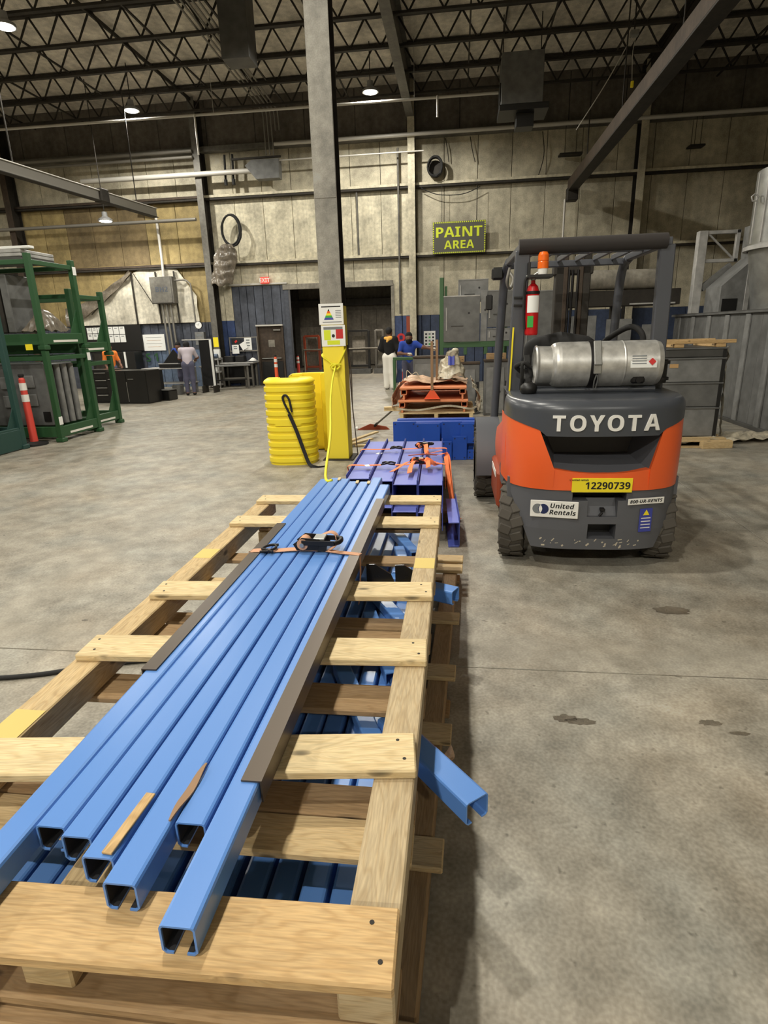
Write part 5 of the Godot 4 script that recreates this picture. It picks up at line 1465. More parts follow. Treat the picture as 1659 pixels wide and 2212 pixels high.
func wheel(t: Node3D, c: Vector3, r: float, w: float, turn: float, lugs: int, rim_m: Material) -> void:
	var B := Basis(Vector3.UP, deg_to_rad(turn))
	var prof := []
	for p in [[0.55, 0.5], [0.86, 0.5], [0.97, 0.44], [1.0, 0.3], [1.0, -0.3], [0.97, -0.44], [0.86, -0.5], [0.55, -0.5]]:
		prof.append(Vector2(p[0] * r * 0.965, -p[1] * w))
	var m := MB.new()
	m.T = Transform3D(B * Basis(V(0, -1, 0), V(1, 0, 0), V(0, 0, 1)), Vector3.ZERO)
	m.lathe(Vector3.ZERO, prof, 40)
	var tyre := part(t, "tyre", m, M.tyre, c)
	var lg := MB.new()
	for i in lugs:
		for s in [-1.0, 1.0]:
			var a := TAU * (i + (0.5 if s > 0 else 0.0)) / lugs
			var d := V(0, cos(a), sin(a))
			var tn := V(0, -sin(a), cos(a))
			lg.box(B * (d * r * 0.975 + V(w * 0.235 * s, 0, 0)), V(w * 0.5, r * 0.06, TAU * r / lugs * 0.62), 0.006, B * Basis(V(1, 0, 0), d, tn) * Basis(V(0, 1, 0), 0.35 * s))
	part(tyre, "tread_lugs", lg, M.tyre)
	var rim := MB.new()
	rim.T = m.T
	if c.x > 0.0:
		rim.T = Transform3D(m.T.basis * Basis(V(1, 0, 0), V(0, -1, 0), V(0, 0, -1)), Vector3.ZERO)
	rim.lathe(Vector3.ZERO, [Vector2(0.0, w * 0.3), Vector2(r * 0.3, w * 0.3), Vector2(r * 0.36, w * 0.42), Vector2(r * 0.56, w * 0.46), Vector2(r * 0.58, w * 0.5), Vector2(r * 0.55, w * 0.5)], 24)
	part(t, "rim", rim, rim_m, c)


func build_forklift() -> void:
	var f := thing("forklift", "orange and dark grey forklift truck seen from behind", "forklift", V(0.91, 0, -4.15), 0.5)
	var w := 0.585
	# grey counterweight, with its openings left open
	var g := MB.new()
	var hw := func(y: float) -> float: return lerpf(0.405, 0.56, (y - 0.16) / 0.41)
	for s in [-1.0, 1.0]:
		for q in [[0.16, 0.3], [0.3, 0.45], [0.45, 0.575]]:
			var e0: float = hw.call(q[0])
			var e1: float = hw.call(q[1])
			if s < 0:
				cw_field(g, Vector2(-e0, q[0]), Vector2(-0.16, q[0]), Vector2(-0.16, q[1]), Vector2(-e1, q[1]), 14, 3, 0.2)
			else:
				cw_field(g, Vector2(0.18, q[0]), Vector2(e0, q[0]), Vector2(e1, q[1]), Vector2(0.18, q[1]), 14, 3, 0.2)
	for q in [[-0.16, 0.18, 0.16, 0.24], [-0.16, -0.05, 0.24, 0.345], [0.13, 0.18, 0.24, 0.345], [-0.16, 0.18, 0.345, 0.395], [-0.16, -0.06, 0.395, 0.505], [0.13, 0.18, 0.395, 0.505]]:
		cw_field(g, Vector2(q[0], q[2]), Vector2(q[1], q[2]), Vector2(q[1], q[3]), Vector2(q[0], q[3]), 4, 2, 0.14)
	cw_field(g, Vector2(-0.16, 0.56), Vector2(0.18, 0.56), Vector2(0.18, 0.576), Vector2(-0.16, 0.576), 4, 1, 0.14)
	g.quad(V(-0.06, 0.395, 0.33), V(0.13, 0.395, 0.33), V(0.16, 0.505, 0.27), V(-0.09, 0.505, 0.27))
	var cwt := part(f, "counterweight", g, M.fork_grey)
	part(cwt, "hitch_pocket", MB.new().box(V(0.01, 0.36, 0.16), V(0.5, 0.36, 0.1)), M.black_paint)
	part(cwt, "hitch_pin", MB.new().box(V(0.04, 0.44, 0.335), V(0.03, 0.02, 0.04), 0.004).cyl(V(0.04, 0.42, 0.34), V(0.02, 0.4, 0.35), 0.008, 0.008, 6), M.iron_black)
	# side cheeks of the counterweight, running forward
	for s in [-1.0, 1.0]:
		part(f, "side_cheek", MB.new().prism([Vector2(0.16, 0.68), Vector2(-0.55, 0.68), Vector2(-0.55, 0.5), Vector2(-0.32, 0.5), Vector2(-0.1, 0.62), Vector2(0.16, 0.5)], -0.02, 0.02), M.fork_grey, V(0.54 * s, -0.06, 0), Basis(V(0, 0, 1), V(0, 1, 0), V(-1, 0, 0)))
	# orange hood band and arms
	var o := MB.new()
	o.patch(16, 3, func(u: float, v: float) -> Vector3:
		var x := lerpf(-0.286, 0.31, u)
		var top := 0.69 + 0.024 * pow((x - 0.012) / 0.298, 2.0)
		return cw_p(x, lerpf(0.576, top, v)) + V(0, 0, 0.012), V(0, 0, 0.06))
	for s in [-1.0, 1.0]:
		var xi0 := -0.286 if s < 0 else 0.31
		var xi1 := -0.385 if s < 0 else 0.375
		for q in [[Vector2(w * s, 0.576), Vector2(xi0, 0.576), Vector2(xi0, 0.714), Vector2(w * s, 0.72)], [Vector2(w * s, 0.72), Vector2(xi0, 0.714), Vector2(xi1, 0.968), Vector2(w * s, 1.035)]]:
			o.patch(16, 6, func(u: float, v: float) -> Vector3:
				var p: Vector2 = q[0].lerp(q[1], u).lerp(q[3].lerp(q[2], u), v)
				if s > 0:
					p = q[1].lerp(q[0], u).lerp(q[2].lerp(q[3], u), v)
				var bulge := 0.012 + 0.012 * sin(clampf((p.y - 0.576) / 0.44, 0.0, 1.0) * PI)
				return cw_p(p.x, p.y) + V(0, 0, bulge), V(0, 0, 0.08))
	var hood := part(f, "orange_band", o, M.fork_orange)
	for s in [-1.0, 1.0]:
		var sd := MB.new()
		sd.patch(10, 6, func(u: float, v: float) -> Vector3:
			var z := lerpf(0.05, -1.15, u) if s > 0 else lerpf(-1.15, 0.05, u)
			var k := (0.05 - z) / 1.2
			var y := lerpf(0.576 - 0.1 * k, 1.035 - 0.28 * k, v)
			return V((w - 0.02 - 0.02 * k + 0.012 * sin(v * PI)) * s, y, z), V(0.03 * s, 0, 0))
		part(f, "side_panel", sd, M.fork_orange)
		part(f, "side_step", MB.new().box(V(0.53 * s, 0.34, -0.86), V(0.1, 0.3, 0.7), 0.02), M.rust_dark)
		part(f, "side_letters", MB.new().box(V(0.583 * s, 0.44, -0.86), V(0.004, 0.05, 0.4)), M.white_print)
	# dark cap with the maker's name
	var c := MB.new()
	c.patch(30, 16, func(u: float, v: float) -> Vector3:
		var a := (u - 0.5) * PI
		var x := w * sin(a) * 0.998
		var ax := absf(x - 0.0)
		var yb := 0.93
		if ax > 0.38:
			yb = lerpf(0.965, 1.03, (ax - 0.38) / (w - 0.38))
		elif ax > 0.36:
			yb = lerpf(0.93, 0.965, (ax - 0.36) / 0.02)
		var p := cw_p(x, 0.9)
		p.z += 0.02
		if v < 0.5:
			p.y = lerpf(yb, 1.09, v / 0.5)
		elif v < 0.8:
			var t := (v - 0.5) / 0.3 * PI / 2
			p.y = 1.09 + 0.065 * sin(t)
			p.z -= 0.07 * (1.0 - cos(t))
			p.x *= 1.0 - 0.05 * (1.0 - cos(t))
		else:
			p.y = 1.155 + 0.01 * (v - 0.8) / 0.2
			p.x *= 0.95
			p.z = lerpf(p.z - 0.07, -0.6, (v - 0.8) / 0.2)
		return p, Vector3.ZERO)
	c.patch(12, 1, func(u: float, v: float) -> Vector3:
		var x := lerpf(-0.365, 0.365, u)
		return cw_p(x, 0.9) + V(0, 0.03, 0.02 - 0.1 * (1.0 - v)), Vector3.ZERO)
	var cap := part(f, "top_cap", c, M.fork_cap)
	var word := "TOYOTA"
	for i in 6:
		var x := -0.275 + 0.113 * i
		var B := cw_basis(x)
		lettering(cap, "letter", word[i], 0.098, M.white_print, cw_p(x, 1.012) + V(0, 0, 0.024), B, 0.012, true, 1.12)
	# radiator recess
	var r := MB.new()
	var fr := [V(-0.375, 0.93, 0.31), V(0.365, 0.93, 0.31), V(0.31, 0.7, 0.34), V(0.01, 0.685, 0.36), V(-0.286, 0.7, 0.34)]
	var bk := [V(-0.3, 0.9, 0.02), V(0.29, 0.9, 0.02), V(0.25, 0.76, 0.02), V(0.01, 0.76, 0.02), V(-0.24, 0.76, 0.02)]
	for i in 5:
		var j := (i + 1) % 5
		r.quad(fr[j], fr[i], bk[i], bk[j])
	part(f, "radiator_recess", r, M.fork_grey)
	part(f, "radiator_grille", MB.new().box(V(0, 0.83, 0.0), V(0.7, 0.3, 0.04)), M.black_paint)
	part(f, "inner_body", MB.new().box(V(0, 0.62, -0.5), V(0.86, 0.9, 0.9), 0.02), M.black_paint)
	# stickers
	var yp := part(f, "number_plate", MB.new().box(V(0.015, 0.615, 0.377), V(0.375, 0.094, 0.006), 0.001), M.yellow_print)
	lettering(yp, "digits", "12290739", 0.046, M.black_print, V(0.05, 0.612, 0.381), Basis.IDENTITY, 0.002, true, 1.0)
	lettering(yp, "small_print", "U united rentals", 0.011, M.black_print, V(-0.13, 0.65, 0.381), Basis.IDENTITY, 0.002)
	var ux := -0.27
	var UB := cw_basis(ux)
	var ur := part(f, "rental_sticker", MB.new().box(Vector3.ZERO, V(0.305, 0.115, 0.006), 0.003), M.white_print, cw_p(ux, 0.445) + UB.z * 0.012, UB)
	part(ur, "emblem", MB.new().cyl(V(-0.105, 0.0, 0.002), V(-0.105, 0, 0.0042), 0.034, 0.034, 20), M.grey_print)
	part(ur, "emblem", MB.new().cyl(V(-0.068, 0.0, 0.002), V(-0.068, 0, 0.005), 0.034, 0.034, 20), M.navy_print)
	part(ur, "emblem", MB.new().prism([Vector2(-0.0865, 0.028), Vector2(-0.078, 0.014), Vector2(-0.075, 0.0), Vector2(-0.078, -0.014), Vector2(-0.0865, -0.028), Vector2(-0.095, -0.014), Vector2(-0.098, 0.0), Vector2(-0.095, 0.014)], 0.003, 0.0058), M.white_print)
	var slant := Basis(V(1, 0, 0), V(0.18, 1, 0), V(0, 0, 1))
	lettering(ur, "letters", "United", 0.031, M.black_print, V(0.05, 0.024, 0.0035), slant, 0.002, true, 1.1)
	lettering(ur, "letters", "Rentals", 0.031, M.black_print, V(0.055, -0.02, 0.0035), slant, 0.002, true, 1.1)
	var px := 0.305
	var PB := cw_basis(px)
	var ph := part(f, "phone_sticker", MB.new().box(Vector3.ZERO, V(0.25, 0.042, 0.005), 0.002), M.white_print, cw_p(px, 0.502) + PB.z * 0.01, PB)
	lettering(ph, "letters", "800-UR-RENTS", 0.021, M.black_print, V(0, 0, 0.003), slant, 0.002, true, 1.15)
	var bx := 0.315
	var bl := part(f, "warning_sticker", MB.new().box(Vector3.ZERO, V(0.088, 0.16, 0.004), 0.001), M.blue_print, cw_p(bx, 0.37) + cw_basis(bx).z * 0.008, cw_basis(bx))
	part(bl, "triangle", MB.new().prism([Vector2(-0.022, 0.035), Vector2(0.022, 0.035), Vector2(0.0, 0.072)], 0.002, 0.0035), M.yellow_print)
	for k in 4:
		part(bl, "text_line", cbox(V(0.066, 0.006, 0.002), 0.0), M.white_print, V(0, 0.015 - 0.022 * k, 0.0025))
	# chipped paint along the lower edge
	var ch := MB.new()
	rng.seed = 17
	for i in 26:
		var x := rng.randf_range(-0.38, 0.38)
		var y := rng.randf_range(0.175, 0.235)
		if absf(x - 0.04) < 0.1 and y > 0.235:
			continue
		ch.box(cw_p(x, y) + V(0, 0, 0.0005), V(rng.randf_range(0.006, 0.03), rng.randf_range(0.003, 0.012), 0.002), 0.0, cw_basis(x) * Basis(Vector3.BACK, rng.randf() * 1.2))
	part(cwt, "paint_chips", ch, M.chip).set_meta("kind", "stuff")
	# wheels
	wheel(f, V(-0.5, 0.27, 0.0), 0.27, 0.17, -9.0, 16, M.sheet_pale)
	wheel(f, V(0.5, 0.27, 0.0), 0.27, 0.17, -9.0, 16, M.sheet_pale)
	wheel(f, V(-0.62, 0.34, -1.6), 0.34, 0.2, 0.0, 18, M.sheet_pale)
	wheel(f, V(0.62, 0.34, -1.6), 0.34, 0.2, 0.0, 18, M.sheet_pale)
	part(f, "rear_axle", MB.new().box(V(0, 0.27, 0.0), V(0.84, 0.12, 0.12), 0.02), M.black_paint)
	part(f, "front_axle", MB.new().box(V(0, 0.34, -1.6), V(1.06, 0.16, 0.16), 0.02), M.black_paint)
	for s in [-1.0, 1.0]:
		var fd := MB.new()
		fd.patch(14, 4, func(u: float, v: float) -> Vector3:
			var a := lerpf(-0.1, PI * 0.86, u) if s > 0 else lerpf(PI * 0.86, -0.1, u)
			return V((0.5 + 0.22 * v) * s, 0.36 + sin(a) * 0.42, -1.6 + cos(a) * 0.42), V(0, 0.02, 0))
		part(f, "front_fender", fd, M.fork_grey)
	part(f, "floor_frame", MB.new().box(V(0, 0.3, -0.9), V(0.9, 0.3, 1.3), 0.02), M.black_paint)
	# overhead guard
	for s in [-1.0, 1.0]:
		part(f, "rear_post", MB.new().bar(V(0.5 * s, 1.12, -0.33), V(0.47 * s, 2.1, -0.28), 0.06, 0.1, 0.008), M.fork_post)
		part(f, "front_post", MB.new().tube(curve_pts([V(0.54 * s, 0.55, -1.72), V(0.52 * s, 1.2, -1.66), V(0.5 * s, 1.85, -1.52), V(0.49 * s, 2.06, -1.4), V(0.48 * s, 2.12, -1.2)]), 0.038, 8), M.fork_post)
		part(f, "roof_rail", MB.new().bar(V(0.48 * s, 2.12, -1.22), V(0.475 * s, 2.12, -0.26), 0.05, 0.05, 0.006), M.fork_post)
	part(f, "roof_pad", MB.new().cyl(V(-0.5, 2.12, -0.26), V(0.46, 2.12, -0.26), 0.05, 0.05, 16), M.foam_black)
	part(f, "roof_header", MB.new().bar(V(-0.48, 2.1, -1.3), V(0.48, 2.1, -1.3), 0.06, 0.05, 0.006), M.fork_post)
	part(f, "roof_crossbar", MB.new().bar(V(-0.47, 2.13, -0.75), V(0.47, 2.13, -0.75), 0.05, 0.03, 0.004), M.fork_post)
	for i in 6:
		part(f, "roof_bar", MB.new().bar(V(-0.36 + 0.145 * i, 2.13, -0.3), V(-0.36 + 0.145 * i, 2.13, -1.28), 0.022, 0.04, 0.004), M.fork_post)
	# mast
	for x in [0.06, 0.3]:
		part(f, "mast_rail", MB.new().box(V(x, 1.2, -1.98), V(0.08, 2.2, 0.14), 0.008), M.steel_dark)
		part(f, "mast_inner", MB.new().box(V(x + (0.05 if x < 0.2 else -0.05), 1.3, -1.95), V(0.04, 2.0, 0.1), 0.006), M.steel_brown)
	for x in [0.14, 0.17, 0.22]:
		part(f, "lift_chain", MB.new().cyl(V(x, 0.5, -1.9), V(x, 2.1, -1.9), 0.012, 0.012, 6), M.iron_black)
	part(f, "mast_top", MB.new().box(V(0.18, 2.1, -1.98), V(0.36, 0.08, 0.14), 0.008), M.steel_dark)
	part(f, "carriage", MB.new().box(V(0.1, 0.5, -2.1), V(0.95, 0.5, 0.08), 0.008), M.black_paint)
	for x in [-0.15, 0.4]:
		part(f, "fork", MB.new().box(V(x, 0.06, -2.6), V(0.12, 0.045, 1.0), 0.008), M.black_paint)
	# seat, dash, wheel
	var seat := MB.new()
	seat.patch(20, 12, func(u: float, v: float) -> Vector3:
		var a := u * TAU
		var e := pow(pow(absf(cos(a)), 3.0) + pow(absf(sin(a)), 3.0), -1.0 / 3.0)
		var k := 1.0 if v < 0.75 else sqrt(maxf(0.0, 1.0 - pow((v - 0.75) / 0.25, 2.0)))
		return V(-0.13 + cos(a) * e * 0.27 * k, 1.12 + 0.44 * v, -0.6 + sin(a) * e * 0.09 * (0.3 + 0.7 * k)), Vector3.ZERO)
	part(f, "seat_back", seat, M.black_rubber)
	part(f, "seat_cushion", MB.new().box(V(-0.1, 1.1, -0.9), V(0.5, 0.14, 0.5), 0.05), M.black_rubber)
	part(f, "dashboard", MB.new().box(V(0, 1.05, -1.45), V(0.8, 0.24, 0.16), 0.04), M.black_paint)
	part(f, "steering_wheel", MB.new().tube([V(0.05, 1.32, -1.12), V(-0.08, 1.3, -1.14), V(-0.14, 1.27, -1.25), V(-0.08, 1.24, -1.36), V(0.05, 1.22, -1.38), V(0.14, 1.25, -1.25)], 0.014, 6, true), M.black_rubber)
	# gas bottle bracket
	part(f, "bracket_bar", MB.new().cyl(V(-0.4, 1.175, -0.08), V(0.42, 1.175, -0.08), 0.024, 0.024, 10), M.fork_cap)
	part(f, "bracket_plate", MB.new().box(V(0.01, 1.165, -0.18), V(0.78, 0.02, 0.2), 0.004), M.black_paint)
	part(f, "bracket_arm", MB.new().bar(V(-0.42, 1.15, -0.1), V(-0.42, 1.4, -0.25), 0.05, 0.07, 0.008).ball(V(-0.42, 1.19, -0.06), V(0.06, 0.05, 0.05), 10, 8), M.black_paint)
	part(f, "bracket_hinge", MB.new().cyl(V(0.5, 1.2, -0.24), V(0.5, 1.36, -0.24), 0.045, 0.045, 12).cyl(V(0.5, 1.22, -0.24), V(0.5, 1.24, -0.24), 0.06, 0.06, 12).cyl(V(0.5, 1.33, -0.24), V(0.5, 1.35, -0.24), 0.06, 0.06, 12), M.black_paint)
	part(f, "clamp_handle", MB.new().tube(curve_pts([V(-0.46, 1.3, -0.2), V(-0.5, 1.34, -0.16), V(-0.43, 1.36, -0.14), V(-0.4, 1.28, -0.14), V(-0.44, 1.24, -0.14)]), 0.016, 7), M.black_rubber)
	part(f, "rear_hose", MB.new().tube(curve_pts([V(0.44, 1.38, -0.5), V(0.45, 1.52, -0.55), V(0.4, 1.58, -0.7), V(0.3, 1.5, -0.9), V(0.22, 1.4, -1.0)]), 0.022, 8), M.black_rubber)
	part(f, "tank_hose", MB.new().tube(curve_pts([V(-0.4, 1.33, -0.12), V(-0.46, 1.36, -0.1), V(-0.46, 1.26, -0.12), V(-0.44, 1.15, -0.2)]), 0.012, 7), M.black_rubber)
	# lamps and mirror on the left
	part(f, "work_lamp", MB.new().box(V(-0.56, 2.05, -1.4), V(0.1, 0.1, 0.1), 0.015), M.black_paint)
	part(f, "mirror", MB.new().box(V(-0.62, 1.82, -1.5), V(0.06, 0.13, 0.04), 0.01), M.black_paint)
	part(f, "coiled_cable", MB.new().tube(curve_pts([V(-0.5, 2.05, -0.9), V(-0.52, 1.95, -0.9), V(-0.49, 1.9, -0.95), V(-0.46, 1.97, -1.0), V(-0.49, 2.03, -1.05)]), 0.012, 6), M.pipe_grey)
	part(f, "yellow_strip", MB.new().bar(V(-0.535, 1.02, -0.27), V(-0.52, 1.6, -0.24), 0.014, 0.01), M.yellow_print)
	part(f, "zip_tie", MB.new().box(V(-0.485, 1.8, -0.3), V(0.075, 0.008, 0.115)).box(V(-0.485, 1.75, -0.3), V(0.075, 0.008, 0.115)), M.black_paint)
	# beacon on its bracket
	var be := part(f, "beacon_bracket", MB.new().box(V(-0.36, 1.925, -0.22), V(0.16, 0.02, 0.16), 0.003).box(V(-0.43, 1.97, -0.26), V(0.02, 0.1, 0.08), 0.003), M.black_paint)
	part(be, "beacon_lens", MB.new().lathe(V(-0.345, 1.972, -0.18), [Vector2(0.036, 0.0), Vector2(0.036, 0.04), Vector2(0.033, 0.045), Vector2(0.036, 0.05), Vector2(0.035, 0.085), Vector2(0.026, 0.103), Vector2(0.0, 0.108)], 18), M.amber)
	part(be, "beacon_base", MB.new().cyl(V(-0.345, 1.935, -0.18), V(-0.345, 1.973, -0.18), 0.03, 0.034, 16), M.white_print)

	# gas bottle: its own thing, lying in the bracket
	var t := thing("propane_tank", "silver propane tank lying across the back of the forklift", "gas tank", V(0.91, 1.345, -4.255), 0.5)
	var tank := MB.new()
	tank.T = Transform3D(Basis(V(0, -1, 0), V(1, 0, 0), V(0, 0, 1)), Vector3.ZERO)
	var pf := [Vector2(0.0, -0.31)]
	for k in 9:
		var a := PI / 2 * k / 8.0
		pf.append(Vector2(0.15 * sin(a) * 0.98 + 0.002, -0.31 + 0.07 * (1.0 - cos(a))))
	pf.append_array([Vector2(0.151, -0.22), Vector2(0.151, 0.18), Vector2(0.153, 0.185), Vector2(0.153, 0.19), Vector2(0.15, 0.195), Vector2(0.15, 0.4), Vector2(0.14, 0.43), Vector2(0.1, 0.435), Vector2(0.0, 0.43)])
	tank.lathe(Vector3.ZERO, pf, 40)
	part(t, "shell", tank, M.aluminium)
	var nk := MB.new()
	nk.T = tank.T
	nk.lathe(Vector3.ZERO, [Vector2(0.125, -0.27), Vector2(0.128, -0.36), Vector2(0.134, -0.375), Vector2(0.128, -0.385), Vector2(0.118, -0.375), Vector2(0.118, -0.27)], 36)
	part(t, "collar", nk, M.aluminium)
	var sb := MB.new()
	sb.T = tank.T
	sb.lathe(Vector3.ZERO, [Vector2(0.152, -0.035), Vector2(0.156, -0.034), Vector2(0.156, 0.014), Vector2(0.152, 0.015)], 36)
	var band := part(t, "clamp_band", sb, M.iron_black)
	part(band, "buckle", MB.new().box(V(0.005, 0.08, 0.14), V(0.05, 0.17, 0.014), 0.005, Basis(Vector3.RIGHT, -0.45)).box(V(0.005, -0.02, 0.163), V(0.05, 0.07, 0.014), 0.005), M.galvanised)
	part(band, "latch_wire", MB.new().tube([V(0.0, -0.06, 0.165), V(-0.008, -0.1, 0.15), V(-0.005, -0.15, 0.12), V(0.01, -0.15, 0.12), V(0.014, -0.1, 0.15), V(0.008, -0.06, 0.165)], 0.005, 6, true), M.galvanised)
	var lb := part(t, "paper_label", MB.new().patch(8, 8, func(u: float, v: float) -> Vector3:
		var a := lerpf(0.0, 0.62, v)
		return V(0.215 + 0.165 * u, sin(a) * 0.1525 - 0.02, cos(a) * 0.1545), V(0, 0, 0.002)), M.paper)
	part(lb, "hazard_diamond", MB.new().prism([Vector2(-0.024, 0), Vector2(0, -0.024), Vector2(0.024, 0), Vector2(0, 0.024)], 0.0, 0.002), M.red_print, V(0.35, 0.018, 0.153), Basis(Vector3.RIGHT, -0.2))
	for k in 4:
		part(lb, "text_line", cbox(V(0.09, 0.006, 0.002), 0.0), M.grey_print, V(0.27, 0.055 - 0.016 * k, 0.143 + 0.003 * k), Basis(Vector3.RIGHT, -0.3))
	part(t, "valve_gap", MB.new().box(V(0.28, -0.09, 0.112), V(0.09, 0.07, 0.03), 0.012).cyl(V(0.28, -0.1, 0.1), V(0.28, -0.1, 0.14), 0.02, 0.02, 8), M.iron_black)

	# fire extinguisher strapped to the post
	var x := thing("fire_extinguisher", "red fire extinguisher strapped to the forklift's left rear post", "extinguisher", V(0.51, 1.545, -4.38), 0.5)
	part(x, "cylinder", MB.new().lathe(Vector3.ZERO, [Vector2(0.0, 0.0), Vector2(0.04, 0.0), Vector2(0.045, 0.01), Vector2(0.045, 0.28), Vector2(0.034, 0.32), Vector2(0.014, 0.34), Vector2(0.014, 0.36)], 22), M.red_paint)
	part(x, "white_label", MB.new().patch(12, 4, func(u: float, v: float) -> Vector3:
		var a := lerpf(2.5, 0.5, u)
		return V(cos(a) * 0.0462, 0.15 + 0.11 * v, sin(a) * 0.0462), V(0, 0, 0.001)), M.paper)
	part(x, "green_tag", MB.new().box(V(-0.015, 0.09, 0.047), V(0.04, 0.075, 0.003)), M.green_print)
	part(x, "valve_head", MB.new().box(V(0.0, 0.375, 0.0), V(0.03, 0.04, 0.03), 0.006).bar(V(0, 0.39, 0), V(0.05, 0.42, 0.0), 0.02, 0.012, 0.003).bar(V(0, 0.37, 0), V(-0.05, 0.39, 0.0), 0.02, 0.012, 0.003), M.galvanised)
	part(x, "discharge_hose", MB.new().tube(curve_pts([V(-0.02, 0.38, 0.02), V(-0.055, 0.36, 0.02), V(-0.06, 0.2, 0.015), V(-0.05, 0.04, 0.02)]), 0.009, 7), M.black_rubber)
	part(x, "strap", MB.new().lathe(Vector3.ZERO, [Vector2(0.046, 0.27), Vector2(0.048, 0.272), Vector2(0.048, 0.288), Vector2(0.046, 0.29)], 22), M.iron_black)


# ---------------------------------------------------------------- left side: racks and welding benches
# stacking rack; its right front corner post stands at "at", it reaches w to the left and d backwards
func stack_rack(label: String, at: Vector3, w: float, d: float, h: float, m: Material, base_h := 0.17) -> Node3D:
	var t := thing("stacking_rack", label, "rack", at, 0.0, "green stacking racks")
	var p := 0.085
	for x in [0.0, -w]:
		for z in [0.0, -d]:
			part(t, "post", MB.new().box(V(x, h * 0.5, z), V(p, h, p), 0.006), m)
			part(t, "cup_foot", MB.new().box(V(x, 0.035, z), V(p + 0.05, 0.07, p + 0.05), 0.012), m)
	for z in [0.0, -d]:
		part(t, "base_beam", MB.new().box(V(-w * 0.5, 0.08 + base_h * 0.5, z), V(w - p, base_h, 0.06), 0.006), m)
		part(t, "top_rail", MB.new().box(V(-w * 0.5, h - 0.12, z), V(w - p, 0.07, 0.06), 0.006), m)
	for x in [0.0, -w]:
		part(t, "base_beam", MB.new().box(V(x, 0.08 + base_h * 0.5, -d * 0.5), V(0.06, base_h, d - p), 0.006), m)
		part(t, "side_rail", MB.new().box(V(x, h - 0.12, -d * 0.5), V(0.06, 0.07, d - p), 0.006), m)
	part(t, "stencil_strip", MB.new().box(V(0.032, 0.13, -d * 0.5), V(0.004, 0.035, d * 0.6)), M.white_tape)
	for x in [-w * 0.33, -w * 0.66]:
		part(t, "deck_bar", MB.new().box(V(x, 0.22, -d * 0.5), V(0.06, 0.05, d - 0.06), 0.006), m)
	part(t, "gusset", MB.new().prism([Vector2(0, 0.0), Vector2(0.26, 0.0), Vector2(0, 0.4)], -0.006, 0.006), m, V(-0.02, 0.24, -d + 0.04), Basis(V(0, 0, 1), V(0, 1, 0), V(-1, 0, 0)))
	return t


func sheet_paper(parent: Node3D, at: Vector3, w: float, h: float, marks: int, m: Material, turn := 0.0) -> void:
	var s := part(parent, "poster", cbox(V(w, h, 0.008), 0.0), m, at, Basis(Vector3.BACK, turn))
	for k in marks:
		part(s, "print_mark", cbox(V(w * 0.5, h * 0.1, 0.003), 0.0), M.grey_print, V(0, h * (0.3 - 0.22 * k), 0.005))


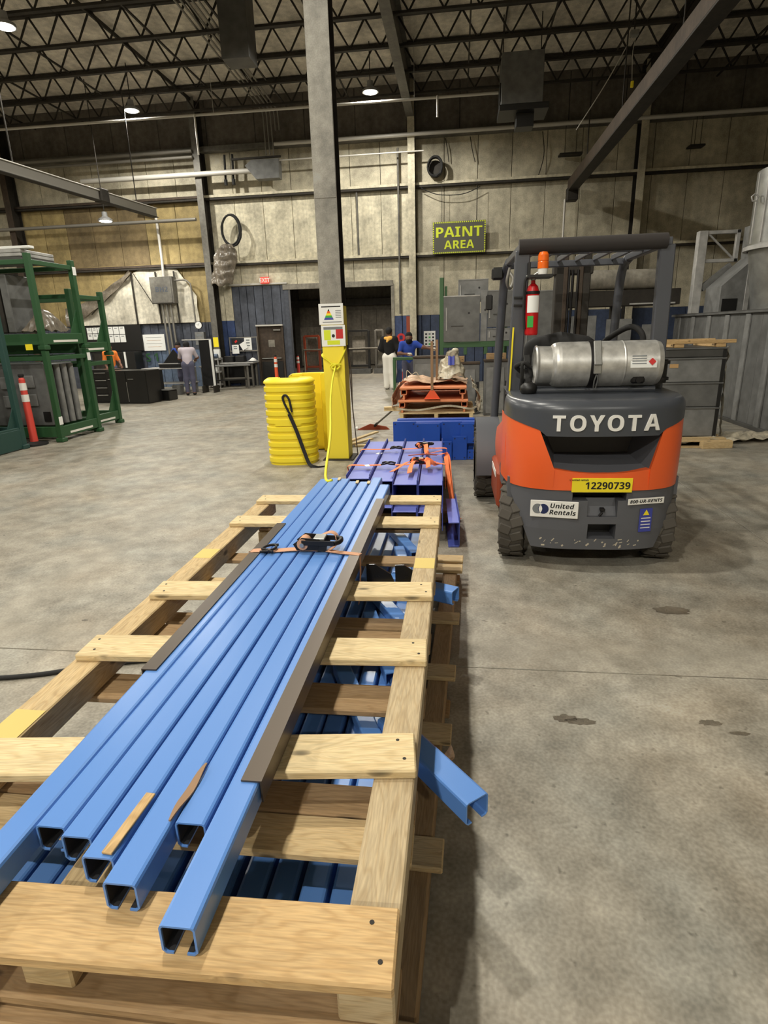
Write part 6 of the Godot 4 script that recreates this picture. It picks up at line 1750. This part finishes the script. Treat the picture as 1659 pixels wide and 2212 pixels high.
func build_left() -> void:
	rng.seed = 53
	stack_rack("lower green stacking rack with embossed grey panels, behind the red post", V(-6.5, 0, -8.88), 2.3, 1.05, 1.46, M.rack_green)
	stack_rack("upper green stacking rack resting on the rack behind the red post", V(-6.5, 1.47, -8.88), 2.3, 1.05, 1.42, M.rack_green)
	stack_rack("lower green stacking rack standing farthest back, empty at its right end", V(-6.72, 0, -10.06), 2.3, 0.94, 1.3, M.rack_green)
	stack_rack("upper green stacking rack farthest back", V(-6.72, 1.31, -10.06), 2.3, 0.94, 1.15, M.rack_green)
	var nb := stack_rack("dark teal stacking rack nearest the camera at the left edge", V(-6.75, 0, -7.2), 2.0, 1.1, 2.3, M.rack_teal, 0.26)
	part(nb, "front_plate", MB.new().box(V(0.02, 0.16, -0.55), V(0.03, 0.3, 1.1), 0.006), M.rack_teal)
	# contents
	var gp := thing("embossed_box", "large grey embossed panel box standing in the lower green rack", "panel", V(-7.6, 0.255, -9.35))
	part(gp, "box", MB.new().box(V(0, 0.5, 0), V(1.9, 1.0, 0.75), 0.015), M.sheet_mid)
	for p in [[0.25, 0.7], [0.62, 0.72], [0.25, 0.4], [0.62, 0.42], [-0.2, 0.68], [-0.2, 0.4]]:
		part(gp, "embossed_plate", MB.new().box(V(p[0], p[1], 0.385), V(0.24, 0.2, 0.03), 0.012), M.sheet_grey)
	for i in 4:
		part(gp, "folded_edge", MB.new().cyl(V(0.99, 0.02, 0.3 - 0.18 * i), V(0.99, 0.98, 0.3 - 0.18 * i), 0.05, 0.05, 10), M.sheet_grey)
	part(gp, "cutout", MB.new().box(V(0.86, 0.15, 0.385), V(0.12, 0.16, 0.02)), M.black_paint)
	var lp := thing("slotted_box", "grey slotted box standing in the dark teal rack", "panel", V(-7.8, 0.35, -7.75))
	part(lp, "box", MB.new().box(V(0, 0.5, 0), V(1.7, 1.0, 0.8), 0.015), M.sheet_grey)
	part(lp, "slot", MB.new().box(V(0.855, 0.12, 0.1), V(0.02, 0.18, 0.3)), M.black_paint)
	for i in 9:
		solo("standing_sheet", "%s narrow dark grey panel standing in the upper green rack" % ["first", "second", "third", "fourth", "fifth", "sixth", "seventh", "eighth", "last"][i], "panel", MB.new().box(V(0, 0.44, 0), V(0.13, 0.88, 0.5 + 0.03 * (i % 3)), 0.012), [M.sheet_dark, M.steel_dark, M.sheet_mid][i % 3], V(-8.5 + 0.17 * i, 1.745, -9.35), 0.0, "panels standing in the upper rack")
	var dv := thing("draped_film", "crumpled grey film lying at the right in the upper rack", "film", V(-6.78, 1.72, -9.4))
	part(dv, "film", crumple(12, 10, func(u: float, w: float) -> Vector3: return V(-0.2 + 0.4 * u, 0.05 + 0.34 * pow(sin(u * PI), 0.7) * sin(w * PI), 0.35 - 0.7 * w), 0.06, 23, V(0, 0.004, 0)), M.film_grey)
	for i in 3:
		solo("top_sheet", "%s pale sheet bundle lying across the top of the green racks" % ["lowest", "middle", "topmost"][i], "sheet", MB.new().box(V(0, 0, 0), V(2.1, 0.05, 0.8), 0.008), [M.sheet_dark, M.sheet_pale, M.sheet_pale][i], V(-7.75, 2.815 + 0.027 + 0.0535 * i, -9.42), 0.0, "sheets on top of the racks")
	solo("rack_bar", "pale bar bundle lying on the near end of the top sheets", "bar", MB.new().box(V(0, 0, 0), V(0.5, 0.04, 0.12), 0.006), M.paper, V(-6.8, 3.0, -9.1))
	for s in [[V(-6.452, 1.33, -9.93), "white tag on the rear post of the lower green rack"], [V(-6.452, 2.72, -9.93), "white tag on the rear post of the upper green rack"], [V(-6.452, 0.35, -8.88), "small white tag low on the front post of the green rack"]]:
		solo("rack_tag", s[1], "tag", MB.new().box(Vector3.ZERO, V(0.006, 0.13, 0.09), 0.001), M.paper, s[0])
	solo("yellow_note", "bright yellow square note under the upper rack's base beam", "note", MB.new().box(Vector3.ZERO, V(0.12, 0.09, 0.006)), M.yellow_print, V(-6.72, 1.52, -8.83))
	cone_post("tall red traffic post wrapped in caution tape between the green racks", V(-6.8, 0, -8.62), 1.12, M.cone_red)
	# --- board with sheets on the wall behind the racks
	var bd := thing("notice_board", "dark notice board with white picture sheets on the left wall", "board", V(-11.5, 1.63, -19.1))
	part(bd, "board", MB.new().box(V(0, 0, 0), V(2.2, 0.84, 0.04), 0.006), M.black_paint)
	for i in 3:
		for j in 2:
			sheet_paper(bd, V(-0.72 + 0.19 * i, 0.27 - 0.2 * j, 0.026), 0.17, 0.18, 2, M.paper)
			sheet_paper(bd, V(0.02 + 0.21 * i, 0.25 - 0.26 * j, 0.026), 0.19, 0.24, 1, M.paper)
	var sb := thing("steel_locker", "tall dark locker against the wall below the notice board", "locker", V(-11.2, 0, -18.8))
	part(sb, "body", MB.new().box(V(0, 0.6, 0), V(1.5, 1.2, 0.5), 0.01), M.black_paint)
	part(sb, "light_strip", MB.new().box(V(0.42, 0.95, 0.26), V(0.06, 0.5, 0.02)), M.paper)
	part(sb, "door", MB.new().box(V(-0.2, 0.6, 0.26), V(0.9, 1.1, 0.02), 0.004), M.steel_dark)
	var wb := thing("whiteboard", "whiteboard with red notes on the blue wall below the conduits", "whiteboard", V(-10.02, 1.46, -19.15))
	part(wb, "board", MB.new().box(Vector3.ZERO, V(0.76, 0.52, 0.03), 0.004), M.paper)
	for k in 4:
		part(wb, "writing", MB.new().box(V(0.0, 0.17 - 0.1 * k, 0.017), V(0.56 - 0.08 * (k % 2), 0.008, 0.003)), M.wrap_pink if k % 2 else M.grey_print)
	lettering(thing("wall_letters", "dark letter S and numeral on the pale blue panel", "lettering", V(-10.15, 0.98, -19.14)), "letters", "S 1", 0.26, M.rack_green, Vector3.ZERO, Basis.IDENTITY, 0.01)
	# --- black cabinets
	var c1 := thing("tool_chest", "black tool chest with silver drawer pulls at the left of the black cabinets", "tool chest", V(-9.35, 0, -14.9))
	part(c1, "body", MB.new().box(V(0, 0.43, 0), V(0.8, 0.84, 0.6), 0.01), M.black_gloss)
	for k in 4:
		var dr := part(c1, "drawer", MB.new().box(V(0.1, 0.14 + 0.19 * k, 0.305), V(0.56, 0.17, 0.02), 0.004), M.black_gloss)
		part(dr, "drawer_pull", MB.new().box(V(0.1, 0.2 + 0.19 * k, 0.325), V(0.3, 0.02, 0.02), 0.004), M.galvanised)
	var c2 := thing("black_cabinet", "large glossy black steel cabinet front centre at the welding area", "cabinet", V(-8.36, 0, -14.62), -6.0)
	part(c2, "body", MB.new().box(V(0, 0.42, 0), V(1.16, 0.82, 0.6), 0.01), M.black_gloss)
	for s in [-1.0, 1.0]:
		var dd := part(c2, "door", MB.new().box(V(0.29 * s, 0.41, 0.305), V(0.55, 0.78, 0.02), 0.004), M.black_gloss)
		part(dd, "door_pull", MB.new().box(V(0.29 * s - 0.15, 0.62, 0.325), V(0.16, 0.018, 0.02), 0.004), M.galvanised)
	part(c2, "door_gap_strip", MB.new().box(V(0, 0.3, 0.31), V(0.014, 0.5, 0.012)), M.galvanised)
	var c3 := thing("black_bin", "low glossy black bin at the right end of the black cabinets", "bin", V(-7.72, 0, -15.1), -6.0)
	part(c3, "bin", MB.new().box(V(0, 0.13, 0), V(0.34, 0.26, 0.4), 0.02), M.black_gloss)
	part(c3, "lid_edge", MB.new().box(V(0, 0.27, 0), V(0.36, 0.02, 0.42), 0.008), M.sheet_dark)
	var c4 := thing("black_crate", "black steel crate standing behind the large black cabinet", "crate", V(-8.35, 0, -15.45))
	part(c4, "body", MB.new().box(V(0, 0.38, 0), V(0.5, 0.76, 0.5), 0.012), M.black_paint)
	part(c4, "rim", MB.new().box(V(0, 0.765, 0), V(0.54, 0.02, 0.54), 0.006), M.steel_dark)
	# --- welding table
	var tb := thing("welding_table", "steel welding table with the black triangular part on it", "table", V(-8.3, 0, -17.0))
	part(tb, "table_top", MB.new().box(V(-0.25, 0.735, 0), V(1.4, 0.03, 0.7), 0.005), M.sheet_pale)
	for x in [-0.85, 0.42]:
		for z in [-0.28, 0.28]:
			part(tb, "leg", MB.new().box(V(x, 0.36, z), V(0.07, 0.72, 0.07), 0.005), M.sheet_grey)
	part(tb, "lower_shelf", MB.new().box(V(-0.2, 0.3, 0), V(1.4, 0.03, 0.6), 0.005), M.sheet_pale)
	var tri := thing("triangular_part", "flat black triangular steel part standing on the welding table", "steel part", V(-8.4, 0.755, -17.0))
	part(tri, "plate", MB.new().prism([Vector2(-0.3, 0.12), Vector2(0.36, 0.12), Vector2(0.06, 0.52)], -0.015, 0.015), M.black_paint)
	part(tri, "tray", MB.new().box(V(0.03, 0.06, 0.05), V(0.66, 0.11, 0.5), 0.01), M.black_paint)
	part(tri, "tray_edge", MB.new().box(V(0.0, 0.122, 0.31), V(0.62, 0.02, 0.02), 0.004), M.sheet_pale)
	var sc := thing("welding_screen", "tall black welding screen with a white post beside the grey-shirted man", "screen", V(-7.3, 0, -17.05))
	part(sc, "curtain", MB.new().box(V(-0.04, 0.85, 0), V(0.42, 1.3, 0.03), 0.005), M.black_cloth)
	part(sc, "post", MB.new().box(V(0.12, 0.75, 0.04), V(0.06, 1.5, 0.05), 0.006), M.paper)
	part(sc, "top_rail", MB.new().box(V(-0.3, 1.52, 0.03), V(0.9, 0.03, 0.03), 0.004), M.pipe_pale)
	for x in [-0.2, 0.14]:
		part(sc, "foot", MB.new().box(V(x, 0.1, 0), V(0.04, 0.2, 0.4), 0.006), M.steel_dark)
	var t2 := thing("long_table", "long steel table slanting toward the back wall bench", "table", V(-7.2, 0, -17.95), 30.0)
	part(t2, "table_top", MB.new().box(V(0, 0.72, 0), V(1.5, 0.04, 0.55), 0.006), M.sheet_grey)
	for x in [-0.66, 0.66]:
		for z in [-0.2, 0.2]:
			part(t2, "leg", MB.new().box(V(x, 0.35, z), V(0.06, 0.7, 0.06), 0.005), M.steel_grey)
	part(t2, "stretcher", MB.new().box(V(0, 0.28, 0), V(1.3, 0.04, 0.05), 0.004), M.black_paint)
	var ct := thing("white_cart", "pale service cart with bottles beside the wall column", "cart", V(-7.84, 0, -18.62))
	for y in [0.1, 0.5, 0.9]:
		part(ct, "shelf", MB.new().box(V(0, y, 0), V(0.52, 0.05, 0.4), 0.006), M.sheet_pale)
	for x in [-0.24, 0.24]:
		for z in [-0.17, 0.17]:
			part(ct, "upright", MB.new().box(V(x, 0.47, z), V(0.035, 0.94, 0.035), 0.004), M.sheet_pale)
	solo("cart_carton", "white carton standing on the pale service cart", "carton", MB.new().box(V(0, 0.14, 0), V(0.38, 0.26, 0.1), 0.006), M.paper, V(-7.75, 0.93, -18.6))
	solo("blue_roll", "pale blue roll lying in front of the white carton", "roll", MB.new().cyl(V(-0.16, 0.07, 0), V(0.16, 0.07, 0), 0.07, 0.07, 14), M.pale_blue_wall, V(-7.76, 0.928, -18.47))
	for k in 3:
		var bt := thing("cart_bottle", "%s bottle on the middle shelf of the pale cart" % ["left white", "middle yellow", "right white"][k], "bottle", V(-7.98 + 0.13 * k, 0.527, -18.55), 0.0, "bottles on the cart")
		part(bt, "bottle", MB.new().lathe(Vector3.ZERO, [Vector2(0, 0), Vector2(0.045, 0), Vector2(0.045, 0.13), Vector2(0.018, 0.17), Vector2(0.018, 0.2)], 12), [M.paper, M.yellow_print, M.paper][k])
		part(bt, "cap", MB.new().cyl(V(0, 0.2, 0), V(0, 0.22, 0), 0.02, 0.02, 10), M.black_print)
	# --- wall bench with notices
	var wbn := thing("wall_bench", "steel work bench with notice rail against the slate wall", "bench", V(-7.0, 0, -18.85))
	part(wbn, "bench_top", MB.new().box(V(-0.04, 0.76, 0), V(1.12, 0.04, 0.55), 0.006), M.sheet_pale)
	for x in [-0.54, 0.44]:
		for z in [-0.2, 0.2]:
			part(wbn, "leg", MB.new().box(V(x, 0.37, z), V(0.06, 0.74, 0.06), 0.005), M.steel_grey)
	part(wbn, "lower_rail", MB.new().box(V(-0.04, 0.28, 0.2), V(1.0, 0.05, 0.05), 0.004), M.pipe_grey)
	part(wbn, "dark_backing", MB.new().box(V(-0.04, 0.4, -0.2), V(1.0, 0.6, 0.03)), M.black_paint)
	for x in [-0.38, 0.54]:
		part(wbn, "upright", MB.new().box(V(x, 1.16, -0.22), V(0.035, 0.8, 0.035), 0.004), M.pipe_grey)
	part(wbn, "notice_rail", MB.new().box(V(0.08, 1.54, -0.22), V(0.96, 0.03, 0.03), 0.004), M.pipe_grey)
	part(wbn, "notice_rail", MB.new().box(V(0.08, 1.12, -0.22), V(0.96, 0.04, 0.08), 0.004), M.pipe_grey)
	var nts := thing("bench_notices", "papers and dark sign pinned on the bench's notice rail", "notices", V(-7.0, 1.3, -19.04))
	part(nts, "dark_sign", MB.new().box(V(-0.16, 0.12, 0), V(0.3, 0.2, 0.01)), M.black_print)
	part(nts, "red_mark", MB.new().box(V(-0.16, 0.12, 0.008), V(0.09, 0.06, 0.006), 0.0, Basis(Vector3.BACK, 0.6)), M.red_print)
	sheet_paper(nts, V(-0.19, -0.12, 0.02), 0.23, 0.28, 2, M.paper)
	sheet_paper(nts, V(0.24, 0.04, 0.0), 0.24, 0.38, 3, M.paper)
	sheet_paper(nts, V(0.1, -0.02, 0.03), 0.2, 0.22, 0, M.paper, 0.5)
	for k in 3:
		solo("bench_box", ["dark box at the left end of the wall bench", "dark monitor box in the middle of the wall bench", "crumpled white rag on the right end of the wall bench"][k], ["box", "box", "rag"][k], MB.new().box(V(0, 0.1, 0), V(0.3, 0.2, 0.25), 0.02) if k < 2 else crumple(8, 8, func(u: float, w: float) -> Vector3: return V((u - 0.5) * 0.26, 0.11 * sin(u * PI) * sin(w * PI) + 0.012, (0.5 - w) * 0.2), 0.02, 41, V(0, 0.004, 0)), [M.black_paint, M.black_paint, M.paper][k], V([-7.35, -6.98, -6.58][k], 0.782 + (0.02 if k == 2 else 0.0), -18.85))
	solo("grey_bin", "grey bin standing under the welding table", "bin", MB.new().lathe(Vector3.ZERO, [Vector2(0, 0.002), Vector2(0.14, 0.002), Vector2(0.17, 0.27), Vector2(0.155, 0.27), Vector2(0.13, 0.02), Vector2(0, 0.02)], 18), M.sheet_mid, V(-8.1, 0.0, -16.5))


# ---------------------------------------------------------------- people
# distance field of tapered bones, joined softly and meshed as surface nets
func skin(mb: MB, bones: Array, cell: float, k := 0.022) -> void:
	var lo := Vector3.INF
	var hi := -Vector3.INF
	for b in bones:
		var r: float = maxf(b[2], b[3]) + cell * 3.0 + k
		lo = lo.min(b[0].min(b[1]) - Vector3.ONE * r)
		hi = hi.max(b[0].max(b[1]) + Vector3.ONE * r)
	var nx := int((hi.x - lo.x) / cell) + 2
	var ny := int((hi.y - lo.y) / cell) + 2
	var nz := int((hi.z - lo.z) / cell) + 2
	var acc := PackedFloat32Array()
	acc.resize(nx * ny * nz)
	for b in bones:
		var A: Vector3 = b[0]
		var D: Vector3 = b[1] - b[0]
		var r0: float = b[2]
		var r1: float = b[3]
		var fl: float = b[4] if b.size() > 4 else 1.0
		var L := maxf(D.length_squared(), 1e-9)
		var r := maxf(r0, r1) + k * 3.0 + cell
		var p0 := ((A.min(b[1]) - Vector3.ONE * r - lo) / cell)
		var p1 := ((A.max(b[1]) + Vector3.ONE * r - lo) / cell)
		for z in range(maxi(0, int(p0.z)), mini(nz - 1, int(p1.z) + 1) + 1):
			for y in range(maxi(0, int(p0.y)), mini(ny - 1, int(p1.y) + 1) + 1):
				var i := (z * ny + y) * nx
				for x in range(maxi(0, int(p0.x)), mini(nx - 1, int(p1.x) + 1) + 1):
					var q := lo + V(x, y, z) * cell - A
					var t := clampf(q.dot(D) / L, 0.0, 1.0)
					q -= D * t
					q.z /= fl
					var d := q.length() - lerpf(r0, r1, t)
					if d < k * 3.0 + cell:
						acc[i + x] += exp(-d / k)
	# surface where the sum reaches one
	var idx := {}
	var pts := PackedVector3Array()
	var nrm := PackedVector3Array()
	var off := [0, 1, nx, nx + 1, nx * ny, nx * ny + 1, nx * ny + nx, nx * ny + nx + 1]
	var ed := [[0, 1], [2, 3], [4, 5], [6, 7], [0, 2], [1, 3], [4, 6], [5, 7], [0, 4], [1, 5], [2, 6], [3, 7]]
	for z in nz - 1:
		for y in ny - 1:
			var i0 := (z * ny + y) * nx
			for x in nx - 1:
				var i := i0 + x
				var c := 0
				for j in 8:
					if acc[i + off[j]] >= 1.0:
						c += 1
				if c == 0 or c == 8:
					continue
				var s := Vector3.ZERO
				var n := 0
				for e in ed:
					var a := log(maxf(acc[i + off[e[0]]], 1e-6))
					var b := log(maxf(acc[i + off[e[1]]], 1e-6))
					if (a >= 0.0) != (b >= 0.0):
						var t := a / (a - b)
						var u: int = e[0]
						var w: int = e[1]
						var pu := V(u & 1, (u >> 1) & 1, u >> 2)
						var pw := V(w & 1, (w >> 1) & 1, w >> 2)
						s += pu.lerp(pw, t)
						n += 1
				idx[i] = pts.size()
				pts.append(lo + (V(x, y, z) + s / n) * cell)
				var g := Vector3.ZERO
				for j in 8:
					var v := clampf(log(maxf(acc[i + off[j]], 1e-6)), -4.0, 8.0)
					g += V((j & 1) * 2 - 1, ((j >> 1) & 1) * 2 - 1, (j >> 2) * 2 - 1) * v
				nrm.append(-g.normalized())
	var st := [1, nx, nx * ny]
	for i in idx:
		for ax in 3:
			var a: bool = acc[i] >= 1.0
			var b: bool = acc[i + st[ax]] >= 1.0
			if a == b:
				continue
			var u: int = st[(ax + 1) % 3]
			var w: int = st[(ax + 2) % 3]
			if not (idx.has(i - u) and idx.has(i - w) and idx.has(i - u - w)):
				continue
			var q := [idx[i], idx[i - u], idx[i - u - w], idx[i - w]]
			if not a:
				q.reverse()
			mb.quad_n(pts[q[0]], pts[q[1]], pts[q[2]], pts[q[3]], nrm[q[0]], nrm[q[1]], nrm[q[2]], nrm[q[3]])


func hand(mb: MB, wrist: Vector3, fwd: Vector3, side: Vector3, thumb: float) -> Array:
	# palm, four fingers and a thumb as short chains
	var up := side.cross(fwd).normalized()
	var out := [[wrist, wrist + fwd * 0.08, 0.024, 0.03, 0.7]]
	var palm := wrist + fwd * 0.085
	var ln := [0.062, 0.072, 0.067, 0.052]
	for i in 4:
		var a := palm + side * (0.027 - 0.018 * i) * thumb
		var m: Vector3 = a + (fwd * 0.95 - up * 0.15) * ln[i] * 0.5
		var e: Vector3 = m + (fwd * 0.7 - up * 0.7) * ln[i] * 0.5
		mb.tube([a, m, e], 0.0085, 6)
	var tb := wrist + fwd * 0.03 + side * 0.026 * thumb
	mb.tube([tb, tb + (side * 0.7 * thumb + fwd * 0.6) * 0.035, tb + (side * 0.5 * thumb + fwd * 0.9) * 0.066], 0.0105, 6)
	return out


# pose: joint -> place (person faces +z, own left is +x), wear: materials
func person(label: String, at: Vector3, turn: float, size: float, pose: Dictionary, wear: Dictionary) -> void:
	var J := {"hip": V(0.09, 0.9, 0), "knee": V(0.1, 0.49, 0.015), "ankle": V(0.1, 0.085, -0.02), "toe": V(0.115, 0.04, 0.13)}
	var P := {"pelvis": V(0, 0.96, 0), "belly": V(0, 1.1, 0.0), "chest": V(0, 1.3, 0.0), "neck": V(0, 1.46, 0.0), "head": V(0, 1.6, 0.02)}
	for s in ["l", "r"]:
		var m := 1.0 if s == "l" else -1.0
		for j in J:
			P[j + s] = J[j] * V(m, 1, 1)
		P["sh" + s] = V(0.175 * m, 1.4, 0)
		P["el" + s] = V(0.235 * m, 1.13, -0.02)
		P["wr" + s] = V(0.22 * m, 0.9, 0.1)
	for j in pose:
		P[j] = pose[j]
	for j in P:
		P[j] *= size
	var t := thing("person", label, "person", at, turn)
	var mb := MB.new()
	var k := size
	var trunk := [[P.pelvis, P.belly, 0.125 * k, 0.118 * k, 0.78], [P.belly, P.chest, 0.118 * k, 0.135 * k, 0.75], [P.chest, P.neck - V(0, 0.06, 0) * k, 0.13 * k, 0.075 * k, 0.75], [P.shl, P.shr, 0.062 * k, 0.062 * k]]
	var arms := []
	var legs := []
	for s in ["l", "r"]:
		arms.append_array([[P["sh" + s], P["el" + s], 0.054 * k, 0.041 * k], [P["el" + s], P["wr" + s], 0.042 * k, 0.028 * k]])
		legs.append_array([[P["hip" + s], P["knee" + s], 0.082 * k, 0.056 * k], [P["knee" + s], P["ankle" + s], 0.055 * k, 0.036 * k]])
	var feet := []
	for s in ["l", "r"]:
		feet.append([P["ankle" + s] - V(0, 0.035, 0.01) * k, P["toe" + s], 0.042 * k, 0.034 * k])
	var head := [[P.neck - V(0, 0.05, 0) * k, P.head - V(0, 0.05, 0.0) * k, 0.05 * k, 0.05 * k], [P.head + V(0, 0.025, -0.012) * k, P.head + V(0, 0.0, 0.004) * k, 0.088 * k, 0.082 * k], [P.head + V(0, -0.06, 0.035) * k, P.head + V(0, -0.075, 0.045) * k, 0.05 * k, 0.04 * k]]
	var palms := []
	for s in ["l", "r"]:
		var fw: Vector3 = (P["wr" + s] - P["el" + s]).normalized()
		var sd := fw.cross(Vector3.UP).normalized()
		palms.append_array(hand(mb, P["wr" + s], fw, sd, 1.0))
	skin(mb, trunk + arms + legs + feet + head + palms, 0.017)
	# face: nose, brow, ears
	var hb: Vector3 = P.head
	mb.ball(hb + V(0, -0.02, 0.092) * k, V(0.013, 0.02, 0.018) * k, 8, 6)
	for s in [-1.0, 1.0]:
		mb.ball(hb + V(0.083 * s, -0.01, 0.0) * k, V(0.012, 0.03, 0.02) * k, 8, 6)
	var body := part(t, "body", mb, wear.get("skin", M.skin))
	for s in [-1.0, 1.0]:
		part(body, "eye", MB.new().ball(hb + V(0.031 * s, 0.012, 0.078) * k, V(0.011, 0.008, 0.008) * k, 8, 6), M.hair)
	part(body, "mouth", MB.new().ball(hb + V(0, -0.065, 0.083) * k, V(0.022, 0.005, 0.008) * k, 8, 5), M.rust_dark)
	# clothes follow the same bones
	var grow := func(list: Array, g: float, short := 1.0) -> Array:
		var o := []
		for b in list:
			var c: Array = b.duplicate()
			c[1] = b[0].lerp(b[1], short)
			c[2] += g
			c[3] += g
			o.append(c)
		return o
	var m1 := MB.new()
	var sleeves: Array = arms if wear.get("long", true) else [arms[0], arms[2]]
	skin(m1, grow.call(trunk, 0.014) + grow.call(sleeves, 0.014 + wear.get("loose", 0.0), 0.94), 0.017)
	part(t, wear.get("top_name", "shirt"), m1, wear.top)
	var m2 := MB.new()
	skin(m2, grow.call(legs, 0.014 + wear.get("baggy", 0.0), 1.0) + [[P.pelvis - V(0.06, 0.03, 0) * k, P.pelvis + V(0.06, -0.03, 0) * k, 0.125 * k, 0.125 * k, 0.8]], 0.017)
	part(t, "trousers", m2, wear.legs)
	var m3 := MB.new()
	skin(m3, grow.call(feet, 0.01), 0.017)
	part(t, "boots", m3, M.black_rubber)
	if wear.has("cap"):
		var m4 := MB.new()
		skin(m4, [[hb + V(0, 0.045, -0.02) * k, hb + V(0, 0.05, 0.0) * k, 0.088 * k, 0.085 * k], [hb + V(0, 0.0, -0.05) * k, hb + V(0, 0.03, -0.045) * k, 0.062 * k, 0.07 * k]], 0.014)
		part(t, "hair", m4, wear.cap)
	if wear.has("mask"):
		var m5 := MB.new()
		skin(m5, [[hb + V(0, -0.07, 0.03) * k, P.neck, 0.075 * k, 0.085 * k], [hb + V(0, 0.06, -0.02) * k, hb + V(0, 0.0, -0.04) * k, 0.09 * k, 0.085 * k]], 0.015)
		part(t, "balaclava", m5, wear.mask)
	if wear.has("gloves"):
		var m6 := MB.new()
		for s in ["l", "r"]:
			var fw: Vector3 = (P["wr" + s] - P["el" + s]).normalized()
			skin(m6, [[P["wr" + s] - fw * 0.03, P["wr" + s] + fw * 0.09, 0.034, 0.042, 0.8]], 0.014)
		part(t, "gloves", m6, wear.gloves)
	if wear.has("hood"):
		var m7 := MB.new()
		skin(m7, [[P.neck + V(-0.09, -0.03, -0.05) * k, P.neck + V(0.09, -0.03, -0.05) * k, 0.05 * k, 0.05 * k], [P.neck + V(-0.05, -0.02, -0.06) * k, P.neck + V(0.02, -0.12, -0.1) * k, 0.045 * k, 0.03 * k]], 0.014)
		part(t, "hood", m7, wear.hood)


func build_people() -> void:
	person("person in lilac-grey shirt and grey trousers bending over the welding table, back turned", V(-7.62, 0, -16.3), 200.0, 0.93,
		{"belly": V(0, 1.09, 0.03), "chest": V(0, 1.26, 0.1), "neck": V(0, 1.38, 0.19), "head": V(0.0, 1.47, 0.29), "shl": V(0.17, 1.34, 0.13), "shr": V(-0.17, 1.34, 0.13), "ell": V(0.25, 1.1, 0.28), "wrl": V(0.2, 1.03, 0.45), "elr": V(-0.28, 1.12, 0.24), "wrr": V(-0.2, 1.03, 0.44)},
		{"top": M.lilac_shirt, "legs": M.denim, "cap": M.hair, "long": false, "gloves": M.glove})
	person("person in blue shirt leaning behind the black triangular part", V(-8.5, 0, -17.78), 10.0, 0.9,
		{"chest": V(0, 1.27, 0.08), "neck": V(0, 1.4, 0.15), "head": V(0, 1.5, 0.24), "shl": V(0.17, 1.35, 0.1), "shr": V(-0.17, 1.35, 0.1), "ell": V(0.25, 1.1, 0.2), "wrl": V(0.15, 1.0, 0.38), "elr": V(-0.25, 1.1, 0.2), "wrr": V(-0.15, 1.0, 0.38)},
		{"top": M.blue_cloth, "legs": M.denim, "cap": M.hair, "gloves": M.glove})
	person("person in orange vest half hidden behind the green rack and black cabinets", V(-10.3, 0, -16.9), 60.0, 0.86,
		{"wrl": V(0.18, 1.0, 0.3), "ell": V(0.26, 1.12, 0.08)},
		{"top": M.orange_cloth, "legs": M.denim, "cap": M.hair, "long": false})
	person("person in black jacket and baggy white trousers with gold hood, back turned", V(-1.92, 0, -17.0), 165.0, 0.985,
		{"wrl": V(0.16, 1.02, 0.2), "ell": V(0.27, 1.15, 0.0), "wrr": V(-0.16, 1.02, 0.2), "elr": V(-0.27, 1.15, 0.0)},
		{"top": M.black_cloth, "legs": M.white_cloth, "cap": M.hair, "loose": 0.016, "baggy": 0.03, "hood": M.gold_cloth, "top_name": "jacket"})
	person("person in blue shirt and black balaclava with one arm stretched over the cabinet", V(-1.16, 0, -14.5), 5.0, 0.92,
		{"head": V(0, 1.56, 0.06), "neck": V(0, 1.43, 0.02), "ell": V(0.36, 1.32, 0.08), "wrl": V(0.56, 1.28, 0.14), "elr": V(-0.26, 1.18, 0.06), "wrr": V(-0.04, 1.16, 0.24)},
		{"top": M.blue_cloth, "legs": M.denim, "mask": M.black_cloth, "long": false, "gloves": M.glove})
	solo("green_railing", "green machine railing in front of the man in blue", "railing", MB.new().box(V(0, 0.98, 0), V(0.5, 0.07, 0.06), 0.01).box(V(-0.22, 0.48, 0), V(0.07, 0.96, 0.06), 0.01), M.machine_green, V(-1.25, 0, -14.0))
